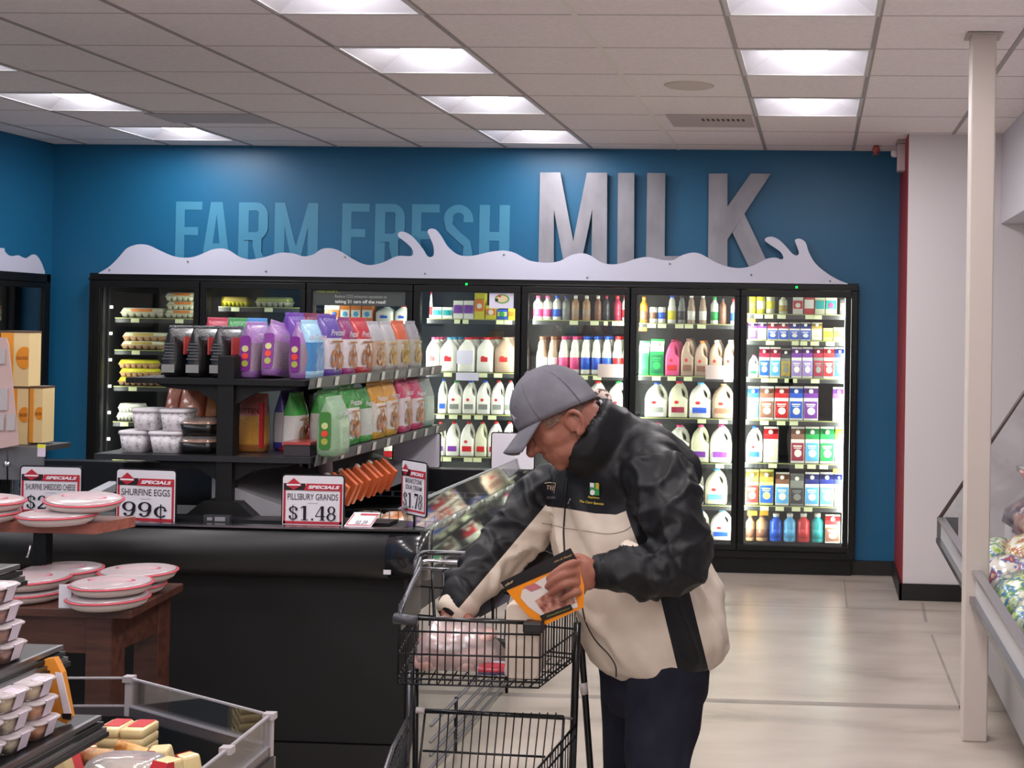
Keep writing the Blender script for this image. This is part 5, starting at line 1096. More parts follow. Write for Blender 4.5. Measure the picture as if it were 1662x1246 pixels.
def wedge(pxc, pyc, Y, s, rz, label, z=None):
    p = at(pxc, pyc, Y=Y); t = thing('cheese_wedge', label, 'cheese', (p.x, Y, z if z else max(CFz+.002, p.z-s*.35)), rz, 'wrapped cheese wedges')
    mb = MB(); mb.add([(-.55*s, -.3*s, 0), (.45*s, -.35*s, 0), (.45*s, .35*s, 0), (-.55*s, .3*s, 0), (-.2*s, -.26*s, .62*s), (.3*s, -.3*s, .62*s), (.3*s, .3*s, .62*s), (-.2*s, .26*s, .62*s)], [(3, 2, 1, 0), (4, 5, 6, 7), (0, 1, 5, 4), (1, 2, 6, 5), (2, 3, 7, 6), (3, 0, 4, 7)])
    mb.build('cheese', cheese, t, local=True, bevel=.006)
    mb = MB(); mb.add([(-.56*s, -.31*s, .0), (-.56*s, .31*s, .0), (-.21*s, .27*s, .62*s), (-.21*s, -.27*s, .62*s)], [(0, 1, 2, 3)]); mb.add([(-.55*s, -.312*s, 0), (.0*s, -.335*s, 0), (.0*s, -.285*s, .6*s), (-.2*s, -.272*s, .625*s)], [(0, 1, 2, 3)], 0); mb.build('red_label', redl, t, local=True)
wedge(256, 1228, 2.98, .085, .25, 'cheese wedge with red striped label standing right of the blocks'); wedge(303, 1236, 2.9, .07, -.6, 'smaller cheese wedge nearest the clear guard')
wedge(270, 1248, 2.8, .08, 1.2, 'cheese wedge with red label cut by the bottom of frame'); wedge(104, 1226, 3.0, .08, 2.6, 'yellow wedge with red wrapper left of the blocks'); wedge(92, 1243, 2.86, .08, .3, 'yellow cheese piece with red band at lower left')
p = at(170, 1212, Y=3.04); t = thing('cheese_log', 'long brown-rinded cheese log lying in front of the stacked blocks', 'cheese', (p.x, 3.04, p.z-.02)); mb = MB(); mb.tube([(-.09, .0, .0), (-.085, 0, 0), (.08, -.005, -.01), (.1, -.005, -.012)], [.012, .022, .02, .01], 10); mb.build('rind', ramp_mat('cheese_rind', [(.35, '9a5a3a'), (.5, 'd0a878'), (.65, 'c07a70')], 30, .4), t, local=True)
p = at(215, 1204, Y=3.06); t = thing('cheese_log', 'short golden rind piece lying right of the stacked blocks', 'cheese', (p.x+.01, 3.06, p.z-.02)); mb = MB(); mb.tube([(-.05, .0, .01), (-.045, 0, .01), (.03, -.0, -.01), (.045, -.0, -.014)], [.01, .016, .015, .008], 10); mb.build('rind', ramp_mat('golden_rind', [(.35, 'a8622a'), (.5, 'dca860'), (.65, 'e0c080')], 30, .4), t, local=True)
p = at(196, 1240, Y=2.84); t = thing('clear_tray', 'clear lidded tray cut by the bottom edge in the cheese well', 'tray', (p.x, 2.86, p.z-.045)); mb = MB(); mb.loft([rsec(.15, .1, .03, 0), rsec(.165, .11, .03, .02), rsec(.15, .1, .03, .05), rsec(.12, .08, .03, .056)]); mb.build('lid', clear_mat('tray_lid', (1, 1, 1), .25, .08, .3, (.7, .66, .68)), t, local=True)
mb = MB(); mb.loft([rsec(.13, .08, .03, .004), rsec(.13, .08, .03, .035)]); mb.build('contents', M('c8b49a', .5), t, local=True)

# ---------------------------------------------------------------- open produce case at right
RX, RZ2, RY0, RY1 = .66, .70, 2.3, 6.98
silv = M('b4b3b8', .3, .75, name='satin_aluminium'); pan = M('d0ced2', .3, .1, name='pale_case_panel')
t = thing('produce_case', 'long grey open-front refrigerated case with sloping glass end at the right', 'refrigerated case', (1.4, 4.6, 0))
mb = MB(); mb.box(RX+.16, 2.25, RY0, RY1-.02, .10, .46); mb.add([(RX+.012, RY0, .58), (RX+.012, RY1, .58), (RX+.16, RY1, .30), (RX+.16, RY0, .30), (RX+.05, RY0, .58), (RX+.05, RY1, .58), (RX+.2, RY1, .30), (RX+.2, RY0, .30)], [(0, 1, 2, 3), (7, 6, 5, 4), (0, 3, 7, 4), (1, 5, 6, 2)]); mb.build('case_body', M('a5a3a6', .45), t)
mb = MB(); mb.box(RX+.25, 2.25, RY0, RY1-.06, 0, .10); mb.build('kick_plate', BLACKM, t)
mb = MB(); mb.box(RX+.008, RX+.03, RY0, RY1, .60, RZ2-.01); mb.build('front_panel', pan, t)
mb = MB(); mb.box(RX-.008, RX+.03, RY0, RY1, RZ2-.007, RZ2+.009); mb.build('rim_rail', silv, t)
mb = MB(); mb.box(RX-.016, RX+.02, RY0, RY1, .575, .60); mb.build('bumper_rail', M('86858a', .25, .9), t)
mb = MB(); mb.box(RX-.012, RX+.1, RY1-.012, RY1, .58, RZ2+.01); mb.build('end_cap', M('6e6c6c', .35, .4), t)
mb = MB(); mb.box(RX+.05, RX+.30, RY0, RY1-.02, .46, .56); mb.build('product_bed', M('c9c8cc', .4), t)
slope = [(RX, RZ2), (1.10, 1.38), (2.22, 1.9), (2.22, .3), (RX+.12, .45)]
mb = MB(); mb.prism(slope, (0, RY1-.008, 0), (1, 0, 0), (0, 0, 1), (0, .006, 0)); mb.build('end_glass', clear_mat('end_glass', (.92, .92, .93), .06, .02, .10, (.7, .7, .7)), t)
mb = MB(); mb.tube([(RX, RY1, RZ2), (1.10, RY1, 1.38), (2.22, RY1, 1.9)], .011, 6); mb.build('end_frame', M('5a4c4a', .4, .3), t)
mb = MB(); mb.add([(1.05, RY0, .72), (1.05, RY1-.02, .72), (1.75, RY1-.02, 1.75), (1.75, RY0, 1.75)], [(0, 1, 2, 3)]); mb.box(1.75, 2.25, RY0, RY1-.02, .46, 1.76); mb.box(1.0, 1.8, RY0, RY1-.02, .56, .72); mb.build('case_back', M('c3bfc1', .35), t)
for k, (x, z) in enumerate(((1.06, .98), (1.22, 1.22), (1.38, 1.46))):
    mb = MB(); mb.box(x, x+.36, RY0, RY1-.05, z, z+.012); sh = mb.build('shelf', M('bdb9bb', .3), t)
    mb = MB(); mb.box(x-.004, x, RY0, RY1-.05, z-.012, z+.014); mb.build('shelf_edge', M('8a8688', .3, .5), sh)
    for j in range(6):
        y = RY1-.35-.5*j; mb = MB(); mb.obox((x-.012, y, z-.005), (.004, 0, .004), (0, .05, 0), (-.012, 0, .022)); mb.build('price_tag', M('c8555a' if j % 2 else 'd9a0a0', .4), sh)
veg = [('9bc24a', 'e0e8c0', 'bright green'), ('b8b060', 'e0d8b0', 'olive'), ('e6dcc8', 'c04848', 'cream and red'), ('4a80c8', 'd8e0e8', 'blue'), ('7aa850', 'c8d8a0', 'leafy green'), ('e8e0d0', 'b8c070', 'cream')]
for k in range(12):
    c = veg[k % 6]; r_ = k // 2; q_ = k % 2
    t = thing('salad_bag', '%s salad bag, %s from far end, %s row of the right case' % (c[2], ORD[r_], ('front', 'rear')[q_]), 'bag', (RX+.16+.13*q_, 6.15-.42*r_-.1*q_, .562+.04*q_), .3*(k % 3-1), 'salad bags in the right case')
    mb = MB(); mb.loft([[(a, b, z_+.3*a+.012*math.sin(40*b+k)) for a, b, _ in rsec(w_, w_*1.6, .05, 0)] for w_, z_ in ((.12, .035), (.17, .05), (.18, .09), (.13, .14), (.06, .155))]); mb.build('bag_film', ramp_mat('salad_print%d' % k, [(.36, c[0]), (.44, c[1]), (.5, 'b84a3e' if k % 2 else '3f78b8'), (.55, c[0]), (.62, 'f0ece0')], 15, .22, coat=.7, bump=.5, detail=3), t, local=True)
for k in range(8):
    y = 6.6-.35*k; t = thing('meat_pack', 'dark red wrapped meat pack, %s from the far end on the sloping back' % ORD[k], 'pack', (1.06, y, .724), .1, 'wrapped meat packs')
    mb = MB(); mb.loft([[(a, b, z_+.5*a) for a, b, _ in rsec(w_, .28*w_/.2, .03, 0)] for w_, z_ in ((.16, .045), (.2, .06), (.18, .12), (.1, .14))]); mb.build('wrapped_meat', ramp_mat('meat%d' % k, [(.35, '5a3a44'), (.5, '8a5a58'), (.65, 'a87f70')] if k % 2 else [(.35, '2e3a52'), (.5, '5a4a58'), (.65, '8f7068')], 14, .3, coat=.5), t, local=True)
# ================================================================ the shopper
def W(x, y, Y): return at(x, y, Y=Y)
def ellipsoid(mb, c, a, b, d, m=0, nu=16, nv=10):
    c, a, b, d = map(Vector, (c, a, b, d)); v = [c+d*-1]; f = []
    for i in range(1, nv):
        th = -PI/2+PI*i/nv
        for k in range(nu): ph = 2*PI*k/nu; v.append(c+(a*math.cos(ph)+b*math.sin(ph))*math.cos(th)+d*math.sin(th))
    v.append(c+d)
    for k in range(nu): f.append((0, 1+(k+1) % nu, 1+k)); f.append((len(v)-1, len(v)-1-nu+k, len(v)-1-nu+(k+1) % nu))
    for i in range(nv-2):
        for k in range(nu): f.append((1+i*nu+k, 1+i*nu+(k+1) % nu, 1+(i+1)*nu+(k+1) % nu, 1+(i+1)*nu+k))
    return mb.add(v, f, m, True)
def ball(mb, c, r, m=0): return ellipsoid(mb, c, (r, 0, 0), (0, r, 0), (0, 0, r), m)
def limb(mb, pts, rs, seg=14, m=0, sub=4):
    P = [tuple(p)+(r,) for p, r in zip(pts, rs)]; P = smooth_path(P, sub)
    mb.tube([p[:3] for p in P], [p[3] for p in P], seg, m)
    ball(mb, P[0][:3], P[0][3]*.98, m); ball(mb, P[-1][:3], P[-1][3]*.98, m)
def remesh(mb, name, mats, parent, voxel, smooth=4, hook=None):
    o = mb.build(name+'_tmp', WHITE)
    bm = bmesh.new(); bm.from_mesh(o.data); bmesh.ops.triangulate(bm, faces=bm.faces); bm.to_mesh(o.data); bm.free()
    md = o.modifiers.new('r', 'REMESH'); md.mode = 'VOXEL'; md.voxel_size = voxel; md.use_smooth_shade = True
    ms = o.modifiers.new('s', 'SMOOTH'); ms.factor = .5; ms.iterations = smooth
    dg = bpy.context.evaluated_depsgraph_get(); me = bpy.data.meshes.new_from_object(o.evaluated_get(dg), depsgraph=dg)
    bpy.data.objects.remove(o); me.name = name
    while len(me.materials): me.materials.pop(index=0)
    for x in (mats if isinstance(mats, (list, tuple)) else [mats]): me.materials.append(x)
    if hook: hook(me)
    me.polygons.foreach_set('use_smooth', [True]*len(me.polygons))
    me.transform(Matrix.Translation(-parent.location)); me.update()
    ob = bpy.data.objects.new(name, me); COL.objects.link(ob); ob.parent = parent
    return ob
from mathutils.bvhtree import BVHTree
from mathutils import noise as mnoise
person = thing('person', 'man in grey cap and black and beige jacket bending over the shopping cart', 'person', tuple(W(1060, 1070, 3.6))[:2]+(0,))
skin = ramp_mat('skin', [(.3, '7a473b'), (.5, '8f5a4a'), (.75, '9f6b5a')], 7, .5, .03, spec=.35)

# head frame: forward f, up u, left l (towards the camera)
hf = Vector((-.73, -.30, -.60)).normalized(); hu = Vector((-.58, -.05, .78)); hu = (hu-hf*hu.dot(hf)).normalized(); hl = hu.cross(hf).normalized()
HCN = W(901, 667, 3.52)
def hp(f, u, l=0): return HCN+hf*f+hu*u+hl*l
nsh, nel, nwr = W(1078, 782, 3.46), W(1106, 906, 3.38), W(975, 926, 3.32)
fsh, fel, fwr = W(893, 800, 3.74), W(822, 885, 3.66), W(742, 982, 3.51)
neck = W(990, 735, 3.62); pel = W(1068, 1070, 3.64)
mb = MB()
ellipsoid(mb, HCN, hf*.1, hl*.078, hu*.104)
ellipsoid(mb, hp(.022, -.05), hf*.082, hl*.068, hu*.07)
ellipsoid(mb, hp(.04, -.095), hf*.058, hl*.052, hu*.045)
ball(mb, hp(.074, -.122), .021)
for s in (-1, 1): ellipsoid(mb, hp(.05, -.05, s*.042), hf*.035, hl*.022, hu*.03); ellipsoid(mb, hp(.03, -.09, s*.040), hf*.045, hl*.014, hu*.035)
limb(mb, [hp(.092, -.008), hp(.105, -.03), hp(.118, -.05)], [.010, .012, .0155], 10)
for s in (-1, 1): ball(mb, hp(.104, -.052, s*.013), .0105)
ellipsoid(mb, hp(.092, -.082), hf*.012, hl*.026, hu*.006); ellipsoid(mb, hp(.088, -.096), hf*.013, hl*.023, hu*.007)
ellipsoid(mb, hp(.088, .006), hf*.013, hl*.05, hu*.012)
for s in (-1, 1):                                       # ears: rim, lobe and hollow
    e = lambda f, u: hp(-.012+f, -.058+u, s*(.08+.012*(-f/.02)))
    rim = [e(.014, -.012), e(.016, .012), e(.004, .030), e(-.014, .030), e(-.024, .010), e(-.018, -.014), e(-.004, -.030), e(.008, -.030)]
    limb(mb, rim, [.006, .006, .0065, .007, .007, .0065, .008, .006], 8, sub=2)
    ellipsoid(mb, hp(-.012, -.058, s*.074), hf*.018, hl*.008, hu*.026)
limb(mb, [hp(-.035, -.05), hp(-.05, -.12), neck.lerp(hp(-.05, -.12), .3), neck-Vector((-.02, -.02, .06))], [.066, .060, .062, .08])
for k in range(3):                                      # folds at the nape
    limb(mb, [hp(-.088-.004*k, -.06-.02*k, -.03), hp(-.094-.004*k, -.062-.02*k, 0), hp(-.086-.004*k, -.06-.02*k, .035)], [.006, .009, .006], 8, sub=2)
# trunk, arms and legs under the clothes
tl = Vector((.77, -.63, 0)); tf = Vector((-.63, -.77, 0))
def ring(c, a, b, dz=0, n=28, sq=2.3, drop=0):
    """body cross-section: a across the shoulders, b front to back"""
    o = []
    for k in range(n):
        t_ = 2*PI*k/n; ca, sa = math.cos(t_), math.sin(t_)
        x = math.copysign(abs(ca)**(2/sq), ca)*a; y = math.copysign(abs(sa)**(2/sq), sa)*b
        o.append(c+tl*x+tf*y+Vector((0, 0, dz-drop*y)))
    return o
mb.loft([ring(pel, .15, .11), ring(pel+Vector((-.02, 0, .14)), .15, .13), ring(W(1010, 860, 3.64), .16, .11), ring(W(1000, 780, 3.62), .17, .09), ring(neck, .08, .06)])
limb(mb, [nsh, nel], [.05, .045]); limb(mb, [nel, nwr, W(962, 928, 3.31)], [.045, .033, .03])
limb(mb, [fsh, fel], [.05, .045]); limb(mb, [fel, fwr, W(735, 995, 3.50)], [.045, .033, .03])
limb(mb, [fsh-Vector((0, 0, .03)), neck-Vector((0, 0, .06)), nsh-Vector((0, 0, .03))], [.04, .06, .04])
nk, fk = W(1068, 1246, 3.50), W(1026, 1246, 3.70)
na, fa = Vector((nk.x+.05, nk.y+.06, .09)), Vector((fk.x+.06, fk.y+.04, .09))
hn, hfr = W(1085, 1085, 3.56), W(1032, 1085, 3.72)
for h_, k_, a_ in ((hn, nk, na), (hfr, fk, fa)):
    limb(mb, [h_, (h_+k_)/2, k_, (k_+a_)/2, a_], [.085, .075, .055, .052, .038])
    limb(mb, [a_-Vector((0, 0, .045)), a_+tf*.09-Vector((0, 0, .05)), a_+tf*.15-Vector((0, 0, .06))], [.034, .032, .022])
# near hand: back of the hand, four fingers of different lengths over the pouch, thumb behind it
def wp(lst): return [W(*p) for p in lst]
palm = W(951, 932, 3.295)
ax_ = (W(938, 915, 3.29)-W(950, 962, 3.295))/2
ellipsoid(mb, palm, (W(968, 928, 3.30)-W(930, 936, 3.285))/2*1.15, ax_*1.12, Vector((.002, -.017, .004)))
ellipsoid(mb, W(940, 938, 3.288), (W(958, 936, 3.29)-W(926, 942, 3.28))/2, ax_*1.0, Vector((.002, -.014, .004)))
for pts, rs in (([(938, 912, 3.286), (920, 917, 3.266), (901, 929, 3.266), (890, 938, 3.276)], [.0115, .0108, .0095, .008]),
                ([(936, 928, 3.282), (916, 932, 3.259), (898, 943, 3.262), (888, 952, 3.274)], [.0118, .011, .0098, .0082]),
                ([(938, 945, 3.282), (920, 947, 3.258), (903, 956, 3.262), (893, 964, 3.276)], [.0115, .0106, .0094, .008]),
                ([(945, 960, 3.286), (931, 962, 3.266), (919, 968, 3.268), (911, 974, 3.278)], [.0105, .0096, .0085, .0072])):
    limb(mb, wp(pts), rs, 10, sub=3)
limb(mb, wp([(958, 915, 3.305), (938, 905, 3.325), (915, 912, 3.335), (903, 922, 3.332)]), [.014, .013, .011, .009], 10, sub=3)
# far hand reaching down into the basket
ellipsoid(mb, W(735, 1004, 3.49), Vector((.036, .004, .0)), Vector((0, .018, .006)), Vector((.004, 0, .034)))
for k, (dx, ln) in enumerate(((-20, 1.0), (-7, 1.12), (6, 1.05), (18, .86))):
    limb(mb, wp([(735+dx, 1014, 3.482), (733+dx, 1014+16*ln, 3.462), (734+dx, 1014+28*ln, 3.468), (737+dx, 1014+34*ln, 3.482)]), [.0112, .0105, .0095, .008], 10, sub=3)
limb(mb, wp([(752, 996, 3.49), (764, 1008, 3.475), (764, 1022, 3.47), (758, 1030, 3.475)]), [.014, .0125, .011, .009], 10, sub=3)
body = remesh(mb, 'body', skin, person, .0036, 6)
eyew, iris = M('e8e0da', .25, name='eye_white'), M('2a1a12', .3, name='iris')
for s in (-1, 1):
    mb = MB(); ball(mb, hp(.0745, -.018, s*.028), .0105); e_ = mb.build('eye', eyew, person); mb = MB(); ball(mb, hp(.0808, -.020, s*.028), .0052); mb.build('pupil', iris, e_)
    mb = MB(); limb(mb, [hp(.092, .006, s*.014), hp(.094, .010, s*.032), hp(.084, .004, s*.05)], [.003, .004, .002], 6, sub=2); mb.build('eyebrow', M('4a3a34', .8, name='dark_hair'), person)
# short grizzled hair below the cap
mb = MB(); nu, nv = 48, 16; v = []; f = []
for i in range(nv+1):
    for k in range(nu):
        ph = 2*PI*k/nu; th = -.62+1.1*i/nv
        v.append(hp(.1035*math.cos(ph)*math.cos(th)-.001, .107*math.sin(th), .0815*math.sin(ph)*math.cos(th)))
for i in range(nv):
    for k in range(nu):
        ph = 2*PI*(k+.5)/nu; fx = math.cos(ph); th = -.62+1.1*(i+.5)/nv
        if fx < .45 and th > (-.30 if fx > .1 else (-.20 if fx > -.22 else -.55)): f.append((i*nu+k, i*nu+(k+1) % nu, (i+1)*nu+(k+1) % nu, (i+1)*nu+k))
mb.add(v, f, 0, True); hair = mb.build('hair', ramp_mat('grizzled_hair', [(.35, '5e4238'), (.55, '6f5347'), (.7, '7e6457')], 110, .8, .2), person)
# cap: crown, band seam, button and curved brim
capm = ramp_mat('washed_grey_cotton', [(.3, '5b5960'), (.55, '6c6a72'), (.75, '79777f')], 9, .85, .35, detail=8, spec=.2)
v = []; f = []; nu, nv = 40, 14
def cedge(ph): return .028*math.cos(ph)-.012+.0*math.sin(ph)
for i in range(nv+1):
    for k in range(nu):
        ph = 2*PI*k/nu; u0 = cedge(ph); tt = i/nv; u = u0+(.126-u0)*math.sin(tt*PI/2)
        rr = math.sqrt(max(0, 1-(max(0, (u-.005))/.1215)**2.3)); seam = 1+.006*abs(math.cos(3*ph))-.004
        cr = 1+.02*math.sin(5*ph+u*40)*(1-tt)*.5
        v.append(hp((.110*math.cos(ph)*rr-.002)*seam*cr, u, .0895*math.sin(ph)*rr*seam*cr))
for i in range(nv):
    for k in range(nu): f.append((i*nu+k, i*nu+(k+1) % nu, (i+1)*nu+(k+1) % nu, (i+1)*nu+k))
f.append(tuple(nv*nu+k for k in range(nu)))
cap_ = thing('cap_group', None, None); bpy.data.objects.remove(cap_)
mb = MB(); mb.add(v, f, 0, True); cap_ = mb.build('cap', capm, person)
mdf = cap_.modifiers.new('thick', 'SOLIDIFY'); mdf.thickness = .003; mdf.offset = 1
def cap_part(mb, name, mt): return mb.build(name, mt, cap_)
# brim
nb, nr = 16, 6; v = []; f = []
for j in range(nr+1):
    for k in range(nb+1):
        a = -1.18+2.36*k/nb; t_ = j/nr
        x0, l0 = .104*math.cos(a), .085*math.sin(a)
        x1, l1 = .106+.072*math.cos(a*.95)**.8 if abs(a) < 1.4 else .11, .084*math.sin(a)*1.0
        ff = x0+(x1-x0)*t_; ll = l0+(l1-l0)*t_
        uu = .018-.022*t_-(ll/.085)**2*.034*(.35+.65*t_)
        v.append(hp(ff, uu, ll))
for j in range(nr):
    for k in range(nb): f.append((j*(nb+1)+k, j*(nb+1)+k+1, (j+1)*(nb+1)+k+1, (j+1)*(nb+1)+k))
mb = MB(); mb.add(v, f, 0, True); br = cap_part(mb, 'brim', capm); md = br.modifiers.new('thick', 'SOLIDIFY'); md.thickness = .0045
mb = MB(); ellipsoid(mb, hp(-.002, .128), hf*.009, hl*.009, hu*.005); cap_part(mb, 'top_button', capm)
for a in (.5, 1.25, 2.0, 2.7):
    for s in (-1, 1):
        mb = MB(); p = hp(.110*math.cos(a)*.84, .072, s*.0895*math.sin(a)*.84+s*.002); ball(mb, p, .0028); cap_part(mb, 'eyelet', M('2f2e38', .7))
    mb = MB()
for a in (0, 1.05, 2.1, 3.14):
    for s in ((-1, 1) if 0 < a < 3.1 else (1,)):
        pts = []
        for i in range(9):
            tt = i/8; u0 = cedge(s*a); u = u0+(.127-u0)*math.sin(tt*PI/2); rr = math.sqrt(max(0, 1-(max(0, (u-.005))/.1215)**2.3))
            pts.append(hp((.1135*math.cos(a)*rr-.002), u+.0015, s*.093*math.sin(a)*rr))
        mb = MB(); mb.tube(pts, .0014, 5); cap_part(mb, 'panel_seam', M('5b5a64', .85, name='cap_seam'))
mb = MB(); L0 = hp(.112, .052, .03); put_text(mb, 'A', hp(.105, .045, .028), (hl*.7-hf*.3).normalized(), hu, .018, .02, 0, .03); cap_part(mb, 'emblem', M('d8d4dc', .6))

# jacket ---------------------------------------------------------------
blk = ramp_mat('black_nylon', [(.3, '0e0e11'), (.7, '151519')], 13, .5, .45, spec=.3, detail=2); bei = ramp_mat('beige_nylon', [(.3, 'c6b8a9'), (.55, 'cdbfb0'), (.8, 'd2c5b7')], 11, .6, .4, spec=.3, detail=2)
mb = MB()
def rw(px, py, Y, a, b, **k): return ring(W(px, py, Y), a, b, **k)
mb.loft([rw(1068, 1082, 3.64, .150, .135, drop=.10), rw(1066, 1066, 3.64, .190, .172, drop=.06), rw(1062, 1035, 3.64, .208, .19), rw(1056, 1000, 3.64, .212, .195), rw(1042, 955, 3.645, .212, .195), rw(1026, 900, 3.65, .212, .180),
         rw(1010, 845, 3.65, .215, .160), rw(1002, 800, 3.645, .210, .140), rw(998, 765, 3.63, .185, .125), rw(1000, 735, 3.62, .145, .105), rw(998, 712, 3.61, .10, .085)])
ellipsoid(mb, W(1046, 740, 3.57), tl*.12, tf*.10, Vector((0, 0, .065))); ellipsoid(mb, W(1092, 768, 3.60), tl*.06, tf*.07, Vector((0, 0, .075)))
limb(mb, [W(1010, 722, 3.60), W(1050, 735, 3.60), W(1092, 768, 3.59)], [.09, .085, .075], 18)
NS = [(nsh+Vector((-.04, .05, .01)), .085), (nsh+Vector((-.004, 0, -.008)), .086), (nsh.lerp(nel, .5)+Vector((.004, -.01, 0)), .080), (nel+Vector((-.006, 0, -.004)), .077), (nel.lerp(nwr, .45)+Vector((0, 0, -.012)), .066), (nwr+Vector((.018, 0, 0)), .047)]
FS = [(fsh+Vector((.05, -.03, .0)), .08), (fsh, .085), (fsh.lerp(fel, .5)+Vector((-.006, 0, -.005)), .078), (fel, .074), (fel.lerp(fwr, .5)+Vector((0, 0, .0)), .066), (fwr, .050)]
limb(mb, [p for p, r in NS], [r for p, r in NS], 18, sub=5); limb(mb, [p for p, r in FS], [r for p, r in FS], 18, sub=5)
# bunched fabric rings on the sleeves
def folds(S, ks, amp, seed):
    P = smooth_path([tuple(p)+(r,) for p, r in S], 8)
    for k in ks:
        i = int(k*(len(P)-2)); c = Vector(P[i][:3]); d = (Vector(P[i+1][:3])-c).normalized(); a = d.orthogonal().normalized(); b = d.cross(a); r = P[i][3]
        ph = mnoise.random()*6
        pts = []
        for q_ in range(13):
            t_ = ph+q_/12*3.6; pts.append(c+(a*math.cos(t_)+b*math.sin(t_))*(r*.965)+d*.03*math.sin(t_*1.3+k*9))
        limb(mb, pts, [.002]+[amp]*11+[.002], 6, sub=1)
mnoise.seed_set(5)
folds(NS, (.30, .42, .52, .60, .66, .73, .80, .88), .012, 1); folds(FS, (.28, .42, .55, .66, .78, .88), .010, 2)
# waistband roll and belly drape
for (pts, r) in (([(905, 860, 3.46), (960, 868, 3.44), (1020, 872, 3.46)], .004),):
    pass
# collar standing round the neck
cb, ct_ = W(1000, 742, 3.60), W(944, 693, 3.555); ca = (ct_-cb).normalized(); cl = hl; cl = (cl-ca*cl.dot(ca)).normalized(); cf = ca.cross(cl)
limb(mb, [cb+Vector((.01, 0, -.02)), cb], [.10, .10], 20)
def cring(c, r, e=1.0): return [c+cl*(r*.86*math.cos(2*PI*k/28))+cf*(r*e*math.sin(2*PI*k/28)) for k in range(28)]
mb.loft([cring(cb-ca*.04, .118), cring(cb, .116), cring(cb.lerp(ct_, .5), .110), cring(ct_, .103), cring(ct_+ca*.004, .099), cring(ct_-ca*.004, .091), cring(ct_-ca*.03, .080)])
F_2 = Vector((0, 0, HC))
def cutplane(p, q):
    a, b = W(p[0], p[1], 3.5)-CO, W(q[0], q[1], 3.5)-CO
    return CO, a.cross(b).normalized()
def px_of(v):
    d = v-CO; z = d.dot(CF); return PX+F_PX*d.dot(CR)/z, PY-F_PX*d.dot(CU)/z
def side(p, q, x, y): return (q[0]-p[0])*(y-p[1])-(q[1]-p[1])*(x-p[0])
YK = [(855, 816), (876, 820), (918, 825), (965, 833), (1000, 835), (1018, 828), (1060, 812), (1200, 800)]
SL = [(880, 826), (752, 978)]
SV = [(1014, 820), (1018, 836), (1025, 856), (1036, 885)]
P1, P2 = [(1061, 925), (1102, 1095)], [(1108, 915), (1146, 1070)]
def segd(p, S):
    best = 9
    for (a, ra), (b, rb) in zip(S[:-1], S[1:]):
        d = b-a; t_ = max(0, min(1, (p-a).dot(d)/d.length_squared)); best = min(best, (p-a-d*t_).length/(ra+(rb-ra)*t_))
    return best
def jhook(me):
    # soft cloth folds, larger on the trunk
    out = []; AS = NS[1:]; AF = FS[1:]
    for p, n in [(vt.co.copy(), vt.normal.copy()) for vt in me.vertices]:
        k = mnoise.noise(Vector((p.x*7, p.y*7, p.z*11)))*.010+mnoise.noise(Vector((p.x*17+3, p.y*17, p.z*12)))*.007
        r1 = 1-abs(mnoise.noise(Vector((p.x*9+p.z*6, p.y*9, p.z*4+7))))*2; k += max(0, r1-.45)*.022; k *= max(.15, min(1, (p.z-.70)/.14))
        if segd(p, AS) < 1.3 or segd(p, AF) < 1.3: k += max(0, .72-abs(mnoise.noise(Vector((p.x*9+p.z*6, p.y*9, p.z*11-p.x*5)))*3.2))*.0105-.002
        out.extend(p+n*k)
    me.vertices.foreach_set('co', out); me.update()
    bm = bmesh.new(); bm.from_mesh(me)
    cuts = list(zip(YK[:-1], YK[1:]))+list(zip(SV[:-1], SV[1:]))+[tuple(SL), tuple(P1), tuple(P2)]
    for p, q in cuts:
        co, no = cutplane(p, q)
        bmesh.ops.bisect_plane(bm, geom=list(bm.verts)+list(bm.edges)+list(bm.faces), plane_co=co, plane_no=no, dist=1e-5)
    bm.faces.ensure_lookup_table()
    for fc in bm.faces:
        c = fc.calc_center_median(); x, y = px_of(c)
        yk = next((a[1]+(b[1]-a[1])*(x-a[0])/(b[0]-a[0]) for a, b in zip(YK[:-1], YK[1:]) if a[0] <= x <= b[0]), 816 if x < 860 else 800)
        dn = segd(c, NS[3:]); df = segd(c, FS[1:]); m_ = 1; du = segd(c, NS[1:4])
        xs_ = next((a[0]+(b[0]-a[0])*(y-a[1])/(b[1]-a[1]) for a, b in zip(SV[:-1], SV[1:]) if a[1] <= y <= b[1]), None)
        if xs_ and x > 1000: m_ = 0 if (x > xs_ or y < yk) else 1
        elif c.y < 3.47 and ((dn < 1.55 and y > 885) or (dn < 1.38 and y > 850)): m_ = 0
        elif du < 1.3 and c.y < 3.52 and x > 1014: m_ = 0
        elif df < 1.5 and x < 886:
            m_ = 0 if side(SL[0], SL[1], x, y) > 0 else 1
        elif y < yk: m_ = 0
        elif side(P1[0], P1[1], x, y) < 0 and side(P2[0], P2[1], x, y) > 0: m_ = 0
        fc.material_index = m_; fc.smooth = True
    bm.to_mesh(me); bm.free()
jacket = remesh(mb, 'jacket', [blk, bei], person, .0072, 4, jhook)
def bvh_of(o):
    me = o.data; off = o.parent.location; return BVHTree.FromPolygons([v.co+off for v in me.vertices], [tuple(p.vertices) for p in me.polygons])
jb = bvh_of(jacket)
def on(x, y, e=.002, tree=None):
    d = (W(x, y, 3.5)-CO).normalized(); h = (tree or jb).ray_cast(CO, d)
    return (h[0]-d*e) if h[0] else W(x, y, 3.45)
def seam(name, pts, r, mt, e=.001):
    P = smooth_path(pts, 5); mb = MB(); mb.tube([on(x, y, e) for x, y in P], r, 5); return mb.build(name, mt, jacket)
seam('zipper', [(921, 775), (918, 800), (917, 829), (915, 862), (916, 890), (917, 915)], .0028, M('121214', .5, name='zip_black'))
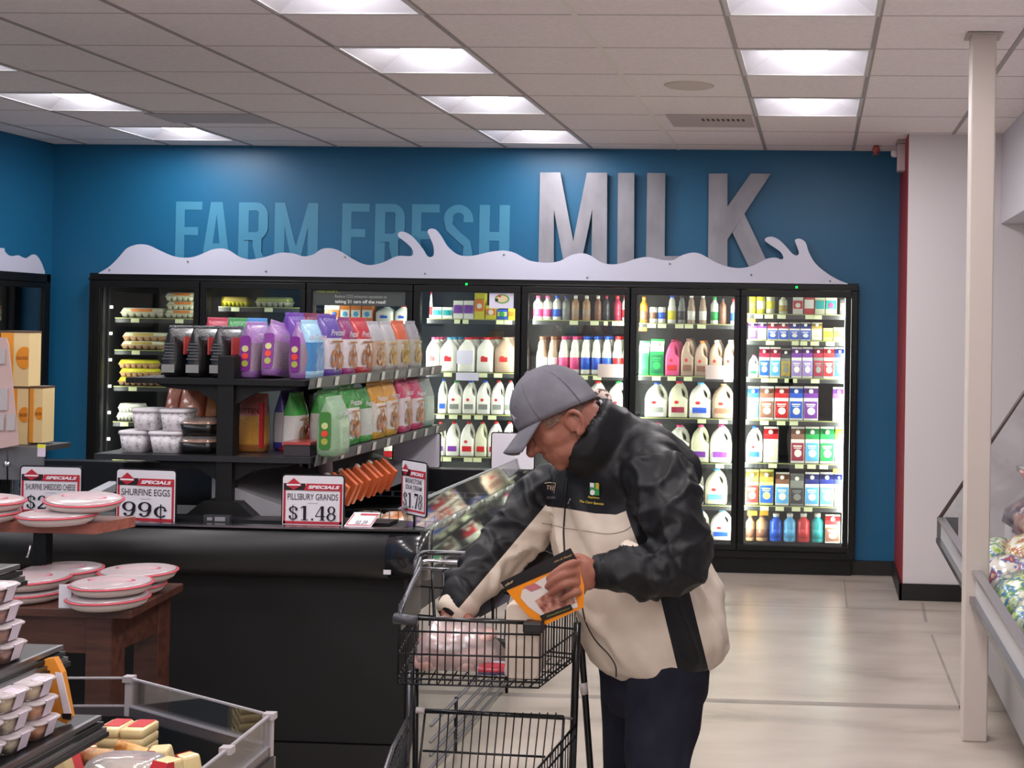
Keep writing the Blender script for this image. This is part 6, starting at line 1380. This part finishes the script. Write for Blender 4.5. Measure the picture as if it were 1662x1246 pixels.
seam('zipper', [(945, 985), (951, 1010), (966, 1038), (988, 1062), (999, 1080), (1000, 1098)], .0022, M('1a1a1c', .5, name='zip_black_low'))
seam('zip_pull', [(926, 809), (922, 817)], .0022, CHROME)
seam('pocket_seam', [(880, 849), (900, 852), (917, 856), (950, 861), (985, 866), (1010, 862), (1024, 854)], .0016, M('a89a8b', .7, name='seam_beige'))
for pts in ([(1012, 850), (1022, 835), (1016, 825)], [(960, 1068), (1000, 1085), (1050, 1084), (1092, 1078)]): pass
# chest embroidery
def logo_text(txt, x0, y0, x1, y1, hpx, col, bold=.01, shear=0):
    v, f = text_geo(txt, bold, shear); mb = MB()
    mb.add([on(x0+(x1-x0)*a+(0), (y0+(y1-y0)*a)-b*hpx, .0045) for a, b in v], f); return mb.build('embroidery', M(col, .6), jacket)
mb = MB()
def patch(x0, x1, y0, y1, m, e): mb.add([on(x0, y1, e), on(x1, y1+1, e), on(x1, y0+1, e), on(x0, y0, e)], [(0, 1, 2, 3)], m)
patch(957.5, 972.5, 783, 803, 0, .006); patch(957.5, 964, 783, 790, 1, .0065); patch(967, 972, 783, 793, 2, .0065)
mb.add([on(961.5+4*math.cos(a), 799+4.5*math.sin(a), .0067) for a in [k*PI/6 for k in range(12)]], [tuple(range(12))], 1)
mb.build('chest_emblem', [M('2f8a4a', .6), M('dcd8d8', .6), M('b8982a', .6)], jacket)
logo_text('Appleton', 954, 808.5, 972.5, 810.5, 4.5, 'd2b83a'); logo_text('The Corn Specials', 940.5, 816, 980, 821, 5, 'd2b83a', .01, .2)
logo_text('TEJ', 887, 796, 899, 797, 9, 'c4a890', .01, .2); logo_text('KORN', 888, 809.5, 901, 809.5, 4.5, '7a6a6c')
mb = MB(); mb.tube([on(884, 784, .004), on(892, 783, .004), on(902, 784, .004), on(899, 800, .004)], .0012, 4); mb.build('embroidery', M('c4a890', .6), jacket)
# shirt collar and white lining edge
mb = MB(); limb(mb, [ct_+cf*s_+cl*l_+ca*.006 for s_, l_ in [(.088*math.sin(a), .074*math.cos(a)) for a in [(-1.35+.42*k) for k in range(8)]]], [.004]*8, 6, sub=2); mb.build('collar_lining', M('b9b3b6', .7), jacket)
mb = MB(); limb(mb, [W(958, 646, 3.66), W(972, 640, 3.65), W(984, 648, 3.64), W(986, 664, 3.62)], [.012, .018, .018, .012], 10, sub=3); mb.build('shirt_collar', ramp_mat('brown_white_plaid', [(.45, '5a4038'), (.5, 'c9b8ac')], 60, .8, const=True), person)
# cuffs
for S, nm in ((NS, 0), (FS, 1)):
    a, b = S[-2][0], S[-1][0]; d = (b-a).normalized(); mb = MB()
    pts = [b-d*.012, b+d*.006, b+d*.022, b+d*.035]; mb.tube(pts, [.046, .0465, .044, .042] if nm == 0 else [.048, .048, .046, .044], 22)
    for q_ in range(6): mb.tube([b+d*(.0+.005*q_)+(d.orthogonal().normalized()*math.cos(t_)+d.cross(d.orthogonal().normalized())*math.sin(t_))*(.0455-.0005*q_) for t_ in [k*2*PI/20 for k in range(21)]], .0022, 5)
    mb.build('cuff', blk if nm == 0 else bei, jacket)
# trousers and shoes
navy = ramp_mat('navy_wool', [(.3, '1b1c27'), (.6, '232430'), (.8, '292a36')], 12, .9, .08, spec=.15)
mb = MB(); hipc = W(1062, 1075, 3.64)
mb.loft([ring(hipc+Vector((0, 0, .12)), .15, .12), ring(hipc, .165, .135), ring(hipc-Vector((0, 0, .08)), .16, .13), ring(hipc-Vector((0, 0, .14)), .13, .10)])
for h_, k_, a_, w_ in ((hn, nk, na, 1), (hfr, fk, fa, .95)):
    limb(mb, [h_, h_.lerp(k_, .5), k_, k_.lerp(a_, .5), a_+Vector((0, 0, -.01))], [.115*w_, .1*w_, .084*w_, .078, .072], 18, sub=5)
def thook(me):
    out = []
    for p, nn in [(vt.co.copy(), vt.normal.copy()) for vt in me.vertices]:
        r1 = 1-abs(mnoise.noise(Vector((p.x*8+1, p.y*8, p.z*2.5))))*2
        out.extend(p+nn*(max(0, r1-.5)*.014+mnoise.noise(Vector((p.x*6, p.y*6, p.z*5)))*.006))
    me.vertices.foreach_set('co', out); me.update()
remesh(mb, 'trousers', navy, person, .009, 4, thook)
for a_ in (na, fa):
    mb = MB(); limb(mb, [a_-Vector((0, 0, .04))-tf*.03, a_+tf*.06-Vector((0, 0, .045)), a_+tf*.17-Vector((0, 0, .055))], [.043, .042, .033], 14); mb.v = [(x, y, max(.004, z)) for x, y, z in mb.v]; mb.build('shoe', M('161415', .4, name='black_leather'), person)

# the pouch in his hand ------------------------------------------------
PYY = 3.300
def pw(x, y, dy=0): return W(x, y, PYY+dy-.0004*(x-880))
t = thing('deli_meat_pouch', 'orange and black window pouch of sliced meat held in his hand', 'pouch', tuple(pw(880, 960)))
def flat(pts, th, e, mt, nm, par):
    mb = MB(); n = len(pts); A = [pw(x, y, -e) for x, y in pts]; B = [pw(x, y, -e+th) for x, y in pts]
    mb.add(A+B, [tuple(range(n)), tuple(range(n, 2*n))[::-1]]+[(i, i+n, (i+1) % n+n, (i+1) % n) for i in range(n)]); return mb.build(nm, mt, par)
PQ = [(812, 945), (926, 889), (937, 908), (948, 950), (948, 985), (890, 1012), (880, 1015), (858, 1000), (830, 968)]
pq = flat(PQ, .012, 0, M('e2861c', .3, coat=.5, name='orange_pouch_film'), 'pouch', t)
hd = flat([(812, 945), (926, 889), (937, 909), (822, 958)], .001, .0012, M('1d1a1b', .3, coat=.5), 'header', t)
flat([(847, 958), (886, 935), (905, 940), (932, 958), (938, 985), (882, 1002), (858, 985), (845, 970)], .001, .0014, M('cfc4bf', .3, coat=.4), 'window', t)
flat([(868, 975), (893, 958), (925, 955), (934, 978), (884, 997)], .002, .003, ramp_mat('sliced_meat', [(.35, '7a4038'), (.5, 'a87060'), (.65, 'c09080')], 60, .4, coat=.4), 'meat', t)
flat([(850, 953), (868, 946), (880, 953), (862, 960)], .001, .0025, M('b06a70', .35), 'meat_patch', t)
flat([(876, 999), (926, 980), (930, 989), (880, 1008)], .001, .0032, M('24201c', .35), 'lower_band', t)
def ptext(txt, x0, y0, x1, y1, h, col, par):
    v, f = text_geo(txt, .01); mb = MB(); mb.add([pw(x0+(x1-x0)*a+b*h*.42, y0+(y1-y0)*a-b*h*.9, -.0042) for a, b in v], f); mb.build('lettering', M(col, .4), par)
ptext('deli', 819, 952, 831, 946, 6, 'c8b08a', hd); ptext('Hot & Ready', 898, 915, 927, 903, 6, 'b89a6a', hd)
ptext('Southwest', 887, 1002, 924, 988, 4, '8a8a4a', pq)

# ---------------------------------------------------------------- the cart
ctm = M('1a1a1c', .32, .3, name='black_coated_cart_wire'); fr_ = M('17171a', .28, .3, name='black_cart_frame', coat=.4); cpl = M('3b3b40', .4, name='dark_grey_cart_plastic')
t = cart = thing('shopping_cart', 'small black two-tier wire shopping cart beside the bending man', 'shopping cart', (-.88, 3.4, 0))
zb_, zt_ = .772, .935
A0, A1 = Vector((-1.062, 3.30, 0)), Vector((-.695, 3.30, 0)); B0, B1 = Vector((-1.14, 3.72, 0)), Vector((-.655, 3.60, 0))
def Z_(p, z): return Vector((p.x, p.y, z))
def wires(name, p, q, zb, zt, n, hz, r=.0019, slant=0, par=None):
    mb = MB()
    for k in range(n+1):
        a = p.lerp(q, k/n); mb.tube([Z_(a, zt), Z_(a+Vector((slant, 0, 0)), zb)], r, 5)
    for z in hz: mb.tube([Z_(p+Vector((slant*(zt-z)/(zt-zb), 0, 0)), z), Z_(q+Vector((slant*(zt-z)/(zt-zb), 0, 0)), z)], r*1.4, 6)
    return mb.build(name, ctm, par or cart)
wires('basket_front', A0, A1, zb_, zt_, 18, (zb_+.012, zb_+.075, zt_-.03)); wires('basket_side', A1, B1, zb_, zt_, 14, (zb_+.01, zb_+.075, zt_-.01)); wires('basket_side', A0, B0, zb_, zt_+.04, 12, (zb_+.01, zb_+.075))
wires('basket_back', B0, B1, zb_, zt_+.0, 14, (zb_+.01, zb_+.08, zt_))
mb = MB()
for k in range(15): mb.tube([Z_(A0.lerp(A1, k/14), zb_), Z_(B0.lerp(B1, k/14), zb_)], .002, 5)
for k in range(5): mb.tube([Z_(A0.lerp(B0, k/4), zb_-.002), Z_(A1.lerp(B1, k/4), zb_-.002)], .0024, 5)
mb.build('basket_floor', ctm, t)
mb = MB(); mb.tube([Z_(A1, zt_), Z_(A0, zt_+.004)], .0055, 8); mb.build('front_rim', fr_, t)
mb = MB(); mb.tube([Z_(A0, zt_+.004), W(652, 985, 3.36), W(667, 950, 3.48), W(680, 925, 3.62), W(684, 912, 3.70)], .007, 8); mb.build('side_rim', M('55555c', .25, .7, name='rim_chrome_dark'), t)
mb = MB(); P = [Z_(A0, zt_+.002), Z_(A0, zt_-.03), Z_(B0, .86), Z_(B0, 1.02)]; mb.add(P+[p+Vector((.006, 0, 0)) for p in P], [(0, 1, 2, 3), (7, 6, 5, 4), (0, 4, 5, 1), (1, 5, 6, 2), (2, 6, 7, 3), (3, 7, 4, 0)]); mb.build('side_panel', M('222225', .35), t)
mb = MB(); mb.tube([Z_(A0, zt_)+Vector((-.012, 0, .002)), Z_(A0, zt_)+Vector((.05, -.006, -.002))], [.014, .013], 8); mb.build('corner_guard', cpl, t)
a = W(850, 1017, 3.285); b = W(882, 1014, 3.285); mb = MB(); mb.box(a.x-.0, b.x, 3.27, 3.315, a.z-.014, a.z+.014); mb.build('corner_guard', M('121214', .45), t, bevel=.005)
mb = MB(); mb.tube([Z_(A1, zt_-.005), Z_(A1.lerp(B1, .5), zt_), Z_(B1, zt_+.01)], .006, 8); mb.build('side_rim', fr_, t)
# handle with curved ends
hz = 1.03
mb = MB(); mb.tube(smooth_path([tuple(W(674, 935, 3.72)), tuple(W(675, 912, 3.74)), tuple(W(684, 899, 3.76)), tuple(W(700, 897, 3.78)), tuple(W(760, 899, 3.78)), tuple(W(900, 908, 3.76))], 5), .008, 10); mb.build('handle_bar', M('2b2b2f', .2, .4, name='handle_black_gloss', coat=.6), t)
mb = MB(); mb.tube(smooth_path([tuple(W(678, 940, 3.70)), tuple(W(679, 925, 3.72)), tuple(W(690, 911, 3.74)), tuple(W(740, 912, 3.76)), tuple(W(880, 918, 3.75))], 5), .0065, 8); mb.tube([W(684, 922, 3.73), W(880, 928, 3.75)], .004, 6); mb.build('handle_tube', CHROME, t)
for x in (701, 719):
    mb = MB(); mb.tube([W(x, 902, 3.77), W(x+1, 940, 3.72), W(x+4, 1000, 3.66), W(x+5, 1010, 3.65)], .0045, 6); mb.build('seat_hinge', fr_, t)
# folded child seat flaps
mb = MB(); P = wp([(742, 995, 3.6), (800, 948, 3.66), (834, 940, 3.68), (826, 975, 3.64), (775, 1004, 3.6)]); mb.add(P+[p+Vector((0, .006, 0)) for p in P], [(0, 1, 2, 3, 4), (9, 8, 7, 6, 5)]+[(i, (i+1) % 5, (i+1) % 5+5, i+5) for i in range(5)]); mb.build('seat_flap', M('54545e', .6), t)
mb = MB(); P = wp([(835, 925, 3.68), (880, 892, 3.74), (900, 900, 3.74), (895, 945, 3.68), (850, 965, 3.66)]); mb.add(P+[p+Vector((0, .006, 0)) for p in P], [(0, 1, 2, 3, 4), (9, 8, 7, 6, 5)]+[(i, (i+1) % 5, (i+1) % 5+5, i+5) for i in range(5)]); mb.build('seat_back', M('1f1f23', .5), t)
mb = MB(); mb.tube([W(722, 1003, 3.62), W(820, 1008, 3.6)], .006, 6); mb.tube([W(800, 905, 3.7), W(800, 1010, 3.6)], .004, 6); mb.tube([W(822, 990, 3.6), W(818, 1080, 3.5)], .004, 6); mb.build('seat_wires', fr_, t)
# legs and lower basket
for nm, pts, r, mt in (('frame_leg', [(666, 1088, 3.42), (663, 1170, 3.42), (655, 1400, 3.42), (652, 1560, 3.42)], .007, M('6a6a70', .25, .8, name='leg_chrome')), ('frame_leg', [(675, 1085, 3.45), (674, 1246, 3.45), (672, 1560, 3.45)], .008, fr_),
                       ('frame_leg', [(937, 1010, 3.5), (934, 1100, 3.5), (929, 1246, 3.5), (925, 1540, 3.5)], .0105, fr_), ('frame_leg', [(940, 1000, 3.62), (948, 1105, 3.62), (958, 1246, 3.62), (976, 1490, 3.62)], .0095, fr_)):
    mb = MB(); mb.tube([W(*p) if W(*p).z > .06 else Z_(W(*p), .06) for p in pts], r, 8); mb.build(nm, mt, t)
mb = MB(); mb.tube([W(946.5, 1108, 3.615), W(949, 1126, 3.615)], .0112, 10); mb.build('white_band', M('cfc8c6', .4), t)
LB0, LB1 = W(686, 1153, 3.40), W(915, 1164, 3.42)
mb = MB(); mb.tube([LB0, LB1], .0065, 8); mb.build('gate_bar', fr_, t)
mb = MB(); mb.tube([W(676, 1152, 3.40), W(690, 1153, 3.40)], .0085, 8); mb.build('pivot_clip', M('b9b0ae', .4), t); mb = MB(); mb.tube([LB1, W(928, 1166, 3.44)], .004, 8); mb.build('pivot_clip', M('8a8080', .4), t)
mb = MB()
for k in range(15):
    x = 715+13.4*k; mb.tube([W(x, 1156, 3.40), W(x-6-.3*k, 1246, 3.35), W(x-14-.5*k, 1330, 3.30)], .002, 5)
mb.tube([W(686, 1218, 3.37), W(885, 1228, 3.37)], .003, 6); mb.tube([W(690, 1156, 3.4), W(680, 1246, 3.36), W(676, 1330, 3.32)], .003, 6); mb.tube([LB1, W(914, 1182, 3.4), W(905, 1330, 3.34)], .0035, 6)
mb.build('gate_wires', ctm, t)
for s, (p, q) in enumerate((((663, 1164, 3.42), (600, 1330, 2.75)), ((934, 1176, 3.44), (820, 1330, 2.9)))):
    P, Q = W(*p), W(*q); Q.z = P.z-.02; mb = MB()
    mid = P.lerp(Q, .35)+Vector((-.012 if s == 0 else 0, 0, 0))
    mb.tube([P, mid, Q], .006 if s == 0 else .0035, 8); mb.build('lower_rim', M('77777e', .25, .8, name='rim_chrome') if s == 0 else ctm, t)
    mb = MB()
    for k in range(26): a = P.lerp(Q, k/25); mb.tube([a, a-Vector((0, 0, .26))], .0019, 5)
    for dz in (.03, .12, .25): mb.tube([P-Vector((0, 0, dz)), Q-Vector((0, 0, dz))], .0028, 6)
    mb.build('lower_basket_side', ctm, t)
Pn = [Z_(W(690, 1330, 3.32), .42), Z_(W(905, 1330, 3.34), .42)]
mb = MB()
for k in range(13): a = Pn[0].lerp(Pn[1], k/12); mb.tube([a, a+Vector((-.05+.0*k, -.62, 0))], .0022, 5)
for k in range(7): mb.tube([Pn[0]+Vector((-.01*k, -.1*k, -.002)), Pn[1]+Vector((-.01*k, -.1*k, -.002))], .0025, 5)
mb.build('lower_basket_floor', ctm, t)
for x, y in ((-1.02, 3.42), (-.64, 3.62), (-1.0, 2.85), (-.72, 2.85)):
    mb = MB(); mb.tube([(x-.012, y, .055), (x+.012, y, .055)], .055, 18); w_ = mb.build('caster_wheel', M('2a2a2c', .6), t)
    mb = MB(); mb.box(x-.018, x-.014, y-.02, y+.02, .05, .13); mb.box(x+.014, x+.018, y-.02, y+.02, .05, .13); mb.box(x-.018, x+.018, y-.02, y+.02, .125, .135); mb.build('caster_fork', STEEL, w_)
for x in (-1.02, -.70):
    mb = MB(); mb.tube([(x, 3.45, .16), (x+.02, 2.83, .16), (x+.02, 2.83, .42)], .009, 8); mb.build('base_rail', fr_, t)
mb = MB(); mb.tube([(-1.02, 3.42, .13), (-1.02, 3.42, .2)], .009, 8); mb.tube([(-.64, 3.62, .13), (-.64, 3.62, .2)], .009, 8); mb.build('caster_stem', fr_, t)
# groceries in the basket
meat = ramp_mat('raw_poultry', [(.3, 'c48c84'), (.5, 'dcb0a8'), (.7, 'ecd0ca')], 9, .3, .15, coat=.6)
t = thing('poultry_bag', 'large clear bag of pinkish raw meat lying in the cart basket', 'bag', (-.98, 3.43, zb_+.006))
z0 = zb_+.006
for (c, r) in (((-1.0, 3.42, z0+.035), (.055, .085, .034)), ((-.90, 3.42, z0+.035), (.06, .08, .034)), ((-.975, 3.42, z0+.085), (.07, .08, .032)), ((-.885, 3.43, z0+.088), (.045, .06, .022))):
    mb = MB(); ellipsoid(mb, c, (r[0], 0, 0), (0, r[1], 0), (.01, 0, r[2])); mb.build('meat_piece', meat, t)
mb = MB(); n = 9; S = []
for i in range(n):
    tt = i/(n-1); w_ = (.25, .9, 1, 1, 1, .95, .85, .6, .35)[i]; x = -1.052+.245*tt
    S.append([(x, 3.42+.095*w_*math.cos(a), z0+.001+(.062*w_+(.01 if i in (2, 5) else 0))*(1+math.sin(a))*(1+.06*math.sin(5*a+i*2))) for a in [2*PI*k/20 for k in range(20)]])
mb.loft(S); mb.build('clear_bag', clear_mat('crinkled_film', (1, .97, .97), .2, .25, .3, (.85, .72, .72)), t)
x0, x1 = W(768, 1085, 3.34).x, W(828, 1085, 3.34).x
t = thing('snack_packet', 'small red white and blue shiny packet lying in the cart basket', 'packet', ((x0+x1)/2, 3.37, z0))
mb = MB(); mb.loft([[(x, 3.37+.03*w_*math.cos(a), z0+.02+.019*w_*math.sin(a)) for a in [2*PI*k/14 for k in range(14)]] for x, w_ in ((x0, .3), (x0+.008, .9), ((x0+x1)/2, 1), (x1-.012, .9), (x1, .3))]); mb.build('packet_film', M('c9c4d0', .2, coat=.6), t)
mb = MB(); mb.loft([[(x, 3.37+.0305*w_*math.cos(a), z0+.02+.0195*w_*math.sin(a)) for a in [PI*.62+PI*.45*k/7 for k in range(8)]] for x, w_ in ((x0+.012, .92), ((x0+x1)/2, 1), (x1-.016, .9))], cap=False); mb.build('red_band', M('c23a4a', .25, coat=.5), t)
mb = MB(); mb.loft([[(x, 3.37+.0305*w_*math.cos(a), z0+.02+.0195*w_*math.sin(a)) for a in [PI*1.07+PI*.3*k/7 for k in range(8)]] for x, w_ in ((x0+.012, .92), ((x0+x1)/2, 1), (x1-.016, .9))], cap=False); mb.build('blue_band', M('2b3068', .25, coat=.5), t)
t = thing('produce_bag', 'dark crumpled bag behind the red packet in the cart basket', 'bag', (W(800, 1065, 3.45).x, 3.47, z0))
mb = MB(); ellipsoid(mb, (W(800, 1065, 3.45).x, 3.47, z0+.038), (.055, 0, 0), (0, .04, 0), (0, 0, .036)); mb.build('bag_film', M('1c1a1c', .35, bump=.5, bscale=30), t)
a, b = W(821, 1100, 3.36), W(878, 978, 3.36)
t = thing('beige_carton', 'tall plain beige carton with rounded corners standing in the cart basket', 'carton', ((a.x+b.x)/2, 3.40, z0))
mb = MB(); mb.prism(rrect(b.x-a.x, b.z-z0, .016), (a.x, 3.345, z0), (1, 0, 0), (0, 0, 1), (0, .10, 0)); mb.build('carton_body', M('d6c6b6', .5, name='beige_plastic'), t, bevel=.005)
